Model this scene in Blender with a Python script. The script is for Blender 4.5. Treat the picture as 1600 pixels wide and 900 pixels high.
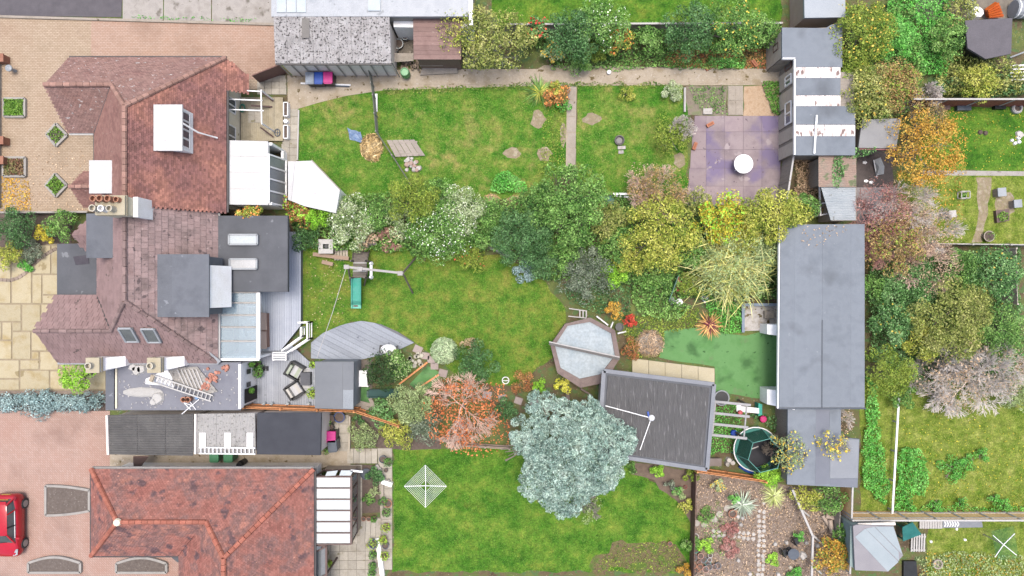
import bpy, math, random
import numpy as np
from mathutils import Vector
for o in list(bpy.data.objects): bpy.data.objects.remove(o)
SC = bpy.context.scene
COL = SC.collection
random.seed(7); RNG = np.random.default_rng(7)
H, S = 41.0, 26.0            # drone height in metres, photo pixels per metre at ground level
R = math.radians

# ---------------------------------------------------------------- camera, sky, sun, exposure
cam = bpy.data.cameras.new('camera'); cam.lens = 24.0; cam.sensor_width = 36.0; cam.clip_end = 2000
co = bpy.data.objects.new('camera', cam); COL.objects.link(co)
co.location = (0, 0, H); co.rotation_euler = (0, 0, 0)
cam.lens = 36.0 * H / (1600 / S)
SC.camera = co
SUN_EL, SUN_AZ = R(83), R(12)          # azimuth clockwise from +Y (top of the photograph)
w = bpy.data.worlds.new('World'); SC.world = w; w.use_nodes = True
nt = w.node_tree; nt.nodes.clear()
sky = nt.nodes.new('ShaderNodeTexSky'); sky.sky_type = 'NISHITA'; sky.sun_disc = False
sky.sun_elevation = SUN_EL; sky.sun_rotation = SUN_AZ
sky.air_density = 1.0; sky.dust_density = 5.0; sky.ozone_density = 1.0
bg = nt.nodes.new('ShaderNodeBackground'); bg.inputs[1].default_value = 0.13
wo = nt.nodes.new('ShaderNodeOutputWorld')
nt.links.new(sky.outputs[0], bg.inputs[0]); nt.links.new(bg.outputs[0], wo.inputs[0])
sl = bpy.data.lights.new('sun', 'SUN'); sl.energy = 1.2; sl.angle = R(20); sl.color = (1, .96, .91)
so = bpy.data.objects.new('sun', sl); COL.objects.link(so)
so.rotation_euler = (R(90) - SUN_EL, 0, R(180) - SUN_AZ + R(0)); so.location = (0, 30, 60)
vs = SC.view_settings; vs.view_transform = 'Standard'; vs.look = 'None'; vs.gamma = 1.0
vs.exposure = 1.33
vs.use_curve_mapping = False

# ---------------------------------------------------------------- coordinates
def P(px, py, z=0.0):
    k = (H - z) / H
    return Vector(((px - 800) / S * k, (450 - py) / S * k, z))
def L(n, z=0.0):                         # a length of n photo pixels at height z, in metres
    return n / S * (H - z) / H
def PP(pts, z=0.0): return [P(x, y, z) for x, y in pts]

# ---------------------------------------------------------------- materials
K, KL = 0.33, 0.72           # albedo of a full-bright photo value: hard surfaces, single leaves
def lin(h, k=None):          # plain hex: a rough eye estimate, lifted; '=hex': a measured photo colour; k: paint with a known albedo
    ex = h.startswith('=') or k is not None; h = h.lstrip('=#'); k = K if k is None else k
    c = [int(h[i:i + 2], 16) / 255 for i in (0, 2, 4)]
    c = [(x / 12.92) if x <= .04045 else ((x + .055) / 1.055) ** 2.4 for x in c]
    return tuple((x if ex else 1.12 * x ** .62) * k for x in c) + (1,)
MATS = {}
class NT:
    def __init__(s, name):
        s.m = bpy.data.materials.new(name); s.m.use_nodes = True; s.t = s.m.node_tree
        s.b = s.t.nodes['Principled BSDF']; s.o = s.t.nodes['Material Output']
    def n(s, typ, **kw):
        x = s.t.nodes.new('ShaderNode' + typ)
        for k, v in kw.items(): setattr(x, k, v)
        return x
    def l(s, a, b): s.t.links.new(a, b)
    def pos(s, stretch=None, rot=0):
        g = s.n('NewGeometry')
        mp = s.n('Mapping'); mp.inputs['Location'].default_value = (137.3, 253.7, 71.9)   # away from the noise lattice's origin
        mp.inputs['Scale'].default_value = stretch or (1, 1, 1)
        mp.inputs['Rotation'].default_value = (0, 0, rot)
        s.l(g.outputs['Position'], mp.inputs[0]); return mp.outputs[0]
    def noise(s, vec, scale, detail=5, rough=.6):
        x = s.n('TexNoise'); x.inputs['Scale'].default_value = scale; x.inputs['Detail'].default_value = detail
        x.inputs['Roughness'].default_value = rough
        s.l(vec, x.inputs['Vector']); return x.outputs[0]
    def ramp(s, fac, cols, lo=.32, hi=.68):
        x = s.n('ValToRGB'); e = x.color_ramp.elements
        while len(e) < len(cols): e.new(.5)
        for i, c in enumerate(cols):
            e[i].position = lo + (hi - lo) * i / max(1, len(cols) - 1); e[i].color = c
        s.l(fac, x.inputs[0]); return x.outputs[0]
    def mix(s, a, b, f=None, mode='MIX', fac=.5):
        x = s.n('MixRGB', blend_type=mode); x.inputs[0].default_value = fac
        if f is not None: s.l(f, x.inputs[0])
        for sock, v in ((x.inputs[1], a), (x.inputs[2], b)):
            if isinstance(v, tuple): sock.default_value = v
            else: s.l(v, sock)
        return x.outputs[0]
    def value(s, col, src, lo, hi, n=0.0):   # multiply brightness by a value in lo..hi; n: trim of a noise source's range
        mr = s.n('MapRange'); mr.inputs[1].default_value = n; mr.inputs[2].default_value = 1 - n; mr.inputs[3].default_value = lo; mr.inputs[4].default_value = hi
        s.l(src, mr.inputs[0])
        hs = s.n('HueSaturation'); s.l(mr.outputs[0], hs.inputs['Value']); s.l(col, hs.inputs['Color'])
        return hs.outputs[0]
    def bump(s, h, strength, dist=.02):
        x = s.n('Bump'); x.inputs['Strength'].default_value = strength; x.inputs['Distance'].default_value = dist
        s.l(h, x.inputs['Height']); s.l(x.outputs[0], s.b.inputs['Normal'])

def M(name, cols, scale=2.0, detail=6, rough=.8, bump=.15, bscale=25, spec=.3, metal=0.0, specks=(), island=0, vary=0,
      stretch=None, rot=0, lo=.32, hi=.68, k=None, dist=.02):
    """noise-blended colours; specks = [(hex, scale, threshold)]; island/vary = brightness spread per loose piece / object"""
    if name in MATS: return MATS[name]
    t = NT(name); v = t.pos(stretch, rot)
    c = [lin(x, k) for x in ([cols] if isinstance(cols, str) else cols)]
    if len(c) == 1: c = [tuple(q * .9 for q in c[0][:3]) + (1,), c[0]]
    col = t.ramp(t.noise(v, scale, detail), c, lo, hi)
    fine = t.noise(v, bscale, 4)
    col = t.value(col, fine, .82, 1.18, .25)
    for hx, sc, th, *sf in specks:
        f = t.ramp(t.noise(v, sc, 3 if not sf else 6, .5), [(0, 0, 0, 1), (1, 1, 1, 1)], th, th + (sf[0] if sf else .035))
        col = t.mix(col, lin(hx, k if hx[0] == '=' else None), f)
    if island:
        g = t.n('NewGeometry'); col = t.value(col, g.outputs['Random Per Island'], 1 - island, 1 + island)
    if vary:
        g = t.n('ObjectInfo'); col = t.value(col, g.outputs['Random'], 1 - vary, 1 + vary)
    t.l(col, t.b.inputs['Base Color'])
    t.b.inputs['Roughness'].default_value = rough; t.b.inputs['Specular IOR Level'].default_value = spec
    t.b.inputs['Metallic'].default_value = metal
    if bump: t.bump(fine, bump, dist)
    MATS[name] = t.m; return t.m

def paver(name, c1, c2, mortar, bw, bh, tint, rot=0, msize=.012, stains=('#6d5a4c', .5, .62)):
    t = NT(name); v = t.pos((1, 1, 1), rot)
    b = t.n('TexBrick'); b.offset = .5
    t.l(v, b.inputs['Vector'])
    b.inputs['Color1'].default_value = lin(c1); b.inputs['Color2'].default_value = lin(c2); b.inputs['Mortar'].default_value = lin(mortar)
    b.inputs['Scale'].default_value = 1; b.inputs['Mortar Size'].default_value = msize
    b.inputs['Brick Width'].default_value = bw; b.inputs['Row Height'].default_value = bh
    col = t.mix(b.outputs[0], t.ramp(t.noise(v, .35, 6), [lin(x, 1) for x in tint], .3, .7), mode='MULTIPLY', fac=.85)
    f = t.ramp(t.noise(v, stains[1], 7), [(0, 0, 0, 1), (.55, .55, .55, 1)], stains[2], stains[2] + .12)
    col = t.mix(col, lin(stains[0]), f)
    col = t.value(col, t.noise(v, 30, 3), .8, 1.2)
    t.l(col, t.b.inputs['Base Color']); t.b.inputs['Roughness'].default_value = .85
    t.bump(b.outputs['Fac'], -.4, .01)
    MATS[name] = t.m; return t.m

def leafmat(name, cols, nscale=1.1, trans=.25, rough=.55, contrast=.35, kk=None):
    kk = KL if kk is None else kk
    if name in MATS: return MATS[name]
    t = NT(name); g = t.n('NewGeometry'); c = [lin(x, kk) for x in cols]
    sh = t.n('Math', operation='FRACT'); mu = t.n('Math', operation='MULTIPLY'); mu.inputs[1].default_value = 7.31; t.l(g.outputs['Random Per Island'], mu.inputs[0]); t.l(mu.outputs[0], sh.inputs[0])
    col = t.ramp(sh.outputs[0], c, .1, .9)
    col2 = t.ramp(t.noise(t.pos(), nscale, 3), c, .35, .65)
    col = t.mix(col, col2, fac=.45)
    col = t.value(col, t.noise(t.pos(), nscale * 2.3, 3), 1 - contrast, 1 + contrast)
    col = t.value(col, g.outputs['Random Per Island'], .5, 1.6)
    t.l(col, t.b.inputs['Base Color']); t.b.inputs['Roughness'].default_value = rough
    t.b.inputs['Specular IOR Level'].default_value = .25
    if trans:
        tr = t.n('BsdfTranslucent'); t.l(col, tr.inputs[0]); mx = t.n('MixShader'); mx.inputs[0].default_value = trans
        t.l(t.b.outputs[0], mx.inputs[1]); t.l(tr.outputs[0], mx.inputs[2]); t.l(mx.outputs[0], t.o.inputs[0])
    MATS[name] = t.m; return t.m

def glass(name, tint, rough=.08, alpha=.55):
    if name in MATS: return MATS[name]
    t = NT(name); c = lin(tint, .5)
    t.b.inputs['Base Color'].default_value = c; t.b.inputs['Roughness'].default_value = rough
    t.b.inputs['Specular IOR Level'].default_value = .6
    tr = t.n('BsdfTransparent'); tr.inputs[0].default_value = (.9, .95, .97, 1)
    mx = t.n('MixShader'); mx.inputs[0].default_value = alpha
    t.l(tr.outputs[0], mx.inputs[1]); t.l(t.b.outputs[0], mx.inputs[2]); t.l(mx.outputs[0], t.o.inputs[0])
    MATS[name] = t.m; return t.m

# ---------------------------------------------------------------- mesh building
class MB:
    def __init__(s): s.v = []; s.f = []
    def add(s, vs, fs):
        o = len(s.v); s.v += [tuple(x) for x in vs]; s.f += [tuple(i + o for i in f) for f in fs]; return s
    def prism(s, poly, z0, z1, top=None):           # poly: world points (x,y); top: other outline at z1
        n = len(poly); top = top or poly
        a = sum(poly[i][0] * poly[(i + 1) % n][1] - poly[(i + 1) % n][0] * poly[i][1] for i in range(n))
        if a < 0: poly = poly[::-1]; top = top[::-1]
        z1l = z1 if isinstance(z1, (list, tuple)) else [z1] * n
        if a < 0 and isinstance(z1, (list, tuple)): z1l = list(z1)[::-1]
        vs = [(p[0], p[1], z0) for p in poly] + [(p[0], p[1], z1l[i]) for i, p in enumerate(top)]
        fs = [tuple(range(n - 1, -1, -1)), tuple(range(n, 2 * n))]
        fs += [(i, (i + 1) % n, n + (i + 1) % n, n + i) for i in range(n)]
        return s.add(vs, fs)
    def box(s, x0, y0, z0, x1, y1, z1):
        return s.prism([(x0, y0), (x1, y0), (x1, y1), (x0, y1)], z0, z1)
    def obox(s, c, sx, sy, z0, z1, rot=0, taper=1.0):
        cr, sr = math.cos(rot), math.sin(rot)
        q = lambda k: [(c[0] + (x * sx * cr - y * sy * sr) * k, c[1] + (x * sx * sr + y * sy * cr) * k) for x, y in ((-.5, -.5), (.5, -.5), (.5, .5), (-.5, .5))]
        return s.prism(q(1), z0, z1, q(taper))
    def bar(s, a, b, w, h=None):                    # a rectangular bar between two points
        a, b = Vector(a), Vector(b); h = h or w; d = (b - a)
        if d.length < 1e-6: return s
        d.normalize(); up = Vector((0, 0, 1)) if abs(d.z) < .9 else Vector((0, 1, 0))
        x = d.cross(up).normalized() * w / 2; y = x.cross(d).normalized() * h / 2
        vs = [a - x - y, a + x - y, a + x + y, a - x + y, b - x - y, b + x - y, b + x + y, b - x + y]
        return s.add(vs, [(0, 1, 2, 3), (7, 6, 5, 4), (0, 4, 5, 1), (1, 5, 6, 2), (2, 6, 7, 3), (3, 7, 4, 0)])
    def tube(s, pts, r, n=8, r2=None, closed=True):
        pts = [Vector(p) for p in pts]; m = len(pts); vs = []
        for i, p in enumerate(pts):
            d = (pts[min(i + 1, m - 1)] - pts[max(i - 1, 0)]); d = d.normalized() if d.length > 1e-9 else Vector((0, 0, 1))
            up = Vector((0, 0, 1)) if abs(d.z) < .9 else Vector((0, 1, 0))
            x = d.cross(up).normalized(); y = x.cross(d)
            rr = r if r2 is None else r + (r2 - r) * i / max(1, m - 1)
            vs += [p + (x * math.cos(2 * math.pi * k / n) + y * math.sin(2 * math.pi * k / n)) * rr for k in range(n)]
        fs = [(i * n + k, i * n + (k + 1) % n, (i + 1) * n + (k + 1) % n, (i + 1) * n + k) for i in range(m - 1) for k in range(n)]
        if closed: fs += [tuple(range(n - 1, -1, -1)), tuple((m - 1) * n + k for k in range(n))]
        return s.add(vs, fs)
    def lathe(s, c, prof, n=16, sx=1, sy=1):        # prof: (radius, z) from bottom to top
        vs = []
        for r, z in prof: vs += [(c[0] + r * sx * math.cos(2 * math.pi * k / n), c[1] + r * sy * math.sin(2 * math.pi * k / n), z) for k in range(n)]
        m = len(prof)
        fs = [(i * n + k, i * n + (k + 1) % n, (i + 1) * n + (k + 1) % n, (i + 1) * n + k) for i in range(m - 1) for k in range(n)]
        fs += [tuple(range(n - 1, -1, -1)), tuple((m - 1) * n + k for k in range(n))]
        return s.add(vs, fs)
    def slab(s, pts, th):                           # a plate of thickness th under any planar-ish polygon of 3D points
        pts = [Vector(p) for p in pts]; n = len(pts); nn = Vector((0, 0, 0))
        for i in range(n): nn += pts[i].cross(pts[(i + 1) % n])
        if nn.z < 0: pts = pts[::-1]; nn = -nn
        nn.normalize()
        vs = pts + [p - nn * th for p in pts]
        return s.add(vs, [tuple(range(n)), tuple(range(2 * n - 1, n - 1, -1))] + [((i + 1) % n, i, n + i, n + (i + 1) % n) for i in range(n)])

def wloc(o):
    l = Vector((0, 0, 0))
    while o: l = l + o.location; o = o.parent
    return l
def link(name, me, m, parent=None, loc=None, kind=None):
    o = bpy.data.objects.new(name, me); COL.objects.link(o)
    if m is not None and not me.materials: me.materials.append(m)
    if parent is not None: o.parent = parent
    if loc is not None: o.location = loc
    if kind: o['kind'] = kind
    return o
def obj(name, mb, m, parent=None, kind=None, smooth=False, loc=None):
    off = wloc(parent) if parent is not None else Vector((0, 0, 0))
    if loc is not None: off = off + Vector(loc)
    me = bpy.data.meshes.new(name)
    me.from_pydata([(v[0] - off.x, v[1] - off.y, v[2] - off.z) for v in mb.v], [], mb.f); me.update()
    if smooth: me.shade_smooth()
    return link(name, me, m, parent, loc, kind)
def npmesh(name, V, F, m, parent=None, kind=None, smooth=False):     # numpy verts (n,3), faces (k, 3|4)
    off = np.array(wloc(parent)) if parent is not None else np.zeros(3)
    V = (np.asarray(V) - off).astype(np.float32); F = np.asarray(F, dtype=np.int32)
    me = bpy.data.meshes.new(name); k, q = F.shape
    me.vertices.add(len(V)); me.vertices.foreach_set('co', V.ravel())
    me.loops.add(k * q); me.loops.foreach_set('vertex_index', F.ravel())
    me.polygons.add(k); me.polygons.foreach_set('loop_start', np.arange(0, k * q, q, dtype=np.int32))
    me.update(calc_edges=True)
    me.shade_smooth() if smooth else me.shade_flat()
    return link(name, me, m, parent, None, kind)
def tag(o, label, cat, group=None, kind=None):
    o['label'] = label; o['category'] = cat
    if group: o['group'] = group
    if kind: o['kind'] = kind
    return o
def thing(name, label, cat, loc=(0, 0, 0), group=None):
    o = bpy.data.objects.new(name, None); COL.objects.link(o); o.location = loc; o.empty_display_size = .2
    return tag(o, label, cat, group)
def single(name, mb, m, label, cat, group=None, smooth=False, kind=None):      # a thing that is one mesh, origin at its base
    xs = np.array(mb.v); c = (xs.min(0) + xs.max(0)) / 2
    return tag(obj(name, mb, m, None, kind, smooth, (c[0], c[1], xs[:, 2].min())), label, cat, group)
def dup(root, loc, rz=0, label=None, group=None, scale=None):
    r = root.copy(); COL.objects.link(r); r.location = loc; r.rotation_euler = (0, 0, rz)
    if label: r['label'] = label
    if group: r['group'] = group
    if scale: r.scale = (scale,) * 3
    for ch in list(root.children):
        c = ch.copy(); COL.objects.link(c); c.parent = r
        for g in ch.children:
            d = g.copy(); COL.objects.link(d); d.parent = c
    return r
def inside(poly, X, Y):
    poly = np.array([(p[0], p[1]) for p in poly]); r = np.zeros(len(X), bool); n = len(poly)
    for i in range(n):
        x0, y0 = poly[i]; x1, y1 = poly[(i + 1) % n]
        if y0 == y1: continue
        c = ((y0 > Y) != (y1 > Y)) & (X < (x1 - x0) * (Y - y0) / (y1 - y0) + x0); r ^= c
    return r
def wobble(pts, amp=.12, step=.5):          # uneven edge of lawns and beds
    out = []; n = len(pts)
    for i in range(n):
        a, b = Vector(pts[i]), Vector(pts[(i + 1) % n]); k = max(1, int((b - a).length / step))
        for j in range(k):
            p = a.lerp(b, j / k); out.append(Vector((p.x + random.uniform(-amp, amp), p.y + random.uniform(-amp, amp), p.z)))
    return out
def sheet(name, px, z, m, rough=0, kind='structure', label=None, parent=None):
    pts = PP(px)
    if rough: pts = wobble(pts, rough)
    o = obj(name, MB().prism([(p.x, p.y) for p in pts], -.06, z), m, parent, kind if parent is None else None)
    if label: o['label'] = label
    return o
def shrink(pts, d):
    c = sum((Vector(p) for p in pts), Vector((0, 0, 0))) / len(pts); n = len(pts); out = []
    a = sum(pts[i][0] * pts[(i + 1) % n][1] - pts[(i + 1) % n][0] * pts[i][1] for i in range(n)); sg = 1 if a > 0 else -1
    for i in range(n):
        p0, p1, p2 = (Vector((pts[(i + k) % n][0], pts[(i + k) % n][1])) for k in (-1, 0, 1))
        e1 = (p1 - p0).normalized(); e2 = (p2 - p1).normalized()
        n1 = Vector((-e1.y, e1.x)) * sg; n2 = Vector((-e2.y, e2.x)) * sg
        k = 1 + n1.dot(n2); q = p1 + (n1 + n2) * d / max(.3, k)
        out.append(Vector((q.x, q.y, pts[i][2] if len(pts[i]) > 2 else 0)))
    return out
# ---------------------------------------------------------------- foliage and branches
def unit(v): return v / np.maximum(1e-9, np.linalg.norm(v, axis=-1, keepdims=True))
def leafquads(C, N, size, aspect=.5, fold=.25):
    n = len(C); T = unit(np.cross(N, RNG.normal(size=(n, 3)))); B = np.cross(N, T)
    s = (size * RNG.uniform(.5, 1.6, (n, 1)))
    V = np.stack([C - T * s * .5, C + B * s * aspect * .5 + N * s * fold * .3, C + T * s * .5, C - B * s * aspect * .5 + N * s * fold * .3], 1)
    F = np.arange(4 * n).reshape(n, 4); return V.reshape(-1, 3), F
def strips(A, D, length, width, droop=.6, seg=3):        # long arching blades from points A in directions D
    n = len(A); D = unit(D); side = unit(np.cross(D, np.array([0, 0, 1.0]) + RNG.normal(size=(n, 3)) * .15))
    V = np.zeros((n, seg + 1, 2, 3)); Ln = length * RNG.uniform(.7, 1.15, (n, 1))
    for i in range(seg + 1):
        t = i / seg; c = A + D * Ln * t; c[:, 2] -= (droop * Ln[:, 0] * t * t * .6)
        wd = width * (1 - t) ** .7 * (.6 + .4 * min(1, t * 4)) + .004
        V[:, i, 0] = c - side * wd / 2; V[:, i, 1] = c + side * wd / 2
    base = (np.arange(n) * (seg + 1) * 2)[:, None, None]; i = np.arange(seg)[None, :, None] * 2
    F = (base + i + np.array([0, 1, 3, 2])[None, None, :]).reshape(-1, 4)
    return V.reshape(-1, 3), F
def sticks(segs, n=4):                                    # segs: (a, b, ra, rb)
    A = np.array([s[0] for s in segs], float); B = np.array([s[1] for s in segs], float)
    ra = np.array([s[2] for s in segs])[:, None]; rb = np.array([s[3] for s in segs])[:, None]
    D = unit(B - A); up = np.where(np.abs(D[:, 2:3]) < .9, np.array([[0, 0, 1.0]]), np.array([[0, 1.0, 0]]))
    X = unit(np.cross(D, up)); Y = np.cross(D, X); m = len(A); V = np.zeros((m, 2, n, 3))
    for k in range(n):
        e = X * math.cos(2 * math.pi * k / n) + Y * math.sin(2 * math.pi * k / n)
        V[:, 0, k] = A + e * ra; V[:, 1, k] = B + e * rb
    F = np.array([[k, (k + 1) % n, n + (k + 1) % n, n + k] for k in range(n)])
    return V.reshape(-1, 3), (np.arange(m)[:, None, None] * 2 * n + F[None]).reshape(-1, 4)
def grow(base, height, spread, levels, r0, kids=(3, 5), trunk_frac=.35, up=.45, jit=.35, lean=(0, 0)):
    """a branching skeleton; returns segments and the twig end points"""
    segs, tips = [], []
    def rec(p, d, ln, r, lv):
        k = 3 if lv else 2; q = Vector(p)
        for i in range(k):
            d = (d + Vector([random.gauss(0, jit * .35) for _ in range(3)])).normalized()
            e = q + d * (ln / k); rr = r * (1 - .45 * (i + 1) / k)
            segs.append((tuple(q), tuple(e), r * (1 - .45 * i / k), rr)); q = e
            if lv > 0 and lv < levels and i < k - 1 and random.random() < .8:
                rec(q, side(d), ln * .6, rr * .6, lv + 1)
        if lv >= levels: tips.append(tuple(q)); return
        n = random.randint(*kids); a0 = random.uniform(0, 6.28)
        for j in range(n):
            if lv == 0:
                a = a0 + 6.283 * j / n + random.uniform(-.3, .3); nd = Vector((math.cos(a) * spread, math.sin(a) * spread, up * random.uniform(.6, 1.5)))
            else: nd = side(d)
            rec(q, nd.normalized(), ln * random.uniform(.6, .85) if lv else (height ** 2 + spread ** 2) ** .5 * .28, r * .55 * random.uniform(.8, 1.1), lv + 1)
    def side(d):
        return (d + Vector((random.gauss(0, jit * 1.6), random.gauss(0, jit * 1.6), random.gauss(.05, jit * .8)))).normalized()
    rec(base, Vector((lean[0], lean[1], 1)).normalized(), height * trunk_frac, r0, 0)
    return segs, tips
def clump_leaves(c, rad, n, size, aspect=.5, upb=.5):
    D = unit(RNG.normal(size=(n, 3))); D[:, 2] = np.where(D[:, 2] < -.25, -D[:, 2], D[:, 2])
    rr = RNG.uniform(.55, 1.08, (n, 1)) ** .6
    C = np.array(c) + D * rr * np.array(rad); N = unit(D + np.array([0, 0, upb]) + RNG.normal(size=(n, 3)) * .55)
    return leafquads(C, N, size, aspect)
def merge(parts):
    V, F, o = [], [], 0
    for v, f in parts: V.append(v); F.append(f + o); o += len(v)
    return np.concatenate(V), np.concatenate(F)

BARK = lambda: M('bark', ['#5b4c3f', '#8a7a68'], 6, bump=.4)
PALEBARK = lambda: M('pale_bark', ['#a89a90', '#cfc3b8'], 6, bump=.3)
def plant(name, label, cat, px, py, rpx, h, m, group=None, leaf=.13, cover=3.2, clumps=None, shape=(1, 1), squash=.55, bare=0, bark=None,
          levels=2, aspect=.5, flower=None, uneven=.35, extra=None, zbase=0.0, twig=1.0, rootpx=None):
    """trunk or stems with limbs plus a crown of leaf clumps; bare: 0 full crown .. 1 twigs only"""
    zc = zbase + h * .62; c = P(px, py, zc); r = L(rpx, zc); base = P(*(rootpx or (px, py)), zbase); base = Vector((base.x, base.y, zbase))
    if rootpx is None: base = Vector((c.x, c.y, zbase))
    t = thing(name, label, cat, base, group)
    lean = ((c.x - base.x) / max(.5, h), (c.y - base.y) / max(.5, h))
    lv = levels + (2 if bare > .4 else 0)
    segs, tips = grow(base - Vector((0, 0, .05)), h * .9, r * 1.0, lv, .03 + h * .018, (4, 6) if bare > .4 else (3, 5), .3, .4 + h * .15 / max(.4, r), .3, lean)
    segs2 = []
    for a, b, ra, rb in segs:                        # keep limbs inside the crown
        if bare > .4:
            f = twig; lo = .012
        else: f, lo = 1, .012
        segs2.append((a, b, max(lo, ra * f), max(lo * .8, rb * f)))
    V, F = sticks(segs2, 4 if bare < .4 else 3)
    rel = (V[:, :2] - np.array([c.x, c.y])); d = np.linalg.norm(rel, axis=1); mx = np.percentile(d, 97) if bare > .4 else d.max()
    k = min(3.0, r * (1.0 if bare > .4 else .8) / max(.01, mx)); kz = np.clip((V[:, 2] - zbase) / (h * .5), 0, 1)
    V[:, :2] = np.array([c.x, c.y]) + rel * (1 + (k - 1) * kz)[:, None] * (np.array(shape) * kz[:, None] + (1 - kz)[:, None])
    zm = V[:, 2].max(); V[:, 2] = zbase - .05 + (V[:, 2] - zbase + .05) * (h * (.95 if bare > .4 else .8) / max(.1, zm - zbase))
    npmesh('trunk' if h > 1.8 else 'stem', V, F, bark or BARK(), t)
    if bare < 1:
        leaf *= 1.0; nc = clumps or max(6, int(4 + 9.5 * r * r)); parts = []; tot = cover * (1 - bare) * math.pi * r * r / (leaf * leaf * aspect)
        for i in range(nc):
            a = i * 2.39996 + random.uniform(-.4, .4); q = math.sqrt((i + .5) / nc) * random.uniform(.8, 1.08)
            q *= .93
            cr = min(r * random.uniform(.3, .48), random.uniform(.26, .5) * (1 + .12 * r))
            x, y = c.x + math.cos(a) * q * r * shape[0], c.y + math.sin(a) * q * r * shape[1]
            dome = math.sqrt(max(0, 1 - q * q * .92)); z = zbase + h * (1 - squash) + h * squash * dome * random.uniform(1 - uneven, 1.0) - cr * .5
            z = max(z, zbase + cr * .35)
            parts.append(clump_leaves((x, y, z), (cr, cr, cr * .8), max(6, int(tot / nc * random.uniform(.7, 1.3))), leaf, aspect))
        V, F = merge(parts); V[:, 2] = np.maximum(V[:, 2], zbase + .02)
        npmesh('crown' if h > 1.8 else 'foliage', V, F, m, t)
        if flower:
            fm, cnt, fs = flower; parts = []
            idx = RNG.integers(0, len(V) // 4, cnt); Cc = V[idx * 4] + np.array([0, 0, .05])
            V2, F2 = leafquads(Cc, unit(RNG.normal(size=(cnt, 3)) * .4 + np.array([0, 0, 1])), fs, .9, .1)
            npmesh('blossom', V2, F2, fm, t)
    if extra: extra(t, c, r)
    return t
def rosette(name, label, cat, px, py, rpx, h, m, n=60, width=.06, droop=.5, group=None, m2=None, upr=.7):
    c = P(px, py, h * .4); r = L(rpx, h * .4); b = Vector((c.x, c.y, 0)); t = thing(name, label, cat, b, group)
    for mm, nn, lo in ((m, n, 0), (m2, n // 2, .5)):
        if mm is None: continue
        a = RNG.uniform(0, 6.283, nn); el = RNG.uniform(.1, 1.0, nn) * upr + lo * .5
        D = np.stack([np.cos(a), np.sin(a), el], 1); A = np.tile(np.array([c.x, c.y, .12 + lo * .1]), (nn, 1)) + RNG.normal(size=(nn, 3)) * .04
        V, F = strips(A, D, r * (1.15 if not lo else .8), width, droop); V[:, 2] = np.maximum(V[:, 2], .02)
        npmesh('leaves', V, F, mm, t)
    obj('stem', MB().lathe((c.x, c.y), [(.09, -.03), (.08, .15), (.03, .25)], 8), BARK(), t)
    return t
def mass(name, label, cat, px, h, m, leaf=.1, cover=2.6, kind='stuff', group=None, lump=.5, aspect=.6, z0=0.0):
    """ground cover that nobody could count: leaves over an uneven low mound with the outline px"""
    pts = wobble(PP(px), .15, .5); xs = np.array([(p.x, p.y) for p in pts]); lo, hi = xs.min(0), xs.max(0)
    area = abs(sum(xs[i][0] * xs[(i + 1) % len(xs)][1] - xs[(i + 1) % len(xs)][0] * xs[i][1] for i in range(len(xs)))) / 2
    n = int(cover * area / (leaf * leaf * aspect)); k = int(n * ((hi - lo).prod() / area)) + 10
    Q = RNG.uniform(lo, hi, (k, 2)); Q = Q[inside(pts, Q[:, 0], Q[:, 1])]
    cl = RNG.uniform(lo, hi, (max(4, int((hi - lo).prod() * 3)), 2)); ch = RNG.uniform(.4, 1, len(cl)); cr = RNG.uniform(.3, .6, len(cl))
    d = np.linalg.norm(Q[:, None, :] - cl[None], axis=2); hh = (np.clip(1 - (d / cr) ** 2, 0, 1) * ch).max(1)
    z = z0 + .03 + h * (hh * lump + (1 - lump) * .5) * RNG.uniform(.5, 1.05, len(Q))
    C = np.column_stack([Q, z]); N = unit(np.array([0, 0, 1.0]) + RNG.normal(size=(len(Q), 3)) * .5)
    V, F = leafquads(C, N, leaf, aspect); o = npmesh(name, V, F, m, None, kind)
    return tag(o, label, cat, group)
def tufts(name, px, m, dens=70, size=.09, label=None, cat='grass', z=.01, holes=()):
    pts = PP(px); xs = np.array([(p.x, p.y) for p in pts]); lo, hi = xs.min(0), xs.max(0)
    k = int((hi - lo).prod() * dens); Q = RNG.uniform(lo, hi, (k, 2)); Q = Q[inside(pts, Q[:, 0], Q[:, 1])]
    for hpoly in holes:
        hp = PP(hpoly); Q = Q[~inside(hp, Q[:, 0], Q[:, 1])]
    n = len(Q); a = RNG.uniform(0, 6.283, n); D = np.stack([np.cos(a), np.sin(a), RNG.uniform(.1, .5, n)], 1)
    A = np.column_stack([Q, np.full(n, z)]); V, F = strips(A, D, size, size * .34, .2, 1)
    return tag(npmesh(name, V, F, m, None, 'stuff'), label, cat)
def litter(name, label, cat, px, m, n, size, z=.03, aspect=.7):       # fallen leaves, chippings
    pts = PP(px); xs = np.array([(p.x, p.y) for p in pts]); lo, hi = xs.min(0), xs.max(0)
    Q = RNG.uniform(lo, hi, (n * 2, 2)); Q = Q[inside(pts, Q[:, 0], Q[:, 1])][:n]
    C = np.column_stack([Q, z + RNG.uniform(0, .03, len(Q))]); N = unit(np.array([0, 0, 1.0]) + RNG.normal(size=(len(Q), 3)) * .25)
    V, F = leafquads(C, N, size, aspect); return tag(npmesh(name, V, F, m, None, 'stuff'), label, cat)

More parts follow.
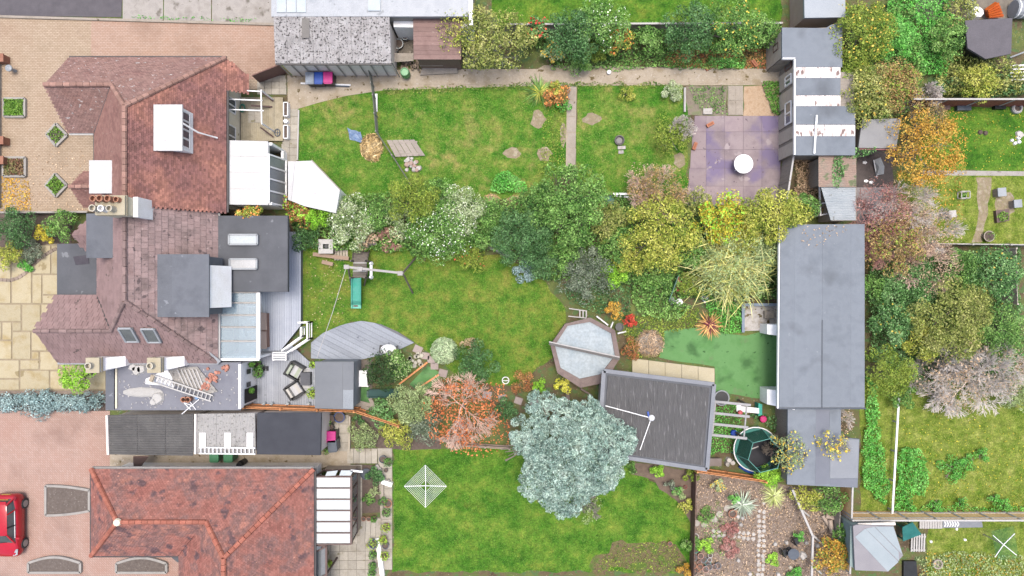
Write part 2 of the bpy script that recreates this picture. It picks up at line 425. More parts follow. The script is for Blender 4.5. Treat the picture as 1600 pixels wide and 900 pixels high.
# ---------------------------------------------------------------- roofs
def tiles(parent, poly, ea, eb, gauge, width, m, th=.022, single_max=0, name='tile'):
    """overlapping tiles in courses over a planar roof face; ea->eb is the eave line"""
    pl = [Vector(p) for p in poly]; ea, eb = Vector(ea), Vector(eb); nn = Vector((0, 0, 0))
    for i in range(len(pl)): nn += (pl[i] - pl[0]).cross(pl[(i + 1) % len(pl)] - pl[0])
    nn.normalize(); nn = nn if nn.z > 0 else -nn
    u = (eb - ea); u = (u - nn * u.dot(nn)).normalized(); v = nn.cross(u)
    cen = sum(pl, Vector((0, 0, 0))) / len(pl)
    if (cen - ea).dot(v) < 0: v = -v; 
    uv = [((p - ea).dot(u), (p - ea).dot(v)) for p in pl]
    u0, u1 = min(p[0] for p in uv), max(p[0] for p in uv); v1 = max(p[1] for p in uv); v0 = min(p[1] for p in uv)
    cs = []
    for j in range(int((v1 - v0) / gauge) + 1):
        for i in range(int((u1 - u0) / width) + 2):
            cs.append((u0 + (i + .5 * (j % 2)) * width, v0 + (j + .5) * gauge, j))
    cs = np.array(cs); keep = inside(uv, cs[:, 0], cs[:, 1]); cs = cs[keep]
    if not len(cs): return
    un, vn, n3 = np.array(u), np.array(v), np.array(nn); o = np.array(ea); g = width * .475; hg = gauge * .53
    lift = .012
    def corners(c, jit):
        P0 = o + c[:, :1] * un + c[:, 1:2] * vn; zl = (th + lift + jit)[:, None] * n3; zu = lift * n3
        b = (0.0 * n3)
        q = [P0 - un * g - vn * hg + zl, P0 + un * g - vn * hg + zl, P0 + un * g + vn * hg + zu, P0 - un * g + vn * hg + zu,
             P0 - un * g - vn * hg + b, P0 + un * g - vn * hg + b, P0 + un * g + vn * hg + b, P0 - un * g + vn * hg + b]
        return np.stack(q, 1)
    FF = np.array([[0, 1, 2, 3], [4, 5, 1, 0], [5, 6, 2, 1], [7, 4, 0, 3]])
    if np.dot(np.cross(un, vn), n3) < 0: FF = FF[:, ::-1]
    idx = np.arange(len(cs))
    if single_max:
        order = RNG.permutation(len(cs))[:0] if single_max == 0 else idx[:single_max]
        z0 = corners(np.zeros((1, 3)), np.zeros(1))[0] - o
        me = bpy.data.meshes.new(name); me.from_pydata([tuple(p) for p in z0], [], [tuple(f) for f in FF]); me.update(); me.materials.append(m)
        off = np.array(wloc(parent))
        for i in order:
            p = o + cs[i, 0] * un + cs[i, 1] * vn + n3 * random.uniform(0, .006) - off
            ob = bpy.data.objects.new(name, me); COL.objects.link(ob); ob.parent = parent; ob.location = p
        idx = idx[single_max:]
        if not len(idx): return
    c = cs[idx]; V = corners(c, RNG.uniform(-.004, .008, len(c))).reshape(-1, 3)
    F = (np.arange(len(c))[:, None, None] * 8 + FF[None]).reshape(-1, 4)
    npmesh('tile_courses', V, F, m, parent, 'stuff')
def ridge(parent, a, b, m, r=.12, step=.33, name='ridge_tile', lift=.02):
    a, b = Vector(a), Vector(b); n = max(1, int((b - a).length / step)); mb = MB()
    for i in range(n):
        p, q = a.lerp(b, i / n), a.lerp(b, (i + .93) / n); up = Vector((0, 0, lift + random.uniform(0, .012)))
        mb.tube([p + up, q + up], r, 8, r * .92)
    return obj(name + '_run', mb, m, parent, 'stuff')
def rib_sheet(parent, corners, m, pitch=.15, amp=.02, along=0, name='roof_sheet', th=.02):
    """corrugated sheet over a quad (a,b,c,d); ribs run a->b when along == 0 else b->c"""
    a, b, c, d = (np.array(Vector(p)) for p in corners)
    if along: a, b, c, d = b, c, d, a
    n = max(4, int(np.linalg.norm(d - a) / pitch) * 4); V, F = [], []
    for i in range(n + 1):
        t = i / n; z = amp * (math.cos(2 * math.pi * i / 4) if i % 2 == 0 else 0)
        p, q = a + (d - a) * t, b + (c - b) * t; V += [p + [0, 0, z], q + [0, 0, z], p - [0, 0, th], q - [0, 0, th]]
    for i in range(n):
        k = i * 4; F += [[k, k + 1, k + 5, k + 4], [k + 2, k + 6, k + 7, k + 3]]
        F += [[k, k + 4, k + 6, k + 2], [k + 1, k + 3, k + 7, k + 5]]
    return npmesh(name, np.array(V), np.array(F), m, parent)
def felt_strips(parent, quad, n, m, along=0, step=.006, name='felt_strip', th=.03):
    """overlapping felt strips over a quad roof, each a plate of its own"""
    a, b, c, d = (Vector(p) for p in quad)
    if along: a, b, c, d = b, c, d, a
    for i in range(n):
        t0, t1 = i / n, (i + 1) / n + (.012 if i < n - 1 else 0)
        z = Vector((0, 0, step * (n - i)))
        obj(name, MB().slab([a.lerp(d, t0) + z, b.lerp(c, t0) + z, b.lerp(c, t1) + z, a.lerp(d, t1) + z], th), m, parent)
def walls(parent, pts, z1, m, inset=.25, name='wall', z0=-.05):
    q = shrink(pts, inset) if inset else pts
    return obj(name, MB().prism([(p[0], p[1]) for p in q], z0, z1), m, parent)
def window_on(parent, a, b, z0, z1, fm, gm, n=1, th=.08, fw=.07, out=.02):
    """a framed window on a vertical wall from a to b (2D points; outside is to the right of a->b)"""
    a, b = Vector((a[0], a[1], 0)), Vector((b[0], b[1], 0)); d = (b - a).normalized(); nn = Vector((d.y, -d.x, 0)); o = nn * out
    f = MB(); lo, hi = Vector((0, 0, z0)), Vector((0, 0, z1))
    f.bar(a + lo + o, b + lo + o, th, fw).bar(a + hi + o, b + hi + o, th, fw)
    for i in range(n + 1):
        p = a.lerp(b, i / n); f.bar(p + lo + o * 1.1, p + hi + o * 1.1, fw, th)
    w = obj('window', f, fm, parent)
    for i in range(n):
        p, q = a.lerp(b, (i + .08) / n), a.lerp(b, (i + .92) / n)
        obj('pane', MB().add([p + lo + o * 1.5, q + lo + o * 1.5, q + hi + o * 1.5, p + hi + o * 1.5, p + lo, q + lo, q + hi, p + hi], [(0, 1, 2, 3), (7, 6, 5, 4), (0, 4, 5, 1), (2, 6, 7, 3)]), gm, w)
    return w
def fence(name, label, px, h, m, pm, panel=1.83, z=0.0, board=.14, toppx=True, cap=None, group=None, th=.03, post=.09, boards=True):
    """close boarded fence along a photo polyline (given at its top): panels > boards, posts"""
    pts = [P(x, y, h if toppx else 0) for x, y in px]; pts = [Vector((p.x, p.y, 0)) for p in pts]
    t = thing(name, label, 'fence', pts[0], group)
    for a, b in zip(pts, pts[1:]):
        n = max(1, round((b - a).length / panel)); d = (b - a).normalized(); nn = Vector((-d.y, d.x, 0))
        for i in range(n):
            p, q = a.lerp(b, i / n), a.lerp(b, (i + 1) / n)
            pan = obj('rail', MB().bar(p + Vector((0, 0, h * .25)) + nn * th, q + Vector((0, 0, h * .25)) + nn * th, .05, .07).bar(p + Vector((0, 0, h * .8)) + nn * th, q + Vector((0, 0, h * .8)) + nn * th, .05, .07), pm, t)
            k = max(1, round((q - p).length / board)) if boards else 1; mb = MB()
            for j in range(k):
                u, v = p.lerp(q, j / k), p.lerp(q, (j + .97) / k); dz = random.uniform(-.012, .012)
                mb.bar(u + Vector((0, 0, h / 2 + dz)), v + Vector((0, 0, h / 2 + dz)), th * (.8 + .4 * (j % 2)), h)
            obj('panel', mb, m, t)
            if cap: obj('capping_rail', MB().bar(p + Vector((0, 0, h + .02)), q + Vector((0, 0, h + .02)), .1, .04), cap, t)
            obj('post', MB().bar(p + Vector((0, 0, -.1)), p + Vector((0, 0, h + .05)), post), pm, t)
        obj('post', MB().bar(b + Vector((0, 0, -.1)), b + Vector((0, 0, h + .05)), post), pm, t)
    return t
def pot(label, px, py, r, h, m, plantm=None, cat='plant pot', group=None, soil=True, leaf=.08, name='plant_pot', z=0.0, bushy=1.5):
    c = P(px, py, h + z); t = thing(name, label, cat, (c.x, c.y, z), group)
    obj('pot', MB().lathe((c.x, c.y), [(r * .7, z), (r * .95, z + h * .9), (r * 1.05, z + h * .9), (r * 1.05, z + h), (r * .88, z + h), (r * .85, z + h * .8)], 14), m, t, smooth=False)
    if soil: obj('soil', MB().lathe((c.x, c.y), [(r * .5, z + h * .5), (r * .87, z + h * .84), (r * .2, z + h * .87)], 12), M('soil', ['#3f3029', '#5d4a3d'], 8, bump=.5), t)
    if plantm:
        V, F = clump_leaves((c.x, c.y, z + h + r * .3), (r * bushy, r * bushy, r * 1.1), int(60 * bushy ** 2), leaf, .6); npmesh('foliage', V, F, plantm, t)
    return t
# ================================================================ THE SETTING
SOIL = M('soil', ['#3f3029', '#5d4a3d'], 8, bump=.5)
GROUND = M('rough_ground', ['=#6a5a42', '=#8a7a58', '=#7a8a46', '=#94a055'], .8, bump=.6, bscale=18, specks=[('#3c5a22', 3, .56), ('#a8926f', 9, .66)], dist=.05)
obj('ground', MB().box(-200, -200, -.3, 200, 200, 0), GROUND, None, 'structure')
def lawnmat(name, cols, big, tan, th):
    t = NT(name); v = t.pos()
    a = t.ramp(t.noise(v, big * 1.5, 8, .72), [lin('=' + c) for c in cols], .33, .67)
    f = t.ramp(t.noise(v, .55, 7, .7), [(0, 0, 0, 1), (.8, .8, .8, 1)], th, th + .16)
    col = t.mix(a, lin('=' + tan), f)
    col = t.value(col, t.noise(v, 2.6, 5, .75), .7, 1.28, .3); col = t.value(col, t.noise(v, 10, 4, .85), .38, 1.62, .28)
    t.l(col, t.b.inputs['Base Color']); t.b.inputs['Roughness'].default_value = .9; t.b.inputs['Specular IOR Level'].default_value = .15
    t.bump(t.noise(v, 40, 4, .7), .6, .04); MATS[name] = t.m; return t.m
LAWN_A = lawnmat('lawn_patchy', ['#3f8a1e', '#62a030', '#8db046', '#b8bc62'], .7, '#d8c47c', .56)
LAWN_B = lawnmat('lawn_play', ['#4a8c20', '#6da034', '#90ac42', '#b0b454'], .8, '#c4ae5c', .6)
LAWN_C = lawnmat('lawn_lush', ['#3f7c20', '#5f9a2c', '#82ae3c', '#a6bc4c'], .6, '#b0b84c', .58)
LAWN_D = lawnmat('lawn_wild', ['#5f8a22', '#8aa53a', '#aabb54', '#ccd074'], .9, '#b09038', .62)
GRASS = {}
for k, c in dict(a=['#46842a', '#7aa53e', '#c9c474'], b=['#4f8424', '#7aa43c', '#b3b45c'], c=['#457a22', '#6f9f34', '#a5c458'], d=['#6a8f28', '#9ab048', '#d0cc70']).items():
    GRASS[k] = leafmat('grass_blades_' + k, c, .8, .2, kk=.46)
L1 = [(467, 168), (500, 156), (540, 144), (575, 142), (640, 138), (700, 137), (760, 132), (820, 128), (886, 130), (886, 270), (850, 305), (760, 315), (640, 305), (520, 318), (467, 250)]
L1B = [(902, 130), (1068, 130), (1072, 180), (1075, 300), (980, 312), (902, 292)]
L2 = [(470, 395), (540, 372), (700, 400), (790, 400), (850, 442), (885, 480), (882, 510), (864, 560), (800, 605), (720, 592), (650, 532), (600, 507), (550, 502), (487, 532), (470, 548)]
L3 = [(614, 702), (790, 700), (930, 700), (1005, 740), (1066, 790), (1084, 822), (1080, 893), (614, 893)]
L4 = [(770, -30), (1222, -30), (1222, 32), (770, 42)]
L5 = [(1430, 166), (1640, 166), (1640, 268), (1430, 268)]
L6 = [(1400, 272), (1640, 272), (1640, 382), (1400, 382)]
L7 = [(1345, 590), (1640, 590), (1640, 800), (1345, 800)]
L8 = [(1450, 812), (1640, 812), (1640, 940), (1450, 940)]
for nm, px, m, k, dens in (('lawn', L1, LAWN_A, 'a', 90), ('lawn', L1B, LAWN_A, 'a', 90), ('lawn', L2, LAWN_B, 'b', 90), ('lawn', L3, LAWN_C, 'c', 90), ('lawn', L4, LAWN_C, 'c', 60),
                           ('lawn', L5, LAWN_C, 'c', 80), ('lawn', L6, LAWN_D, 'd', 80), ('lawn', L7, LAWN_D, 'd', 90), ('lawn', L8, LAWN_D, 'd', 80)):
    sheet(nm, px, .012, m, .12)
GL = ['short patchy grass of the lawn beside the wire fence', 'dry grass of the lawn with the fire pit', 'trampled grass of the lawn around the climbing frame', 'lush mown grass around the square washing line', 'grass of the neighbouring lawn behind the hedge',
      'bright grass below the red plank fence', 'weedy grass around the little grey hives', 'yellowing long grass of the plot beside the pale fence', 'grass under the folded washing line with green net']
for px, k, lb, dn in zip((L1, L1B, L2, L3, L4, L5, L6, L7, L8), 'aabcccddd', GL, (190, 190, 190, 170, 70, 120, 120, 150, 120)):
    tufts('grass', px, GRASS[k], dn, .075 if k != 'd' else .1, lb)
# worn and bare patches in the lawns
WORN = M('worn_turf', ['#b79c78', '#8f7a55', '#c9b491'], 3, bump=.6, dist=.04)
def blob(px, py, rx, ry, n=12):
    return [(px + rx * math.cos(6.283 * i / n) * random.uniform(.7, 1.15), py + ry * math.sin(6.283 * i / n) * random.uniform(.7, 1.15)) for i in range(n)]
STRAW = leafmat('straw', ['#8f7448', '#c4a873', '#dcc79a'], 3, 0)
for (x, y, rx, ry) in ((841, 186, 13, 14), (925, 186, 15, 10), (850, 240, 13, 12), (800, 240, 14, 10), (1062, 250, 10, 14), (880, 210, 6, 20)):
    sheet('worn_patch', blob(x, y, rx, ry), .016, WORN)
def mound(name, label, cat, px, py, rx, ry, h, m, fuzz=None, n=260, size=.16):
    c = P(px, py); a, b = L(rx), L(ry); mb = MB(); rings = []
    for q, z in ((1, -.03), (.95, h * .3), (.75, h * .75), (.4, h)):
        rings.append((q, z))
    vs = []; k = 14
    for q, z in rings: vs += [(c.x + a * q * math.cos(6.283 * i / k) * random.uniform(.85, 1.1), c.y + b * q * math.sin(6.283 * i / k) * random.uniform(.85, 1.1), z * random.uniform(.8, 1.1)) for i in range(k)]
    fs = [(r * k + i, r * k + (i + 1) % k, (r + 1) * k + (i + 1) % k, (r + 1) * k + i) for r in range(3) for i in range(k)] + [tuple(3 * k + i for i in range(k))]
    mb.add(vs, fs); t = thing(name, label, cat, (c.x, c.y, 0)); obj('heap', mb, m, t)
    if fuzz:
        V, F = clump_leaves((c.x, c.y, h * .2), (a, b, h), n, size, .15, .8); V[:, 2] = np.maximum(V[:, 2], .02); npmesh('stalks', V, F, fuzz, t)
    return t
mound('straw_heap', 'flattened heap of straw beside the blue tarpaulin', 'straw', 581, 231, 17, 21, .25, M('straw_base', ['#b59661', '#8d7446'], 5, bump=.7), STRAW, 700, .3)
mound('soil_heap', 'small pale heap of dry cuttings beside the nettles', 'heap', 768, 312, 13, 9, .25, WORN, STRAW, 260, .2)
mound('soil_heap', 'pale heap of dry cuttings touching the dark leafy shrub', 'heap', 806, 317, 16, 11, .3, WORN, STRAW, 300, .2)

# drives, roads, paths
PAVE1 = paver('block_paving_buff', '=#f4e0c8', '=#e4ceb4', '=#b8a48c', .2, .1, ['#e2dacc', '#fff8ee', '#f4e6da'])
PAVE1P = paver('block_paving_pink', '=#f2dccb', '=#e8ccb8', '=#c4aa98', .2, .1, ['#d8c4b6', '#fff0e6', '#ffe6d8'], stains=('#7a5748', .8, .64))
PAVE3 = paver('block_paving_rose', '=#f0d6ca', '=#e6c6b8', '=#ccb2a6', .2, .1, ['#dccbc2', '#fff2ea', '#f6dccf'], R(45), stains=('#8f7766', .5, .68))
sheet('driveway', [(-60, 26), (430, 36), (432, 140), (372, 140), (372, 335), (-60, 332)], .02, PAVE1)
sheet('driveway', [(143, 33), (430, 40), (431, 125), (143, 118)], .026, PAVE1P)
sheet('road', [(-60, -40), (192, -40), (190, 27), (-60, 24)], .022, M('asphalt', ['=#767177', '=#868186'], 2, bump=.4, bscale=60, specks=[('=#98949a', 30, .66)]))
CONC = M('concrete', ['=#c4b8a6', '=#dcd0c0', '=#cdc0ae'], 1.2, bump=.4, specks=[('=#8a7c62', 2.6, .68)])
CONC_W = M('pale_concrete', ['=#cdc6be', '=#e0d9d0', '=#c2bab0'], 1.1, bump=.35, specks=[('=#9c9488', 1.6, .6, .1), ('=#7f7a5c', 5, .7)])
PATHM = M('path_concrete', ['=#dccbb0', '=#e8d8c0', '=#cbb898'], 1.1, bump=.4, specks=[('=#8c7a50', 2.6, .64), ('=#f4e8d8', 7, .64)])
for i, (a, b) in enumerate(((192, 255), (256.5, 330), (331.5, 432))):
    sheet('concrete_slab', [(a, -40), (b, -40), (b, 34 + i), (a, 32 + i)], .02, CONC_W)
obj('drive_kerb', MB().bar(P(-60, 25) + Vector((0, 0, .05)), P(430, 39) + Vector((0, 0, .05)), .14, .16), CONC, None, 'structure')
sheet('driveway', [(-60, 642), (172, 642), (172, 712), (215, 712), (215, 760), (380, 760), (380, 960), (-60, 960)], .02, PAVE3)
sheet('passage', [(172, 700), (545, 705), (548, 728), (470, 742), (172, 745)], .024, PATHM)
# the long concrete garden path, cast in bays
xs = [470, 530, 590, 640, 690, 735, 780, 838, 890, 948, 1010, 1065, 1120, 1170, 1222]
def ypath(x): return 119 if x > 640 else 119 + (640 - x) * .035
pathg = sheet('garden_path', [(466, 118), (640, 108), (840, 108), (850, 102), (1222, 108), (1222, 133), (840, 134), (600, 141), (540, 150), (500, 160), (466, 170)], .018, PATHM)
for a, b in zip(xs, xs[1:]):
    if a < 640: continue
    obj('path_bay', MB().prism([(p.x, p.y) for p in PP([(a + .6, 109), (b - .6, 109), (b - .6, 132 - (a > 840) * 2), (a + .6, 132)])], -.02, .034 + random.uniform(0, .006)), PATHM, pathg)
pv = sheet('garden_path', [(886, 131), (901, 131), (899, 262), (884, 262)], .02, PATHM)
for i in range(5):
    y0, y1 = 133 + i * 25, 157 + i * 25
    obj('path_bay', MB().prism([(p.x, p.y) for p in PP([(887, y0), (900, y0), (899, y1), (886, y1)])], -.02, .034 + random.uniform(0, .008)), CONC, pv)
sp = sheet('stepping_path', [(1137, 134), (1161, 134), (1161, 180), (1137, 180)], .02, CONC)
for j in range(2):
    for i in range(2):
        obj('slab', MB().prism([(p.x, p.y) for p in PP([(1138 + i * 11.6, 135 + j * 23), (1148.6 + i * 11.6, 135 + j * 23), (1148.6 + i * 11.6, 157 + j * 22.5), (1138 + i * 11.6, 157 + j * 22.5)])], -.02, .04 + random.uniform(0, .01)), CONC, sp)
sheet('soil_bed', [(1070, 134), (1135, 134), (1135, 180), (1070, 180)], .01, M('weedy_soil', ['#6d5c4c', '#8a7a63', '#6f7a45'], 2.5, bump=.7, dist=.05), .05)
sheet('sand_bed', [(1162, 134), (1220, 134), (1220, 182), (1162, 182)], .01, M('orange_chip', ['#c99a6c', '#dcb184', '#b9885c'], 3, bump=.6), .05)
mass('ground_cover', 'green weeds along the edge of the orange sand bed', 'weeds', [(1190, 130), (1222, 130), (1222, 178), (1208, 178), (1200, 150)], .35, leafmat('weed_green', ['#3f7026', '#5f9438', '#7fae4c'], 1), .09)
# purple painted patio of cast slabs
PURP = M('purple_concrete', ['=#aa989e', '=#b8a6aa', '=#cab8ba', '=#b09ea4'], .7, bump=.3, bscale=30, rough=.7, vary=.06, specks=[('=#9e8eb2', .5, .5, .12), ('=#d6c6c8', 1.3, .64), ('=#8c7884', 4, .68)])
PURP2 = M('pink_concrete', ['=#b8a4ac', '=#cdbabc', '=#c2acb0'], .8, bump=.3, bscale=30, vary=.1, specks=[('#6d5a62', 3, .66)])
pat = sheet('purple_patio', [(1087, 181), (1220, 182), (1219, 325), (1072, 322)], .02, M('patio_joint', ['=#a08e98'], 3))
cols = [1087, 1103, 1132, 1161, 1190, 1219]; rows = [181, 206, 234, 263, 291, 322]
for j in range(5):
    for i in range(5):
        x0, x1, y0, y1 = cols[i], cols[i + 1], rows[j], rows[j + 1]
        if i == 0: x0 = 1087 - (1 + j) * 2.6 if j else 1085
        q = PP([(x0 + .25, y0 + .25), (x1 - .25, y0 + .25), (x1 - .25, y1 - .25), (x0 - (1 if i == 0 else -.25), y1 - .25)])
        obj('slab', MB().prism([(p.x, p.y) for p in q], -.02, .03 + random.uniform(0, .008)), PURP2 if (i < 1 or j > 3 or (i == 2 and j == 0)) else PURP, pat)
# sandstone patio in front of the house with the grey dormers: random-sized flags
SAND = M('sandstone_flag', ['=#e4d2a4', '=#f0e2bc', '=#dcc692'], .9, bump=.3, vary=.1, specks=[('#9b8453', 1.1, .64)])
pt = sheet('sandstone_patio', [(-40, 398), (18, 398), (50, 385), (92, 380), (92, 460), (62, 505), (100, 570), (168, 570), (168, 612), (-40, 612)], .02, M('flag_joint', ['#b59f78', '#98825d'], 3))
grid = [(-25, 402, 18, 474), (-25, 476, 34, 502), (4, 402, 4, 402), (20, 402, 50, 474), (52, 384, 80, 428), (82, 384, 92, 428), (52, 430, 66, 474), (68, 430, 92, 460), (36, 476, 64, 517), (5, 504, 19, 531), (21, 504, 34, 517), (21, 519, 49, 561),
        (-25, 504, 3, 531), (51, 519, 74, 548), (-25, 533, 19, 561), (51, 550, 62, 561), (64, 550, 92, 578), (-25, 563, 31, 591), (33, 563, 62, 577), (33, 579, 78, 608), (80, 580, 102, 608), (104, 572, 135, 608), (137, 572, 166, 608), (-25, 593, 31, 609), (68, 462, 90, 474), (66, 476, 78, 500)]
for x0, y0, x1, y1 in grid:
    if x1 - x0 < 5: continue
    obj('flag', MB().prism([(p.x, p.y) for p in PP([(x0, y0), (x1 - .7, y0), (x1 - .7, y1 - .7), (x0, y1 - .7)])], -.02, .045 + random.uniform(0, .012)), SAND, pt)
# brick edging curving round the front bed
ed = obj('edging_base', MB().prism([(p.x, p.y) for p in PP([(-30, 430), (18, 440), (40, 432), (58, 415), (88, 392), (86, 388), (55, 410), (37, 427), (16, 434), (-30, 425)])], -.05, .03), CONC, None, 'structure')
curve = [P(x, y) for x, y in ((-25, 431), (0, 437), (18, 438), (30, 434), (42, 426), (52, 415), (64, 404), (78, 394), (90, 388))]
EB = M('edging_brick', ['#a8907a', '#8f7562'], 3, vary=.2)
for a, b in zip(curve, curve[1:]):
    n = max(1, int((b - a).length / .22))
    for i in range(n): obj('brick', MB().bar(a.lerp(b, i / n) + Vector((0, 0, .04)), a.lerp(b, (i + .92) / n) + Vector((0, 0, .04)), .2, .1), EB, ed)
sheet('soil_bed', [(-40, 334), (112, 334), (112, 382), (86, 388), (52, 408), (36, 424), (14, 432), (-40, 424)], .01, SOIL)
sheet('soil_bed', [(-40, 614), (168, 614), (168, 642), (-40, 642)], .012, SOIL)
obj('bed_kerb', MB().bar(P(-40, 613) + Vector((0, 0, .05)), P(168, 613) + Vector((0, 0, .05)), .2, .14), EB, None, 'structure')
# synthetic turf
TURF = M('synthetic_turf', ['=#74b464', '=#88c478', '=#7ebc6e'], .9, bump=.5, bscale=70, specks=[('=#4a7c40', 4, .68), ('=#8fae78', 1.0, .62, .1), ('=#5a9050', .7, .56, .12)])
sheet('synthetic_turf', [(1038, 516), (1060, 513), (1100, 512), (1130, 520), (1165, 524), (1190, 519), (1213, 520), (1213, 622), (1205, 625), (1117, 612), (1117, 572), (1030, 560)], .03, TURF, .05)
sheet('synthetic_turf', [(640, 600), (668, 571), (692, 585), (660, 618)], .03, TURF)
sheet('synthetic_turf', [(558, 605), (578, 605), (578, 632), (558, 632)], .03, TURF)
# bark garden, soil borders, rough beds
BARKBED = M('bark_chip', ['=#9c8674', '=#b8a392', '=#8a7664'], 5, bump=.8, bscale=30, specks=[('=#dccdbe', 12, .6), ('=#6c5a4a', 8, .6), ('=#8a9454', 1.6, .64, .1)])
sheet('bark_bed', [(1088, 735), (1160, 745), (1245, 762), (1330, 765), (1330, 940), (1080, 940)], .01, BARKBED, .05)
sheet('soil_border', [(985, 722), (1088, 735), (1087, 832), (1066, 792), (1020, 752), (985, 740)], .016, M('border_soil', ['=#8a7666', '=#a08a78'], 4, bump=.7), .1)
sheet('dug_plot', [(918, 893), (935, 865), (985, 843), (1050, 842), (1075, 870), (1082, 896)], .013, M('weedy_plot', ['=#8a7458', '=#a48c6c', '=#8f8a50', '=#b09a7c'], 5, bump=1, dist=.08, bscale=14, specks=[('=#6f8a3f', 6, .6), ('=#66523c', 9, .62), ('=#7c9a40', 1.2, .56, .1)]), .35)
sheet('soil_bed', [(560, 640), (690, 690), (690, 702), (600, 702), (550, 690)], .014, SOIL, .06)
sheet('soil_bed', [(556, 725), (600, 728), (600, 800), (566, 802)], .014, SOIL)
sheet('dirt_path', [(1440, 266), (1640, 268), (1640, 275), (1440, 274)], .018, CONC_W)
sheet('dirt_path', [(1525, 278), (1548, 276), (1545, 320), (1535, 378), (1520, 378), (1528, 330)], .018, WORN, .1)
sheet('dirt_patch', blob(1570, 320, 16, 22), .017, WORN)
sheet('dark_soil', [(1338, 236), (1395, 236), (1395, 294), (1338, 294)], .012, M('black_soil', ['#3a3230', '#524642'], 4, bump=.7), .05)
sheet('concrete_pad', [(1338, 293), (1400, 293), (1400, 350), (1338, 350)], .02, M('mauve_concrete', ['#9d9598', '#b3a9a9'], 1.5, bump=.4))
sheet('paved_strip', [(1430, -40), (1640, -40), (1640, 30), (1430, 30)], .012, M('dark_yard', ['#5f5548', '#847763'], 2, bump=.5))
# stone flag paths behind the two left houses and round the conservatory
FLAG = M('stone_flag', ['#b3a78f', '#c7bca6', '#a2957c'], 1.6, bump=.4, vary=.14, specks=[('#83794f', 2, .64)])
def flags(name, px, nx, ny, jit=1.2, z=.04, mat_=None, base='#84795f', skip=.0):
    b = sheet(name, px, .02, M('joint_' + base[1:], [base], 4)); a = [Vector((x, y, 0)) for x, y in px]
    for j in range(ny):
        for i in range(nx):
            if random.random() < skip: continue
            o = random.uniform(-.15, .15) / nx * (ny > 1)
            f = lambda s, t: (a[0].lerp(a[1], s)).lerp(a[3].lerp(a[2], s), t)
            q = [f(i / nx, j / ny), f((i + 1) / nx, j / ny), f((i + 1) / nx, (j + 1) / ny), f(i / nx, (j + 1) / ny)]
            c = sum(q, Vector((0, 0, 0))) / 4; q = [c + (p - c) * .95 for p in q]
            obj('flag', MB().prism([(p.x, p.y) for p in PP([(p.x, p.y) for p in q])], -.02, z + random.uniform(0, .012)), mat_ or FLAG, b)
    return b
flags('flag_path', [(444, 170), (466, 170), (464, 255), (440, 255)], 2, 7)
flags('flag_path', [(402, 118), (448, 118), (448, 148), (402, 148)], 4, 3)
flags('flag_path', [(440, 225), (450, 225), (450, 320), (440, 320)], 1, 8)
sheet('concrete_strip', [(449, 118), (467, 118), (466, 170), (450, 170)], .03, PATHM)
flags('flag_patio', [(490, 848), (598, 846), (598, 960), (490, 960)], 8, 8, base='#8d836e')
flags('flag_patio', [(545, 726), (566, 726), (566, 850), (552, 850)], 2, 9, base='#8d836e')
flags('flag_patio', [(500, 648), (545, 648), (545, 705), (500, 705)], 3, 4, base='#8d836e')
flags('flag_patio', [(590, 700), (613, 700), (613, 890), (598, 890)], 1, 12, base='#9a9078')
stepst = flags('garden_steps', [(543, 700), (590, 700), (590, 724), (543, 724)], 5, 1, z=.1)
flags('garden_steps', [(565, 808), (596, 808), (596, 848), (562, 848)], 4, 1, z=.12)
# ================================================================ HOUSES
WHITE = M('white_paint', ['#f4f2ee', '#ffffff'], 1.5, bump=.05, rough=.5, k=.75, specks=[('#cfcac0', 3, .72)])
UPVC = M('white_upvc', ['#fafafa', '#ffffff'], 1, bump=0, rough=.3, k=.6)
CREAM = M('cream_render', ['#ece0c2', '#f4ecd6'], 1.5, bump=.25, specks=[('=#a39470', 2.5, .68)], k=.58)
DARKGLASS = M('dark_window_glass', ['#39424a', '#4a545c'], 1, rough=.08, bump=0, spec=.6)
TERRA = M('terracotta', ['#c06a48', '#d6825d'], 4, bump=.2)
GUTTER = M('gutter_black', ['#2a2828', '#3a3636'], 3, rough=.4)
GUTTERW = M('gutter_white', ['#d9d7d2', '#e8e6e2'], 3, rough=.4)
LEAD = M('lead_flashing', ['#9aa0a8', '#b5bac0'], 3, rough=.5)
T1A = M('clay_tile_mauve', ['=#bc9088', '=#cca49a', '=#c09488'], .7, island=.2, bump=.2, specks=[('=#fff4ee', 5.5, .655)], k=.3)
T1B = M('clay_tile_red', ['=#a0746c', '=#b4807a', '=#cc9080', '=#f8b098'], .4, island=.3, bump=.2, specks=[('=#946058', 5, .68)], k=.32)
T1C = M('clay_tile_brown', ['=#bc8c82', '=#cc9c90', '=#b08078'], .9, island=.16, bump=.2, specks=[('=#f4e0d4', 6, .7)], k=.3)
T2 = M('concrete_tile_mauve', ['=#c8a6a2', '=#d6b4b0', '=#ba9c98'], .8, island=.08, vary=.08, bump=.2, specks=[('=#94807c', 2.2, .68)], k=.3)
T2W = M('concrete_tile_worn', ['=#c0a29e', '=#ceb2ae', '=#a08c88'], 1.0, island=.14, vary=.14, bump=.25, specks=[('=#8c7a7a', 2.4, .62), ('=#e4ccc8', 5, .68)])
T3 = M('clay_tile_rose', ['=#bc7a6e', '=#cc8a7c', '=#a8807a', '=#e09a86'], .8, island=.2, bump=.2, specks=[('=#86686a', 1.4, .58, .08), ('=#f0b09c', 5, .68)], k=.33)
RIDGE1 = M('ridge_clay_pale', ['=#d0a090', '=#e0b4a4'], 2, island=.2)
RIDGE3 = M('ridge_clay_orange', ['=#d8826c', '=#e89880'], 2, island=.15)
V3 = lambda x, y, z: Vector((x, y, z))
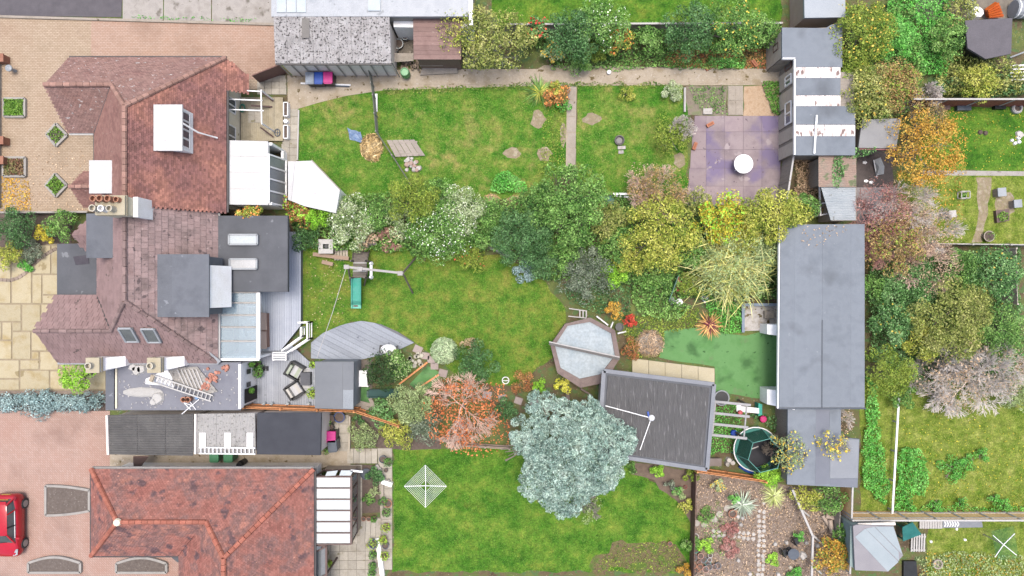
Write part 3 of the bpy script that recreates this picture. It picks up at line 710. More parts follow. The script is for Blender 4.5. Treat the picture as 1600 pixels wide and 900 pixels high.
def face(roof, poly, ea, eb, m, gauge=.11, width=.17, th=.024, single_max=0):
    obj('roof_deck', MB().slab(poly, .1), m, roof)
    tiles(roof, poly, ea, eb, gauge, width, m, th, single_max)
def gutter(parent, a, b, m=None):
    obj('gutter', MB().bar(V3(*a) + V3(0, 0, -.1), V3(*b) + V3(0, 0, -.1), .13, .1), m or GUTTER, parent)
def gable_wall(parent, x, y0, y1, z0, yr, zr, m, th=.25):
    vs = [(x, y0, z0), (x, y1, z0), (x, yr, zr), (x + th, y0, z0), (x + th, y1, z0), (x + th, yr, zr)]
    return obj('gable', MB().add(vs, [(2, 1, 0), (3, 4, 5), (0, 1, 4, 3), (1, 2, 5, 4), (2, 0, 3, 5)]), m, parent)
def dormer(parent, x0, x1, y0, y1, z0, z1, facew, roofm, wallm, side, panes, strips_=1):
    d = obj('dormer', MB().box(x0, y0, z0, x1, y1, z1 - .08), wallm, parent)
    felt_strips(d, [(x0 - .1, y0 - .12, z1), (x1 + .1, y0 - .12, z1), (x1 + .1, y1 + .12, z1), (x0 - .1, y1 + .12, z1)], strips_, roofm, 1, .006, 'felt_strip', .1)
    x = x1 + .01 if side > 0 else x0 - .01
    if panes:
        f = MB(); hh = z1 - .1 - facew
        for i in range(panes + 1): f.bar((x, y0 + .15 + (y1 - y0 - .3) * i / panes, hh), (x, y0 + .15 + (y1 - y0 - .3) * i / panes, z1 - .14), .07)
        f.bar((x, y0 + .15, hh), (x, y1 - .15, hh), .09).bar((x, y0 + .15, z1 - .15), (x, y1 - .15, z1 - .15), .07)
        obj('window_frame', f, UPVC, d)
        for i in range(panes):
            w = (y1 - y0 - .3) / panes; a = y0 + .15 + w * i + .06
            obj('pane', MB().box(min(x, x + .015 * side), a, hh + .05, max(x, x + .015 * side), a + w - .12, z1 - .19), DARKGLASS, d)
    return d
def stack(parent, x0, x1, y0, y1, z0, z1, m, pots, capm, potm=None):
    c = obj('chimney', MB().box(x0, y0, z0, x1, y1, z1), m, parent)
    obj('corbel', MB().box(x0 - .05, y0 - .05, z1 - .22, x1 + .05, y1 + .05, z1 - .1).box(x0 - .03, y0 - .03, z1, x1 + .03, y1 + .03, z1 + .06), capm, c)
    for px_, py_, r, hh, pm in pots:
        obj('chimney_pot', MB().lathe((px_, py_), [(r * 1.1, z1 + .05), (r, z1 + .12), (r * .85, z1 + hh - .1), (r * 1.05, z1 + hh - .08), (r * 1.05, z1 + hh), (r * .8, z1 + hh), (r * .75, z1 + hh - .25)], 14), pm, c)
    return c
PALEPOT = M('pale_chimney_pot', ['#e9dfc6', '#f4eedd'], 3, k=.42)

# ---------------------------------------------------------------- house with the red-brown clay roof and white dormers
h1 = thing('house', 'house with lichen-spotted red-brown clay tile roof and white box dormers', 'house', (-19.5, 8, 0))
xr, xe, xw, yn, yp, zr, ze = -19.64, -15.93, -23.24, 12.83, 4.22, 6.4, 3.0
ya, yw, zw, ys, xg = 9.23, 10.74, 4.97, 8.65, -24.7
xj = xr - (zr - zw) * (xr - xw) / (zr - ze)
rf = obj('roof', MB().slab([(xw + .4, yp, 3.0), (xe - .4, yp, 3.0), (xe - .4, yn - .4, 3.0), (xw + .4, yn - .4, 3.0)], .1), T1C, h1)
face(rf, [V3(xg, yn, ze), V3(xe, yn, ze), V3(xr, ya, zr), V3(xj, yw, zw), V3(xg, yw, zw)], (xg, yn, ze), (xe, yn, ze), T1A)
face(rf, [V3(xe, yn, ze), V3(xe, yp, ze), V3(xr, yp, zr), V3(xr, ya, zr)], (xe, yp, ze), (xe, yn, ze), T1B)
face(rf, [V3(xr, ya, zr), V3(xj, yw, zw), V3(xw, ys, ze), V3(xw, yp, ze), V3(xr, yp, zr)], (xw, yp, ze), (xw, ys, ze), T1C)
face(rf, [V3(xg, yw, zw), V3(xj, yw, zw), V3(xw, ys, ze), V3(xg, ys, ze)], (xg, ys, ze), (xw, ys, ze), T1A)
zx = ze - .93 * (3.4 / 3.71); xx = xe + .93
face(rf, [V3(xe, yn - .03, ze), V3(xx, yn - .75, zx), V3(xx, yn - 1.75, zx), V3(xe, yn - 1.75, ze)], (xx, yn - 1.75, zx), (xx, yn, zx), T1B)
for a, b in (((xg, yw, zw), (xj, yw, zw)), ((xj, yw, zw), (xr, ya, zr)), ((xr, ya, zr), (xe, yn, ze)), ((xr, ya, zr), (xr, yp, zr))): ridge(rf, a, b, RIDGE1, .13)
obj('valley', MB().bar((xj, yw, zw + .03), (xw, ys, ze + .03), .16, .04), GUTTER, rf)
gutter(h1, (xg, yn + .05, ze), (xe, yn + .05, ze)); gutter(h1, (xe + .05, yp, ze), (xe + .05, yn - 1.8, ze)); gutter(h1, (xw - .05, yp, ze), (xw - .05, ys, ze)); gutter(h1, (xg, ys - .05, ze), (xw, ys - .05, ze), GUTTERW)
walls(h1, [(xw, yp, 0), (xe, yp, 0), (xe, yn, 0), (xg, yn, 0), (xg, ys, 0), (xw, ys, 0)], 2.95, CREAM, .35)
gable_wall(h1, xg + .3, ys + .35, yn - .35, 2.9, yw, zw - .2, CREAM)
dormer(h1, -18.5, -17.2, 7.24, 9.4, 4.2, 5.6, .85, M('white_felt', ['#f6f6f4', '#ffffff'], 2, k=.38, specks=[('=#d8d6d0', 4, .7)]), WHITE, 1, 4, 2)
obj('downpipe', MB().tube([(-17.1, 8.55, 5.55), (-16.75, 8.3, 4.6), (-16.2, 8.25, 3.5)], .05), UPVC, h1)
dormer(h1, -22.15, -21.0, 5.1, 6.6, 3.7, 5.1, .8, MATS['white_felt'], WHITE, -1, 2, 1)
pr = obj('porch_roof', MB().slab([(-23.9, 4.55, 3.0), (-22.4, 4.55, 3.0), (-22.4, 6.5, 3.0), (-23.9, 6.5, 3.0)], .1), T1C, h1)
for sy, y in ((1, 6.5), (-1, 4.5)):
    poly = [V3(-23.9, y, 2.95), V3(-22.3, y, 2.95), V3(-22.3, 5.5, 4.0), V3(-24.0, 5.5, 4.0)]
    obj('roof_deck', MB().slab(poly, .08), T1C, pr); tiles(pr, poly, (-23.9, y, 2.95), (-22.3, y, 2.95), .105, .17, T1C)
ridge(pr, (-24.0, 5.5, 4.0), (-22.2, 5.5, 4.0), RIDGE1, .12)
walls(h1, [(-23.9, 4.6, 0), (-22.4, 4.6, 0), (-22.4, 6.4, 0), (-23.9, 6.4, 0)], 2.9, CREAM, .1, 'porch_wall')
stack(h1, -20.35, -18.95, 3.6, 4.5, 4.2, 7.6, CREAM, [(-20.2, 4.32, .15, .55, TERRA), (-19.85, 4.32, .15, .6, TERRA), (-19.5, 4.32, .15, .55, TERRA), (-19.2, 4.3, .13, .35, TERRA), (-20.2, 3.85, .16, .6, PALEPOT), (-19.85, 3.85, .15, .5, UPVC), (-19.45, 3.85, .15, .5, PALEPOT)], M('corbel_cream', ['#cbb98e', '#dccca4'], 2))
obj('chimney_flashing', MB().box(-18.94, 3.55, 4.4, -18.7, 4.55, 6.9), WHITE, h1)
# rear wall openings
for y0, y1 in ((8.2, 9.4), (10.2, 11.0)): window_on(h1, (xe - .36, y0), (xe - .36, y1), .9, 2.2, UPVC, DARKGLASS, 2)
obj('door', MB().box(xe - .37, 6.95, 0, xe - .3, 7.8, 2.1), M('maroon_paint', ['#7a3038', '#8a3a40'], 2, rough=.4), h1)
# lean-to of white insulated panels behind it
c1 = thing('lean_to', 'white panel roofed lean-to against the red-brown tiled house', 'conservatory', (-14.6, 7, 0))
PANELW = M('white_panel', ['#f2f2f0', '#ffffff'], .8, k=.38, rough=.6, bump=.02, specks=[('=#c4beb2', 5, .72)])
ya_ = [P(356, y, 2.75).y for y in (219, 243.5, 269, 294.5, 320)]
for i in range(4):
    a, b = ya_[i] - .015, ya_[i + 1] + .015
    obj('roof_panel', MB().slab([(-15.95, b, 2.8), (-13.75, b, 2.55), (-13.75, a, 2.55), (-15.95, a, 2.8)], .07), PANELW, c1)
for y in ya_[1:4]: obj('joint', MB().bar((-15.95, y, 2.815), (-13.75, y, 2.565), .035, .02), GUTTERW, c1)
obj('frame', MB().box(-15.85, ya_[4] + .1, 2.3, -13.75, ya_[0] - .1, 2.46), UPVC, c1)
obj('wall', MB().box(-15.8, ya_[4] + .05, -.03, -13.6, ya_[4] + .2, 2.35).box(-15.8, ya_[0] - .2, -.03, -13.6, ya_[0] - .05, 2.35).box(-13.65, ya_[4] + .2, -.03, -13.5, ya_[0] - .2, .7), WHITE, c1)
f = MB(); y0, y1 = ya_[4] + .15, ya_[0] - .75
for i in range(5):
    y = y0 + (y1 - y0) * i / 4; f.bar((-13.72, y, 2.5), (-13.35, y, .75), .09)
f.bar((-13.72, y0, 2.5), (-13.72, y1, 2.5), .1).bar((-13.35, y0, .72), (-13.35, y1, .72), .12)
obj('window_frame', f, UPVC, c1)
for i in range(4):
    a, b = y0 + (y1 - y0) * (i + .1) / 4, y0 + (y1 - y0) * (i + .9) / 4
    obj('pane', MB().slab([(-13.7, a, 2.42), (-13.36, a, .8), (-13.36, b, .8), (-13.7, b, 2.42)], .02), M('grey_glass', ['#7d8488', '#9aa0a3'], 1, rough=.1, bump=0, spec=.6), c1)

# ---------------------------------------------------------------- house with mauve concrete tiles and grey dormers
h2 = thing('house', 'house with mauve concrete tile roof and flat grey felt dormers', 'house', (-19.5, 0, 0))
xe2, xw2, yn2, ya2, ys2 = -16.4, -23.1, 4.18, -.65, -4.15
xg2, yr2, zr2, yw2 = -25.35, -2.28, 4.8, -.41
xj2 = xr - (zr - zr2) * (xr - xw2) / (zr - ze); zo = 5.95
GREYFELT = M('grey_felt', ['=#7f848d', '=#8f949d', '=#878c95'], .9, bump=.3, bscale=60, vary=.06, rough=.75, specks=[('=#b4b9c2', 2, .7)])
DARKFELT = M('dark_felt', ['=#74777d', '=#84878d'], .9, bump=.3, bscale=60, vary=.06, specks=[('=#a8abb0', 1.6, .66)])
rf2 = obj('roof', MB().slab([(xw2 + .4, ys2 + .4, 3.0), (xe2 - .4, ys2 + .4, 3.0), (xe2 - .4, yn2, 3.0), (xw2 + .4, yn2, 3.0)], .1), T2, h2)
face(rf2, [V3(xe2, ys2, ze), V3(xe2, yn2, ze), V3(xr, yn2, zr), V3(xr, ya2, zr)], (xe2, ys2, ze), (xe2, yn2, ze), T2W, .33, .31, .035, 270)
face(rf2, [V3(xr, ya2, zr), V3(xj2, yr2, zr2), V3(xw2, yw2, ze), V3(xw2, yn2, ze), V3(xr, yn2, zr)], (xw2, yw2, ze), (xw2, yn2, ze), T2, .33, .31, .02)
face(rf2, [V3(xg2, yr2, zr2), V3(xj2, yr2, zr2), V3(xr, ya2, zr), V3(xe2, ys2, ze), V3(xg2, ys2, ze)], (xg2, ys2, ze), (xe2, ys2, ze), T2, .33, .31, .03)
face(rf2, [V3(xg2, yr2, zr2), V3(xj2, yr2, zr2), V3(xw2, yw2, ze), V3(xg2, yw2, ze)], (xg2, yw2, ze), (xw2, yw2, ze), T2, .33, .31, .03)
RIDGE2 = M('ridge_concrete', ['=#b09490', '=#c4a8a2'], 2, island=.2)
for a, b in (((xg2, yr2, zr2), (xj2, yr2, zr2)), ((xj2, yr2, zr2), (xr, ya2, zr)), ((xr, ya2, zr), (xe2, ys2, ze)), ((xr, ya2, zr), (xr, yn2, zr))): ridge(rf2, a, b, RIDGE2, .12, .42)
obj('valley', MB().bar((xj2, yr2, zr2 + .03), (xw2, yw2, ze + .03), .1, .04), GUTTER, rf2)
obj('hip_flashing', MB().slab([P(319, 549, 3.5), P(325, 548, 3.4), P(345, 564, 3.1), P(340, 570, 3.1)], .03), LEAD, rf2)
gutter(h2, (xe2 + .05, ys2, ze), (xe2 + .05, yn2, ze), GUTTERW); gutter(h2, (xg2, ys2 - .05, ze), (xe2, ys2 - .05, ze), LEAD)
walls(h2, [(xw2, ys2, 0), (xe2, ys2, 0), (xe2, yn2, 0), (xw2, yn2, 0)], 2.95, CREAM, .3)
obj('wall', MB().box(xg2 + .3, ys2 + .3, -.05, xw2 + .3, yw2 - .3, 2.95), CREAM, h2)
gable_wall(h2, xg2 + .25, ys2 + .3, yw2 - .3, 2.9, yr2, zr2 - .2, CREAM)
dormer(h2, -18.6, -15.95, -1.4, 1.65, 3.4, 5.3, .9, GREYFELT, GREYFELT, 1, 0, 3)
obj('dormer_front', MB().slab([(-15.9, -1.05, 5.1), (-15.9, 1.2, 5.1), (-15.5, 1.2, 3.3), (-15.5, -1.05, 3.3)], .12), WHITE, h2)  # foot pushed outward: the slope is shaped to make the white face catch more light
dormer(h2, -22.3, -20.95, 1.7, 3.8, 3.6, 5.1, .8, GREYFELT, GREYFELT, -1, 2, 2)
pr = obj('porch_roof', MB().slab([(-23.8, 2.1, 3.0), (-22.4, 2.1, 3.0), (-22.4, 3.7, 3.0), (-23.8, 3.7, 3.0)], .1), T2, h2)
for y in (3.72, 2.08):
    poly = [V3(-23.75, y, 2.95), V3(-22.25, y, 2.95), V3(-22.25, 2.9, 3.9), V3(-23.95, 2.9, 3.9)]
    obj('roof_deck', MB().slab(poly, .08), T2, pr); tiles(pr, poly, (-23.75, y, 2.95), (-22.3, y, 2.95), .3, .3, T2)
walls(h2, [(-23.7, 2.15, 0), (-22.4, 2.15, 0), (-22.4, 3.65, 0), (-23.7, 3.65, 0)], 2.9, CREAM, .1, 'porch_wall')
fr = obj('flat_roof', MB().slab(PP([(89, 381), (152, 380), (152, 462), (89, 461)], 2.75), .18), DARKFELT, h2)
felt_strips(fr, PP([(89.5, 381.5), (152, 380.5), (152, 461.5), (89.5, 460.5)], 2.77), 3, DARKFELT, 1)
obj('felt_patch', MB().slab(PP([(114, 401), (138, 398), (139, 412), (118, 414)], 2.82), .02), M('black_patch', ['#2b2730', '#37333b'], 3), fr)
walls(h2, PP([(89, 381), (152, 380), (152, 462), (89, 461)], 2.75), 2.6, CREAM, .2)
def rooflight(parent, c, u, v, w, hgt, fm, gm, nn=V3(0, 0, 1)):
    c, u, v = V3(*c), V3(*u).normalized(), V3(*v).normalized(); n_ = u.cross(v).normalized(); n_ = n_ if n_.z > 0 else -n_
    q = [c + u * sx * w / 2 + v * sy * hgt / 2 for sx, sy in ((-1, -1), (1, -1), (1, 1), (-1, 1))]; f = MB()
    for i in range(4): f.bar(q[i] + n_ * .07, q[(i + 1) % 4] + n_ * .07, .1, .14)
    r = obj('rooflight', f, fm, parent); k = [c + (p - c) * .97 + n_ * .1 for p in q]; obj('pane', MB().slab(k, .03), gm, r); return r
GREYFRAME = M('grey_frame', ['#9aa4ac', '#b4bcc2'], 2, rough=.4)
SKYGLASS = M('sky_reflecting_glass', ['#c9dde2', '#dceaec'], .8, rough=.06, bump=0, spec=.8)
MIDGLASS = M('dim_glass', ['#545a5e', '#70777a'], 1.4, rough=.06, bump=0, spec=.8)
sl_ = (zr - ze) / (ya2 - ys2); vdir = V3(0, 1, sl_)
for x, y in ((203, 522), (238, 523)):
    z = 4.55; p = P(x, y, z); z = ze + (p.y - ys2) * sl_; p = P(x, y, z); z = ze + (p.y - ys2) * sl_
    rooflight(rf2, (p.x, p.y, z + .05), (1, 0, 0), vdir, .68, 1.05, GREYFRAME, MIDGLASS)
CAPST = M('corbel_cream', ['#cbb98e', '#dccca4'], 2)
for x in (-22.25, -19.0):
    stack(h2, x - .3, x + .35, -4.45, -3.75, 2.0, 4.75, WHITE, [(x - .05, -4.1, .17, .4, PALEPOT)], CAPST)
    obj('chimney_shoulder', MB().prism([(x + .35, -4.4), (x + .95, -4.3), (x + .95, -3.75), (x + .35, -3.75)], 2.2, [4.3, 3.4, 3.4, 4.3]), WHITE, h2)
    obj('chimney_cap', MB().box(x - .34, -4.5, 4.76, x + .39, -3.7, 4.86), CAPST, h2)
# rear flat roofed extension with two rooflights
ext = obj('extension_roof', MB().slab(PP([(339, 337), (450, 337), (450, 456), (339, 456)], 3.0), .22), DARKFELT, h2)
felt_strips(ext, PP([(339.5, 337.5), (449.5, 337.5), (449.5, 455.5), (339.5, 455.5)], 3.02), 4, DARKFELT, 1)
for (x0, y0, x1, y1), gm in (((359, 367, 403, 382), SKYGLASS), ((360, 405, 402, 420), M('pale_blind_glass', ['#cfd0ce', '#e9ebea'], .9, rough=.1, bump=0))):
    c = P((x0 + x1) / 2, (y0 + y1) / 2, 3.1); rooflight(ext, c, (1, 0, 0), (0, 1, 0), L(x1 - x0, 3.1), L(y1 - y0, 3.1), GREYFRAME, gm)
walls(h2, PP([(339, 337), (428, 337), (428, 456), (339, 456)], 3.0), 2.8, CREAM, .12, 'extension_wall')
e = P(428, 400, 3.0).x - .1; window_on(h2, (e, 0.4), (e, 3.6), .1, 2.3, GREYFRAME, DARKGLASS, 4)
# glazed roof lean-to: frame, panes, furnished floor inside
cons = thing('conservatory', 'glass roofed conservatory with white rafters beside the grey deck', 'conservatory', (-15.3, -2, 0))
q = [P(343, 457, 2.8), P(404, 457, 2.55), P(404, 561, 2.55), P(343, 561, 2.8)]; a, b, c, d = [V3(*p) for p in q]
ys_ = [0, .155, .34, .52, .73, 1]; CG = glass('conservatory_glass', '#c3d8e4', .05, .42)
for t0, t1 in zip(ys_, ys_[1:]):
    t0 += .012; t1 -= .012
    obj('pane', MB().slab([a.lerp(d, t0), b.lerp(c, t0), b.lerp(c, t1), a.lerp(d, t1)], .02), CG, cons)
f = MB()
for t in ys_: f.bar(a.lerp(d, t) + V3(0, 0, .02), b.lerp(c, t) + V3(0, 0, .02), .07, .06)
obj('rafters', f, M('brownish_rafter', ['#c4b9ac', '#d8cfc4'], 2), cons)
f = MB().bar(b, c, .2, .12).bar(a, d, .14, .1).bar(c + V3(.05, -.02, .01), d + V3(0, -.02, .01), .14, .1)
obj('eaves_beam', f, UPVC, cons)
obj('wall', MB().box(a.x, c.y + .02, -.02, c.x - .02, c.y + .14, 2.4).box(c.x - .7, c.y + .16, -.02, c.x - .58, b.y - .1, .9), WHITE, cons)
f = MB()
for i in range(6):
    y = b.y - .1 + (c.y - b.y + .2) * i / 5; f.bar((c.x - .62, y, .9), (c.x - .62, y, 2.5), .07)
obj('window_frame', f, UPVC, cons)
obj('floor', MB().box(a.x, c.y + .15, -.02, c.x - .72, b.y - .02, .1), M('pale_tile_floor', ['#c9c7c2', '#dad8d4'], 1.5), cons)
ST = M('stone_arch', ['#a89c8b', '#bdb2a2'], 3)
for i, (x, y) in enumerate(((-15.6, -.75), (-15.2, -1.3), (-15.5, -2.5))):
    t = thing('armchair', ['pale armchair under the first conservatory panes', 'round armchair in the middle of the conservatory', 'low white seat near the conservatory end wall'][i], 'chair', (x, y, .1))
    obj('seat', MB().obox((x, y), .75, .7, .1, .52, .1 * i), M('cream_fabric', ['#d7cfc2', '#e6e0d6'], 3), t)
    obj('backrest', MB().obox((x - .32, y), .16, .72, .5, .95, .1 * i), MATS['cream_fabric'], t)
    obj('cushion', MB().obox((x + .05, y), .5, .5, .5, .58, .3 * i, .9), ST, t)
# side block with the flat roof under repair
fb = thing('flat_roofed_block', 'flat grey felt roofed side block strewn with roofing rubble', 'building', (-19, -5.6, 0))
qd = PP([(165, 566), (376, 566), (376, 641), (165, 641)], 2.8)
obj('wall', MB().prism([(p.x, p.y) for p in shrink(qd, .12)], -.05, 2.6), WHITE, fb)
obj('roof', MB().slab(qd, .18), M('block_felt', ['=#9a9ca8', '=#acaeb8', '=#a2a4ae'], .7, bump=.25, bscale=50, specks=[('=#d0d2d8', 2.2, .7), ('=#84868f', 2, .7)]), fb)
felt_strips(fb, PP([(181, 567), (374, 567), (374, 640), (181, 640)], 2.82), 3, MATS['block_felt'], 0)
obj('parapet', MB().slab(PP([(165.5, 567), (178, 567), (178, 640), (165.5, 640)], 2.9), .1), GREYFELT, fb)
obj('kerb_tiles', MB().slab(PP([(180, 568), (182.5, 568), (182.5, 638), (180, 638)], 2.92), .08), CREAM, fb)
xq = qd[1].x - .1
obj('fascia', MB().box(xq, qd[2].y + .1, 2.45, xq + .14, qd[1].y - .1, 2.86), UPVC, fb)
for i, yy in enumerate((-4.75, -5.5)):
    obj('vent_window', MB().box(xq + .02, yy - .22, 1.2 + .0 * i, xq + .06, yy + .05, 1.7), M('black_plastic', ['#1d1d1f', '#2a2a2c'], 3, rough=.4), fb)
obj('doorway', MB().box(xq + .02, qd[2].y + .25, 0, xq + .06, qd[2].y + 1.05, 2.0), M('black_opening', ['#151414', '#201e1e'], 3), fb)
LEAFBALL = leafmat('box_ball_green', ['#3f6b24', '#5a8a34', '#76a548'], 3)
for y, lb in ((-4.45, 'green ball topiary on the white wall beside the vents'), (-5.95, 'green ball topiary on the white wall beside the black doorway')):
    t = thing('topiary_ball', lb, 'topiary', (xq + .2, y, 1.25)); V, F = clump_leaves((xq + .2, y, 1.45), (.17, .17, .17), 260, .07, .6); npmesh('foliage', V, F, LEAFBALL, t)
    obj('wall_bracket', MB().bar((xq, y, 1.45), (xq + .2, y, 1.45), .04).lathe((xq + .2, y), [(.1, 1.25), (.13, 1.45), (.08, 1.5)], 8), GUTTER, t)

# ---------------------------------------------------------------- house with the rose-red clay roof
h3 = thing('house', 'house with rose-red mottled clay tile hipped roof beside the red car', 'house', (-17, -14, 0))
X0, X1, Y0, YS, YR, ZR, XA = -23.42, -11.05, -10.09, -14.9, -12.5, 4.52, -21.1
XR, ZM, YA, XM, XJ, YE = -15.0, 5.5, -14.05, -18.55, -16.35, -24.0
rf3 = obj('roof', MB().slab([(X0 + .4, YS + .3, 3.0), (X1 - .4, YS + .3, 3.0), (X1 - .4, Y0 - .4, 3.0), (X0 + .4, Y0 - .4, 3.0)], .1), T3, h3)
face(rf3, [V3(X0, Y0, ze), V3(X1, Y0, ze), V3(XR, YA, ZM), V3(XJ, YR, ZR), V3(XA, YR, ZR)], (X0, Y0, ze), (X1, Y0, ze), T3)
face(rf3, [V3(X0, Y0, ze), V3(XA, YR, ZR), V3(X0, YS, ze)], (X0, YS, ze), (X0, Y0, ze), T3)
face(rf3, [V3(X0, YS, ze), V3(XA, YR, ZR), V3(XJ, YR, ZR), V3(XM, YS, ze)], (X0, YS, ze), (XM, YS, ze), T3)
face(rf3, [V3(XR, YA, ZM), V3(XJ, YR, ZR), V3(XM, YS, ze), V3(XM, YE, ze), V3(XR, YE, ZM)], (XM, YE, ze), (XM, YS, ze), T3)
face(rf3, [V3(X1, Y0, ze), V3(XR, YA, ZM), V3(XR, YE, ZM), V3(X1, YE, ze)], (X1, YE, ze), (X1, Y0, ze), T3)
for a, b in (((X0, Y0, ze), (XA, YR, ZR)), ((X0, YS, ze), (XA, YR, ZR)), ((XA, YR, ZR), (XJ, YR, ZR)), ((XJ, YR, ZR), (XR, YA, ZM)), ((X1, Y0, ze), (XR, YA, ZM)), ((XR, YA, ZM), (XR, YE, ZM))): ridge(rf3, a, b, RIDGE3, .14)
obj('mortar_patch', MB().lathe((XA + .05, YR), [(.22, ZR + .05), (.18, ZR + .18), (.05, ZR + .2)], 9), CREAM, rf3)
gutter(h3, (X0, Y0 + .06, ze), (X1, Y0 + .06, ze), M('gutter_grey', ['#8a8680', '#a29e98'], 2)); gutter(h3, (X0 - .06, YS, ze), (X0 - .06, Y0, ze)); gutter(h3, (X0, YS - .06, ze), (XM, YS - .06, ze)); gutter(h3, (X1 + .06, YE, ze), (X1 + .06, Y0, ze))
walls(h3, [(X0, YS, 0), (XM, YS, 0), (XM, YE, 0), (X1, YE, 0), (X1, Y0, 0), (X0, Y0, 0)], 2.95, WHITE, .4)
obj('corner_roof', MB().slab(PP([(264, 868), (282, 867), (283, 880), (279, 880)], 2.7), .08), DARKFELT, h3)
for x0, x1 in ((-20.9, -20.1), (-17.6, -16.4), (-14.5, -13.3)): window_on(h3, (x1, Y0 - .41), (x0, Y0 - .41), 1.0, 2.2, M('maroon_frame', ['#8d3a38', '#a04843'], 2), DARKGLASS, 2)
# its conservatory: six opal panels in brown frames
cz = thing('conservatory', 'brown framed conservatory with six white roof panels behind the rose-red roof', 'conservatory', (-10, -12.5, 0))
BROWN = M('brown_frame', ['#4d3530', '#5f433c'], 3, rough=.5)
OPAL = M('opal_panel', ['#e8f0f0', '#f2f7f6'], .8, rough=.3, bump=.02, k=.42, specks=[('#7c8684', 5, .76)])
a, b, c, d = P(491, 745, 2.85), P(549, 745, 2.6), P(549, 850, 2.6), P(491, 850, 2.85)
for i in range(6):
    t0, t1 = i / 6 + .012, (i + 1) / 6 - .012; obj('roof_panel', MB().slab([a.lerp(d, t0), b.lerp(c, t0), b.lerp(c, t1), a.lerp(d, t1)], .04), OPAL, cz)
f = MB()
for i in range(7): f.bar(a.lerp(d, i / 6) + V3(0, 0, .02), b.lerp(c, i / 6) + V3(0, 0, .02), .06, .07)
f.bar(b, c, .12, .12).bar(a, d, .08, .1); obj('rafters', f, BROWN, cz)
obj('wall', MB().box(a.x, c.y + .05, -.02, c.x - .04, c.y + .18, .8).box(c.x - .18, c.y + .2, -.02, c.x - .04, b.y - .05, .8).box(a.x, b.y - .18, -.02, c.x - .2, b.y - .04, .8), M('buff_brick', ['#b29a80', '#c4ad93'], 4), cz)
f = MB(); n = 5
for i in range(n + 1):
    y = b.y - .05 + (c.y - b.y + .1) * i / n; f.bar((b.x - .1, y, .8), (b.x - .02, y, 2.5), .08)
f.bar((b.x - .1, b.y, .82), (b.x - .1, c.y, .82), .12).bar((a.x, b.y - .1, .82), (b.x, b.y - .1, .82), .1)
for i in range(4):
    x = a.x + (b.x - a.x) * i / 3; f.bar((x, b.y - .1, .8), (x, b.y + .02, 2.6), .08)
f.bar((a.x, b.y + .03, 2.62), (b.x, b.y + .03, 2.58), .1); obj('window_frame', f, BROWN, cz)
for i in range(n):
    y0_, y1_ = b.y - .05 + (c.y - b.y + .1) * (i + .12) / n, b.y - .05 + (c.y - b.y + .1) * (i + .88) / n
    obj('pane', MB().slab([(b.x - .09, y0_, .88), (b.x - .02, y0_, 2.45), (b.x - .02, y1_, 2.45), (b.x - .09, y1_, .88)], .02), MIDGLASS, cz)
obj('top_window', MB().slab(PP([(511, 737), (528, 735), (524, 743), (508, 744)], 2.75), .03), SKYGLASS, cz); obj('top_window', MB().slab(PP([(533, 735), (552, 735), (548, 743), (530, 743)], 2.75), .03), SKYGLASS, cz)
obj('gutter', MB().bar(P(548, 735, 2.7), P(567, 737, 2.7), .1, .1), UPVC, cz)
po = thing('porch', 'dark brown glazed porch below the six white panels', 'porch', (-10.8, -16, 0))
f = MB(); p0, p1 = P(490, 851, 2.4), P(510, 853, 2.4); f.bar(p0, p1, .1).bar(p1, (p1.x, -22, 2.4), .1)
for y in (p1.y, -16.2, -17.6): f.bar((p1.x, y, 0), (p1.x, y, 2.4), .09).bar((p0.x, y - .4, 2.42), (p1.x, y, 2.4), .08)
obj('frame', f, BROWN, po)
for y0_, y1_ in ((p1.y - .1, -16.15), (-16.3, -17.5)): obj('pane', MB().slab([(p1.x, y0_, 2.36), (p0.x + .1, y0_ - .3, 2.38), (p0.x + .1, y1_ - .3, 2.38), (p1.x, y1_, 2.36)], .02), MIDGLASS, po)
# ================================================================ GARAGES, SHEDS AND OTHER OUTBUILDINGS
ASB = M('mossy_asbestos', ['=#c8c4c2', '=#e0dcda', '=#f2f0ee'], 2.2, bump=.4, rough=.9, specks=[('=#686462', 9, .565), ('=#f4f2f0', 6, .64)])
PALEWALL = M('pale_panel_wall', ['#dcd2c8', '#e8e0d8'], 1.2, bump=.2, k=.7)
def block(name, label, px, z, wallm, roofm=None, cat='shed', inset=.12, strips_=0, along=0, thick=.14, felt=None, group=None):
    q = PP(px, z); c = sum(q, V3(0, 0, 0)) / len(q); t = thing(name, label, cat, (c.x, c.y, 0), group)
    walls(t, q, z - thick * .5, wallm, inset)
    r = obj('roof', MB().slab(q, thick), roofm or GREYFELT, t)
    if strips_: felt_strips(t, [V3(p.x, p.y, z + .008) + (c - p).normalized() * .03 * V3(1, 1, 0).length * 0 for p in q], strips_, felt or roofm, along)
    return t, r
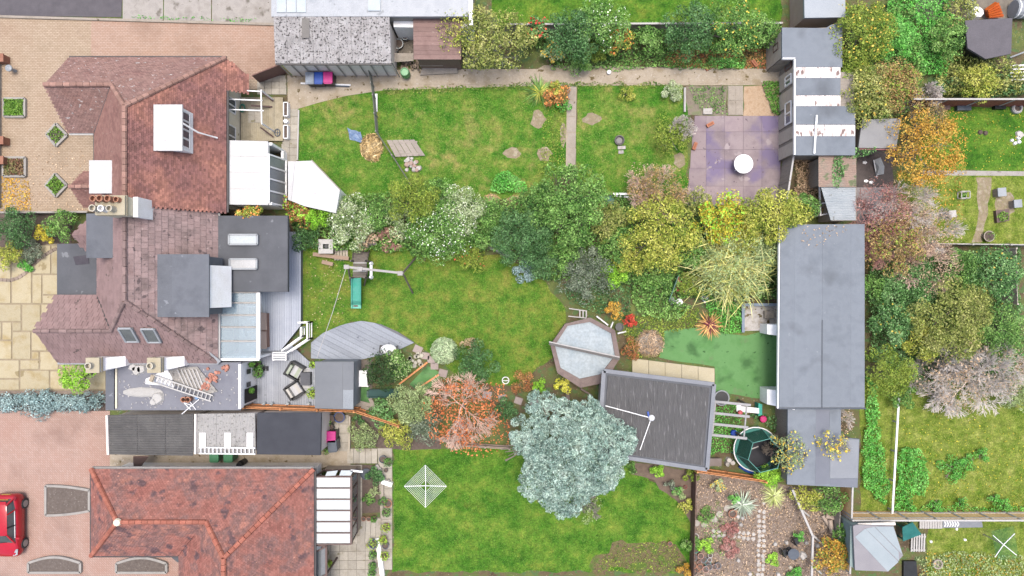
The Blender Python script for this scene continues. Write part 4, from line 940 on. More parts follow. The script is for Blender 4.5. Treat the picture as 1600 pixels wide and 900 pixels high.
# long mossy garage
g1 = thing('garage', 'long prefab garage with moss-speckled white asbestos roof', 'garage', (-10.5, 14, 0))
q = PP([(430, 29), (610, 29), (612, 99), (430, 99)], 2.7); q[0].z = q[1].z = 2.95
ymid = (q[0].y + q[3].y) / 2
walls(g1, PP([(430, 29), (612, 29), (612, 99), (430, 99)], 2.7), 2.6, PALEWALL, .15)
n = 9
for i in range(n):
    t0, t1 = i / n, (i + 1) / n - .002
    rib_sheet(g1, [q[0].lerp(q[1], t0), q[3].lerp(q[2], t0), q[3].lerp(q[2], t1), q[0].lerp(q[1], t1)], ASB if i != 2 else ASB, .146, .022)
obj('roof_patch', MB().slab([p + V3(0, 0, .05) for p in (P(472, 29, 2.95), P(484, 29, 2.95), P(484, 60, 2.88), P(472, 60, 2.88))], .02), M('dark_patch', ['#6d6862', '#7d776f'], 2), g1)
yb = P(500, 99, 2.7).y + .1
for i in range(11):
    x = P(432 + i * 18, 99, 2.7).x; obj('wall_batten', MB().bar((x, yb - .02, 0), (x, yb - .02, 2.6), .06, .04), CONC_W, g1)
obj('gutter', MB().bar((q[3].x, yb - .12, 2.6), (q[2].x, yb - .12, 2.6), .1, .09), GUTTER, g1)
# garage row beside the rose-red house
BLK = M('black_corrugated', ['=#706e6c', '=#7c7a78', '=#888683'], 1.2, bump=.2, specks=[('=#9c9894', 2.5, .7)])
def garage(label, px, z, m, along, stripes=None, fascia=True):
    q = PP(px, z); c = sum(q, V3(0, 0, 0)) / 4; t = thing('garage', label, 'garage', (c.x, c.y, 0)); q[0].z = q[1].z = z + .12
    walls(t, q, z - .05, PALEWALL, .12)
    for i in range(3):
        t0, t1 = i / 3, (i + 1) / 3 - .003
        rib_sheet(t, [q[0].lerp(q[1], t0), q[3].lerp(q[2], t0), q[3].lerp(q[2], t1), q[0].lerp(q[1], t1)], m, .13, .018, along)
    if fascia: obj('barge_board', MB().bar(q[0] + V3(-.08, 0, .02), q[3] + V3(-.08, 0, .02), .12, .14), PALEWALL, t)
    return t, q
garage('garage with dark corrugated roof next to the rubble-strewn flat roof', [(172, 648), (304, 646), (302, 712), (172, 710)], 2.6, BLK, 1)
g, q = garage('garage with pale grey corrugated asbestos roof and white rooflight strips', [(310, 646), (400, 645), (400, 709), (308, 709)], 2.55, M('grey_asbestos', ['#a9a6a0', '#c2bfb9', '#b3b0aa'], 1.5, bump=.4, specks=[('#77746e', 8, .6)]), 0)
for x in (317, 356, 391):
    obj('rooflight_strip', MB().slab([p + V3(0, 0, .05) for p in PP([(x - 5, 676), (x + 5, 676), (x + 5, 700), (x - 5, 700)], 2.6)], .015), UPVC, g)
lad = MB(); a, b = P(311, 699, 2.72), P(399, 700, 2.72); d = V3(0, -.34, 0)
lad.bar(a, b, .06).bar(a + d, b + d, .06)
for i in range(14): lad.bar(a.lerp(b, (i + .5) / 14), a.lerp(b, (i + .5) / 14) + d, .04)
single('ladder', lad, UPVC, 'white ladder lying along the edge of the pale asbestos roof', 'ladder')
t, r = block('garage', 'garage with smooth black felt roof beside the pink bin', [(402, 645), (502, 645), (501, 711), (401, 710)], 2.55, PALEWALL, M('black_felt', ['=#50535c', '=#5c5f68'], 1.2, bump=.25, bscale=60), 'garage', .1, 5, 1)
# passage bits: timber lean-to, green bins
single('timber_gate', MB().slab([P(208, 714, 1.9), P(232, 714, 1.9), P(214, 738, .0), P(209, 740, .0)], .06), BROWN, 'dark brown timber gate across the passage beside the dark garage', 'gate')
def bin_(label, px, py, m, lidm, rot=0, w=.55, d=.65, h=1.0, group='wheelie bins', name='wheelie_bin'):
    c = P(px, py, h); t = thing(name, label, 'bin', (c.x, c.y, 0), group)
    obj('body', MB().obox((c.x, c.y), w * .86, d * .86, .06, h * .93, rot, 1.12), m, t)
    obj('lid', MB().obox((c.x, c.y), w * 1.02, d * 1.05, h * .93, h * 1.0, rot, .93), lidm, t)
    cr, sr = math.cos(rot), math.sin(rot); u, v = V3(cr, sr, 0), V3(-sr, cr, 0)
    obj('handle', MB().bar(c * V3(1, 1, 0).length * 0 + V3(c.x, c.y, h * .95) - v * d * .55 - u * w * .4, V3(c.x, c.y, h * .95) - v * d * .55 + u * w * .4, .05), lidm, t)
    for s in (-1, 1):
        p = V3(c.x, c.y, .1) + v * d * .38 + u * w * .42 * s; obj('wheel', MB().tube([p - u * .03, p + u * .03], .1, 10), GUTTER, t)
    return t
def plas(n, c): return M('plastic_' + n, c if isinstance(c, list) else [c], 3, rough=.4, bump=.03, k=.42)
PINK, BLUE, GREYB, GREENB, BLACKB = plas('pink', '#e83a9c'), plas('blue', '#2f62c8'), plas('grey', ['#5b6470', '#6c7580']), plas('green', ['#4f9468', '#62a87b']), plas('black', ['#26282b', '#34373a'])
bin_('grey wheelie bin with pale lid next to the blue bin', 484, 121, BLACKB, plas('pale_grey', ['#b9c4d2', '#8c98a8']))
bin_('blue lidded wheelie bin between the grey and the pink bins by the mossy garage', 497, 121, BLACKB, BLUE)
bin_('pink lidded wheelie bin beside the blue bin by the mossy garage', 512, 120.5, BLACKB, PINK)
bin_('green wheelie bin under the pale asbestos roof edge, closer to the dark garage', 334, 713, GREENB, GREENB)
bin_('green wheelie bin under the pale asbestos roof edge, closer to the black felt garage', 356, 713, GREENB, GREENB)
bin_('pink lidded wheelie bin on the flags by the black felt garage', 517, 683, BLACKB, PINK, 0)
bin_('grey wheelie bin on the flags below the pink bin', 519, 697, GREYB, GREYB, .1)
single('pipe', MB().tube([P(470, 130, .08), P(548, 133, .08)], .06), UPVC, 'long white pipe lying on the path below the three bins', 'pipe')
single('pipe', MB().tube([P(498, 133, .07), P(546, 135, .07)], .05), GREYB, 'grey pipe lying along the white pipe on the path', 'pipe')
single('vent_box', MB().box(-10.9, -9.75, 0, -10.55, -9.45, .5), GREYB, 'small grey box in the passage beside the rose-red house', 'box')
single('dark_flue', MB().lathe((P(373, 727, .9).x, P(373, 727, .9).y), [(.2, 0), (.2, .6), (.12, .75), (.16, .8), (.16, .9)], 12), BLACKB, 'black round flue standing in the passage by the white wall', 'flue')
# side gate of the red-brown tiled house
single('side_gate', MB().slab([P(393, 117, 1.9), P(436, 100, 1.9), P(447, 113, 0), P(405, 128, 0)], .06), M('brown_gate', ['#6b4238', '#7d5045'], 3, stretch=(6, 1, 1), bump=.3), 'brown boarded gate between the red-brown house and the mossy garage', 'gate')
# building along the top with the pale metal roof and glazed end
nb, r = block('workshop', 'long pale blue-grey roofed building behind the mossy garage', [(424, -40), (740, -40), (737, 26), (424, 26)], 2.9, CONC_W, M('pale_metal_roof', ['#b3bcc6', '#c6ced6', '#a8b1bb'], .9, rough=.4, bump=.1, specks=[('#8d959d', 1.5, .64)]), 'building', .1, 6, 1)
for i in range(3):
    obj('glazed_panel', MB().slab([p + V3(0, 0, .07) for p in PP([(433 + i * 15.5, -30), (447.5 + i * 15.5, -30), (447.5 + i * 15.5, 20), (433 + i * 15.5, 20)], 2.9)], .03), M('blue_roof_glass', ['#c3dcec', '#dbeaf3'], 1, rough=.1, bump=0, spec=.7), nb)
obj('rooflight', MB().slab([p + V3(0, 0, .12) for p in PP([(576, -20), (595, -20), (595, 18), (576, 18)], 2.9)], .12), M('opal_rooflight', ['#d5e4ec', '#e6f0f4'], 2, rough=.3, k=.38), nb)
obj('white_strip', MB().slab([p + V3(0, 0, .1) for p in PP([(733, -30), (739, -30), (739, 40), (733, 40)], 2.9)], .1), WHITE, nb)
walls(nb, PP([(614, 24), (738, 26), (738, 42), (614, 40)], 2.2), 2.0, WHITE, 0, 'rear_wall')
# brown tiled shed
BT = M('brown_shingle', ['#7f5a52', '#8d665c', '#745048'], 1.4, vary=.12, bump=.25, specks=[('#b39083', 3, .68)])
sh, r = block('shed', 'shed with brown shingle roof under the olive tree', [(646, 28), (720, 28), (720, 92), (647, 92)], 2.3, M('brown_boards', ['#6d4f41', '#80604f'], 3, stretch=(8, 1, 1)), BT, 'shed', .12)
a, b, c, d = PP([(645.5, 27.5), (720.5, 27.5), (720.5, 92.5), (646.5, 92.5)], 2.33)
for i in range(9):
    t0, t1 = i / 9, (i + 1) / 9 + .01
    obj('shingle_course', MB().slab([a.lerp(d, t0) + V3(0, 0, .02), b.lerp(c, t0) + V3(0, 0, .02), b.lerp(c, t1) + V3(0, 0, .04), a.lerp(d, t1) + V3(0, 0, .04)], .03), BT, sh)
PLY = M('plywood', ['#cdbb9c', '#ddcdb0', '#c2ae8c'], 1.5, bump=.1, vary=.06)
single('plywood_sheet', MB().slab([P(652, 93, 1.0), P(688, 93, 1.0), P(692, 103, .75), P(656, 103, .75)], .04).box(P(656, 100).x, P(656, 100).y, 0, P(690, 100).x, P(690, 100).y + .12, .8), PLY, 'bare plywood sheet leaning below the brown shingle roof', 'plywood')
single('concrete_step', MB().slab([P(660, 106, .3), P(714, 102, .3), P(715, 114, .2), P(656, 117, .2)], .4), CONC, 'pale concrete slab in front of the brown shingle shed', 'slab')
LOG = M('split_log', ['#9a7c60', '#b99b7d', '#7d614b'], 5, vary=.3)
lg = thing('log_pile', 'pile of split logs beside the green barrel', 'log pile', P(640, 105))
for i in range(26):
    p = P(628 + random.uniform(0, 26), 96 + random.uniform(0, 13)); z = .06 + .09 * (i // 9); a_ = random.uniform(1.0, 2.2)
    dv = V3(math.cos(a_), math.sin(a_), 0) * .18; obj('log', MB().tube([V3(p.x, p.y, z) - dv, V3(p.x, p.y, z) + dv], .06, 6), LOG, lg)
bc = P(632, 112, .8); t = thing('barrel', 'open green barrel standing by the garden path', 'barrel', (bc.x, bc.y, 0))
obj('body', MB().lathe(bc, [(.2, 0), (.27, .25), (.27, .55), (.22, .8), (.19, .8), (.2, .4), (.15, .3)], 18), plas('leaf_green', ['#4fa058', '#66b56c']), t, smooth=False)
obj('rim', MB().lathe(bc, [(.235, .76), (.24, .83), (.2, .84), (.19, .78)], 18), plas('pale_green', '#9fdba4'), t)
obj('water', MB().lathe(bc, [(.18, .3), (.18, .42)], 12), BLACKB, t)
# clutter between garage and shed
for (x, y, rr, hh, lb) in ((620, 48, .2, .35, 'empty grey pot in the yard gap under the white wall'), (633, 55, .26, .4, 'pale blue tub in the gap beside the shingle shed'), (622, 68, .3, .3, 'white bowl in the gap beside the mossy garage'), (618, 76, .18, .3, 'small dark pot in the gap beside the mossy garage')):
    pot(lb, x, y, rr, hh, plas('tub%d' % x, ['#dfe6e6'] if x > 620 else ['#777a7a']), None)
sheet('yard_gap', [(612, 28), (648, 28), (648, 92), (612, 92)], .01, M('yard_soil', ['#5a4f42', '#6f6454'], 3, bump=.6))
single('grey_board', MB().slab([P(614, 83, .9), P(646, 83, .9), P(646, 95, .85), P(616, 97, .85)], .05).box(P(617, 92).x, P(617, 92).y, 0, P(617, 92).x + .08, P(617, 92).y + .08, .85).box(P(643, 90).x, P(643, 90).y, 0, P(643, 90).x + .08, P(643, 90).y + .08, .85), CONC, 'grey board bridging the gap between mossy garage and shingle shed', 'board')

# ---------------------------------------------------------------- shed row at the end of the purple patio
WOODG = M('weathered_boards', ['=#cbbfb0', '=#dcd0c2', '=#b8ac9e'], 2.2, stretch=(1, 7, 1), bump=.3, vary=.08)
WOODGX = M('weathered_boards_x', ['#cbbfb0', '#dcd0c2', '#b8ac9e'], 2.2, stretch=(1, 1, 8), bump=.3, vary=.1, k=.5)
BLUEFELT = M('blue_grey_felt', ['=#9ba4ae', '=#aab3bd', '=#a2abb5'], .8, bump=.3, bscale=60, vary=.05, specks=[('=#c4ccd4', 2.5, .72), ('=#8c939b', .5, .57, .16)])
CORRW = M('white_corrugated', ['#e4dcd6', '#f6f2ef', '#cdb9b0'], 1.4, bump=.2, stretch=(3, 1, 1), k=.62, specks=[('#9b7a70', 1.8, .6)])
zs = 2.5; sr = thing('shed', 'long patched grey shed with pale corrugated strips beyond the purple patio', 'shed', (P(1280, 150, 0).x, P(1280, 150, 0).y, 0))
obj('wall', MB().prism([(p.x, p.y) for p in shrink(PP([(1223, 44), (1315, 39), (1315, 110), (1338, 110), (1338, 243), (1243, 240), (1243, 92), (1223, 92)], zs), .06)], -.05, zs - .1), WOODG, sr)
obj('roof', MB().prism([(p.x, p.y) for p in PP([(1222, 43), (1290, 44), (1300, 38), (1316, 38), (1316, 105), (1242, 105), (1242, 91), (1222, 91)], zs)], zs - .12, zs), BLUEFELT, sr)
x0, x1 = 1242, 1337
for y0, y1, cor in ((91, 105, 0), (105, 122, 1), (122, 149, 0), (149, 166, 1), (166, 195, 0), (195, 213, 1), (213, 243, 0)):
    xr_ = 1313 if y0 < 110 else (1313 if y0 < 166 else 1336)
    a, b, c, d = PP([(x0, y0), (xr_, y0), (xr_, y1 - .4), (x0, y1 - .4)], zs)
    if cor: rib_sheet(sr, [d, a, b, c], CORRW, .12, .022, 0, 'corrugated_strip')
    else: obj('felt_strip', MB().slab([p + V3(0, 0, .02) for p in (a, b, c, d)], .1), BLUEFELT, sr)
obj('roof_batten', MB().bar(P(1276, 180, zs + .1), P(1272, 240, zs + .1), .1, .08), UPVC, sr)
obj('eaves_trim', MB().bar(P(1241, 92, zs), P(1241, 242, zs), .08, .16).bar(P(1222, 92, zs), P(1242, 92, zs), .08, .16), UPVC, sr)
xw_ = P(1243, 150, zs).x + .05
for i, (y0, y1) in enumerate(((97, 128), (129, 160), (161, 190), (191, 215), (216, 240))):
    a, b = P(1243, y0, zs).y - .1, P(1243, y1, zs).y + .06
    obj('wall_panel', MB().box(xw_ - .05, b, .02, xw_ - .012, a, zs - .2), WOODGX, sr)
for y0, y1, fm in ((160, 193, UPVC), (118, 132, UPVC), (97, 108, BROWN)):
    a, b = P(1243, y0, 1.6).y, P(1243, y1, 1.6).y; window_on(sr, (xw_ - .06, a), (xw_ - .06, b), 1.15, 1.95, fm, MIDGLASS, 2)
xn = P(1222, 60, zs).x + .05; window_on(sr, (xn, P(1222, 68, 1.7).y), (xn, P(1222, 78, 1.7).y), 1.2, 1.9, BROWN, DARKGLASS, 1)
obj('wall_panel', MB().box(xn - .04, P(1222, 90, zs).y + .05, .02, xn - .01, P(1222, 46, zs).y - .05, zs - .2), WOODGX, sr)
# corrugated wrecks below it
PLYRED = M('rusty_sheet', ['#a89a86', '#b58f78', '#c09a82', '#8f8d72'], .9, bump=.3, specks=[('#6f7a4c', 1.8, .62)])
cr1, r = block('lean_to', 'lean-to with brownish corrugated sheets overgrown by ivy below the patched shed', [(1281, 243), (1338, 243), (1338, 291), (1281, 291)], 2.1, WOODG, WOODG, 'shed', .1, 0)
a, b, c, d = PP([(1279, 243), (1338, 243), (1338, 292), (1279, 292)], 2.16); rib_sheet(cr1, [a, b, c, d], PLYRED, .1, .02, 0)
cr2, r = block('lean_to', 'broken lean-to with white corrugated sheet and collapsed window frame', [(1300, 293), (1338, 293), (1338, 345), (1300, 345)], 2.0, WOODG, WOODG, 'shed', .1, 0)
a, b, c, d = PP([(1283, 293), (1337, 293), (1337, 344), (1298, 344)], 2.06); rib_sheet(cr2, [a, b, c, d], M('white_sheet_metal', ['#cfd8dc', '#e2e9ec'], 1.3, rough=.5, k=.38, specks=[('#6f6a5c', 2.2, .66)]), .1, .02, 0)
f = MB(); z = 1.2
for a, b in (((1279, 262), (1282, 336)), ((1282, 336), (1308, 331)), ((1308, 331), (1306, 312)), ((1283, 318), (1306, 314)), ((1292, 316), (1295, 333))): f.bar(P(*a, z), P(*b, z), .08)
for p in ((1279, 262), (1282, 336), (1308, 331)): f.bar(P(*p, 1.2), P(*p, 1.2) * 1 - V3(0, 0, 1.2), .08)
single('window_frame', f, UPVC, 'collapsed white window frame leaning beside the broken white corrugated roof', 'window frame')
gs, r = block('shed', 'small grey felt roofed shed with a red fascia beside the yellow tree', [(1347, 187), (1408, 185), (1400, 232), (1341, 231)], 2.2, WOODG, M('light_felt', ['#8b8b8b', '#9b9b9a'], 1, bump=.3, bscale=60), 'shed', .08, 2, 0)
obj('fascia', MB().bar(P(1341, 232, 2.18) + V3(0, -.05, 0), P(1400, 233, 2.18) + V3(0, -.05, 0), .06, .2), M('red_fascia', ['#8a4444', '#9a5250'], 2), gs)
tp = thing('tarpaulin', 'crumpled grey tarpaulin on the dark soil under the yellow tree', 'tarpaulin', P(1372, 262)); mb = MB()
pts = [(1365, 250), (1376, 246), (1382, 260), (1381, 272), (1370, 274), (1366, 262)]; cc = P(1374, 261, .35); q = [P(x, y, random.uniform(.02, .25)) for x, y in pts]
mb.add([cc] + q, [(0, i + 1, (i + 1) % 6 + 1) for i in range(6)]); mb.add([V3(p.x, p.y, 0) for p in q], [(5, 4, 3, 2, 1, 0)]); obj('sheet', mb, M('grey_tarp', ['#9aa2a8', '#b8bec2'], 2, rough=.4), tp)
obj('pole', MB().tube([P(1365, 250, .3), P(1370, 276, .02)], .03), UPVC, tp)
for x, y in ((1353, 283), (1361, 285), (1351, 254)):
    single('broken_sherd', MB().lathe(P(x, y), [(.16, 0), (.14, .04), (.05, .06)], 5, 1, .7), UPVC, {1353: 'white scrap on the dark soil near the concrete pad', 1361: 'white scrap on the dark soil just below the grey tarpaulin', 1351: 'white scrap on the dark soil under the red fascia shed'}[x], 'scrap', 'white scraps on the dark soil')
# big garden building
bb, r = block('garden_building', 'large grey flat-roofed building at the end of the synthetic lawn', [(1219, 351), (1351, 350), (1351, 637), (1216, 637)], 2.4, WHITE, BLUEFELT, 'building', .1, 0)
bpy.data.objects.remove([o for o in bb.children if o.name.startswith('wall')][0]); walls(bb, PP([(1243, 352), (1351, 350), (1351, 637), (1241, 637)], 2.4), 2.3, WHITE, .1)
a, b, c, d = PP([(1220, 352), (1350.5, 351), (1350.5, 636.5), (1217.5, 636.5)], 2.41)
for i, (t0, t1) in enumerate(((0, .17), (.17, .34), (.34, .5), (.5, .68), (.68, .84), (.84, 1))):
    z = V3(0, 0, .01 + .005 * (i % 2) + .004 * (i > 2)); obj('felt_strip', MB().slab([a.lerp(b, t0) + z, a.lerp(b, t1) + z, d.lerp(c, t1) + z, d.lerp(c, t0) + z], .03), BLUEFELT, bb)
obj('seam', MB().bar(a.lerp(b, .5).lerp(d.lerp(c, .5), .52) + V3(0, 0, .03), d.lerp(c, .5) + V3(0, 0, .03), .05, .03), GREYB, bb)
obj('fascia', MB().bar(P(1217, 352, 2.35), P(1214.5, 638, 2.35), .06, .2), UPVC, bb); obj('rear_trim', MB().bar(P(1215, 638, 2.35), P(1352, 638, 2.35), .06, .2), GREYB, bb)
xb = P(1242, 500, 2.4).x + .08
for y0, y1 in ((540, 560), (568, 608)): window_on(bb, (xb - .02, P(1218, y0, 1.5).y), (xb - .02, P(1218, y1, 1.5).y), .3, 2.1, UPVC, DARKGLASS, 2)
for y0, y1, yw_ in ((508, 528, 14), (612, 640, 20)):
    p0, p1 = P(1219, y0, 2.1), P(1219, y1, 2.1)
    obj('buttress', MB().prism([(xb, p0.y), (xb, p1.y), (xb - 1.2, p1.y + .15), (xb - 1.2, p0.y)], -.02, [2.2, 2.2, 1.2, 1.2]), WHITE, bb)
b2 = thing('garden_building', 'grey felt extension stepping out from the large flat-roofed building', 'building', (P(1285, 700).x, P(1285, 700).y, 0))
pxs = [(1231, 637), (1314, 637), (1314, 684), (1343, 686), (1340, 762), (1230, 757)]; q = PP(pxs, 2.1)
obj('wall', MB().prism([(p.x, p.y) for p in shrink(q, .1)], -.05, 1.95), WOODG, b2); obj('roof', MB().prism([(p.x, p.y) for p in q], 1.95, 2.1), BLUEFELT, b2)
DKB = M('slate_felt', ['#666c7a', '#727886'], 1, bump=.3, bscale=60)
for px_, m_, dz in (([(1231, 638), (1275, 638), (1274, 757), (1230, 756)], BLUEFELT, .01), ([(1275, 638), (1296, 638), (1296, 756), (1274, 757)], DKB, .018), ([(1296, 638), (1313, 638), (1313, 686), (1297, 686)], BLUEFELT, .014), ([(1297, 687), (1342, 687), (1340, 747), (1297, 747)], M('pale_felt', ['#858c96', '#949ba4'], 1, bump=.3, bscale=60), .02), ([(1297, 748), (1340, 748), (1339, 761), (1297, 758)], DKB, .012)):
    obj('felt_strip', MB().slab(PP(px_, 2.1 + dz), .03), m_, b2)
# corrugated bitumen roofed garden room, turned a little
gr = thing('garden_room', 'garden room with streaked grey bitumen roof and plywood deck', 'building', (P(1030, 650).x, P(1030, 650).y, 0))
q = PP([(943, 579), (1115, 600), (1104, 733), (935, 708)], 2.6)
obj('wall', MB().prism([(p.x, p.y) for p in shrink(q, .15)], -.05, 2.45), M('cream_cladding', ['#d8cfbb', '#e4dcca'], 2), gr)
obj('roof', MB().slab(q, .15), GREYFELT, gr)
STREAK = M('streaked_bitumen', ['#625e5c', '#706c6a', '#5a5655'], 1.2, bump=.3, rot=R(-7), specks=[], vary=.05)
def streak_mat():
    t = NT('streaked_sheet'); v = t.pos((9, .9, 1), R(7)); col = t.ramp(t.noise(v, 1.3, 4), [lin('=#6c6b6b'), lin('=#7b7a7a'), lin('=#7f7e7e'), lin('=#c8c8c6')], .3, .74)
    col = t.value(col, t.noise(t.pos(), 1.2, 5), .75, 1.25); t.l(col, t.b.inputs['Base Color']); t.b.inputs['Roughness'].default_value = .85; MATS['streaked_sheet'] = t.m; return t.m
SM = streak_mat(); a, b, c, d = [p + V3(0, 0, .05) for p in q]; k = lambda s, t: a.lerp(b, s).lerp(d.lerp(c, s), t)
for j in range(4):
    for i in range(5):
        s0, s1, t0, t1 = .04 + .92 * i / 5, .04 + .92 * (i + 1) / 5, .05 + .9 * j / 4, .05 + .9 * (j + 1) / 4 + .01
        dz = V3(0, 0, .016 * (3 - j)); rib_sheet(gr, [k(s0, t0) + dz, k(s0, t1) + dz, k(s1, t1) + dz, k(s1, t0) + dz], SM, .1, .015)
f = MB()
for s in ((a, b), (b, c), (c, d), (d, a)): f.bar(s[0] + V3(0, 0, .02), s[1] + V3(0, 0, .02), .22, .12)
obj('edge_trim', f, M('grey_trim', ['#7d828c', '#8d929b'], 1.5), gr)
obj('cable', MB().tube([P(946, 634, 2.75), P(1013, 652, 2.75)], .03).tube([P(1017, 655, 2.75), P(1000, 703, 2.75)], .03), UPVC, gr)
lm = obj('lamp', MB().lathe(P(1018, 653, 2.8), [(.16, 2.68), (.18, 2.85), (.1, 3.0), (.04, 3.02)], 14), UPVC, gr); obj('lamp_bracket', MB().bar(P(1012, 643, 2.75), P(1014, 652, 2.75), .1, .1), BLUE, lm)
dk = thing('plywood_deck', 'pale yellow plywood deck along the bitumen roofed garden room', 'deck', P(1050, 580))
for i in range(5):
    s0, s1 = i / 5, (i + 1) / 5 - .004; A, B, C, D = PP([(988, 560), (1117, 576), (1117, 606), (988, 592)], .15); k = lambda s, t: A.lerp(B, s).lerp(D.lerp(C, s), t)
    obj('board', MB().slab([k(s0, 0), k(s1, 0), k(s1, 1), k(s0, 1)], .17), M('deck_ply', ['#dcc995', '#e6d5a8'], 1.5, vary=.04), dk)
# summer house with the flat felt roof on the lower deck
sm, r = block('summer_house', 'small flat grey felt roofed summer house on the lower deck', [(492, 565), (553, 565), (552, 640), (492, 638)], 2.3, M('grey_clad', ['#8a8f96', '#9aa0a6'], 2), M('slate_grey_felt', ['#696e74', '#767b81'], 1, bump=.3, bscale=60), 'shed', .08)
obj('felt_patch', MB().slab(PP([(536, 609), (552, 609), (552, 639), (536, 638)], 2.32), .03), M('pale_patch', ['#8f98a0', '#9ca5ac'], 2), sm)
obj('felt_strip', MB().slab(PP([(493, 566), (535.4, 566), (535.4, 637), (493, 637)], 2.315), .03), MATS['slate_grey_felt'], sm)
obj('felt_strip', MB().slab(PP([(536, 566), (552, 566), (552, 608.4), (536, 608.4)], 2.318), .03), MATS['slate_grey_felt'], sm)
# white polygonal shelter
ws = thing('shelter', 'white sheet-roofed shelter with a slanting front beside the patchy lawn', 'shelter', P(485, 285))
pxw = [(450, 252), (487, 251), (531, 297), (525, 333), (475, 322), (450, 312)]; q = PP(pxw, 2.0); 
for i, m_ in enumerate((0,)): walls(ws, q, 1.9, WHITE, .1)
fold = [P(461, 252, 2.05), P(455, 312, 2.05)]
obj('roof_sheet', MB().slab([P(450, 252, 2.0), P(461, 252, 2.06), P(455, 314, 2.06), P(450, 312, 2.0)], .04), PANELW, ws)
obj('roof_sheet', MB().slab([P(461.4, 252, 2.06), P(487, 251, 2.05), P(531, 297, 2.0), P(525, 333, 1.98), P(475, 322, 2.02), P(455.4, 314, 2.06)], .04), PANELW, ws)
obj('edge', MB().bar(P(487, 250, 2.03), P(532, 297, 1.98), .05, .1), CONC, ws)
# hexagonal shed, bottom right
hx = thing('shed', 'corner shed with blue-grey felt strips on its angled roof', 'shed', P(1372, 857))
q = PP([(1333, 822), (1338, 820), (1396, 822), (1411, 868), (1388, 893), (1336, 891)], 2.2); 
walls(hx, q, 2.1, M('teal_boards', ['#8aa6a2', '#9ab5b0'], 2), .06); obj('roof', MB().slab(q, .1), M('mauve_felt', ['#8f8b92', '#9f9ba0'], 1, bump=.3, bscale=60), hx)
PB = M('pale_blue_felt', ['#a3b6be', '#b1c3ca'], 1, bump=.25, bscale=60, vary=.04)
for i, px_ in enumerate(([(1336, 839), (1352, 826), (1404, 878), (1387, 893)], [(1352.5, 826), (1366, 823), (1404, 862), (1405, 877)], [(1367, 823), (1396, 823), (1410, 866), (1404.5, 861)])):
    obj('felt_strip', MB().slab(PP(px_, 2.215 + .004 * i), .02), PB, hx)
obj('side_roof', MB().slab(PP([(1329, 822), (1335, 821), (1334, 888), (1328, 884)], 1.95), .08), M('teal_trim', ['#86a5a1', '#9ab8b3'], 2), hx)
obj('ridge_wrap', MB().tube([P(1340, 820, 2.0), P(1398, 818, 2.0)], .1), PALEWALL, hx)
# top edge: grey metal shed, dark shelter, orange crate
ts, r = block('shed', 'pale blue metal roofed shed by the hedge at the end of the neighbouring lawn', [(1256, -30), (1320, -30), (1321, 27), (1257, 28)], 2.2, M('salmon_wall', ['#c9a38f', '#d8b5a2'], 2), M('blue_metal', ['#a9b6c2', '#bac6d0'], 1, rough=.4), 'shed', .08, 2, 0)
ds, r = block('shelter', 'dark flat sheet roof beside the orange crate', [(1508, 32), (1582, 28), (1580, 84), (1540, 92), (1512, 75)], 1.6, BLACKB, M('dark_sheet', ['#4a464c', '#575259'], 1.5, bump=.2), 'shelter', .25)
oc = thing('crate', 'bright orange slatted plastic crate tipped on the rubble', 'crate', P(1556, 18))
ORG = plas('orange', ['#ee6a1e', '#f57b2e']); a, b, c, d = P(1544, 16, .7), P(1561, 4, .9), P(1569, 26, .5), P(1546, 28, .4)
for i in range(5):
    t0, t1 = i / 5, (i + .72) / 5; obj('slat', MB().slab([a.lerp(d, t0), b.lerp(c, t0), b.lerp(c, t1), a.lerp(d, t1)], .05), ORG, oc)
obj('crate_body', MB().slab([p - V3(0, 0, .06) for p in (a, b, c, d)], .34), ORG, oc)
# ================================================================ GARDEN THINGS
def boards(parent, px, z, ang, wd, m, th=.05, gap=.006, name='boards'):
    """decking: boards laid side by side and cut to a convex outline, joined (each is under 4 pixels wide)"""
    q = [(p.x, p.y) for p in PP(px, z)]; ca, sa = math.cos(ang), math.sin(ang); uv = [(x * ca + y * sa, -x * sa + y * ca) for x, y in q]; mb = MB()
    v0, v1 = min(p[1] for p in uv), max(p[1] for p in uv); n = int((v1 - v0) / wd)
    for i in range(n):
        ends = []
        for vv in (v0 + (i + .01) * wd, v0 + (i + .99) * wd):
            xs_ = []
            for k in range(len(uv)):
                (a0, b0), (a1, b1) = uv[k], uv[(k + 1) % len(uv)]
                if (b0 - vv) * (b1 - vv) < 0: xs_.append(a0 + (a1 - a0) * (vv - b0) / (b1 - b0))
            if len(xs_) >= 2: ends.append((min(xs_), max(xs_), vv))
        if len(ends) < 2: continue
        e0, e1 = ends; v_a, v_b = e0[2], e1[2] - gap
        pts = [(e0[0], v_a), (e0[1], v_a), (e1[1], v_b), (e1[0], v_b)]
        mb.prism([(u * ca - v * sa, u * sa + v * ca) for u, v in pts], z - th, z + random.uniform(-.004, .004))
    return obj(name, mb, m, parent, 'stuff')
DECKG = M('grey_decking', ['#c8d0de', '#d2d9e6', '#dae1ec'], 1.0, k=.42, island=.07, bump=.2, specks=[('=#a0a6b2', 2, .7)])
DECKG2 = M('weathered_decking', ['#bcc2ce', '#c8ced8', '#d4dae2'], 1.0, k=.4, island=.1, bump=.25, specks=[('=#969ca6', 2, .68)])
def deck(label, px, z, ang, m, wd=.14):
    q = PP(px, z); c = sum(q, V3(0, 0, 0)) / len(q); t = thing('deck', label, 'deck', (c.x, c.y, 0))
    obj('frame', MB().prism([(p.x, p.y) for p in shrink(q, .03)], -.02, z - .055), M('deck_frame', ['#5d5f64', '#6c6e73'], 2), t)
    boards(t, px, z, ang, wd, m); return t
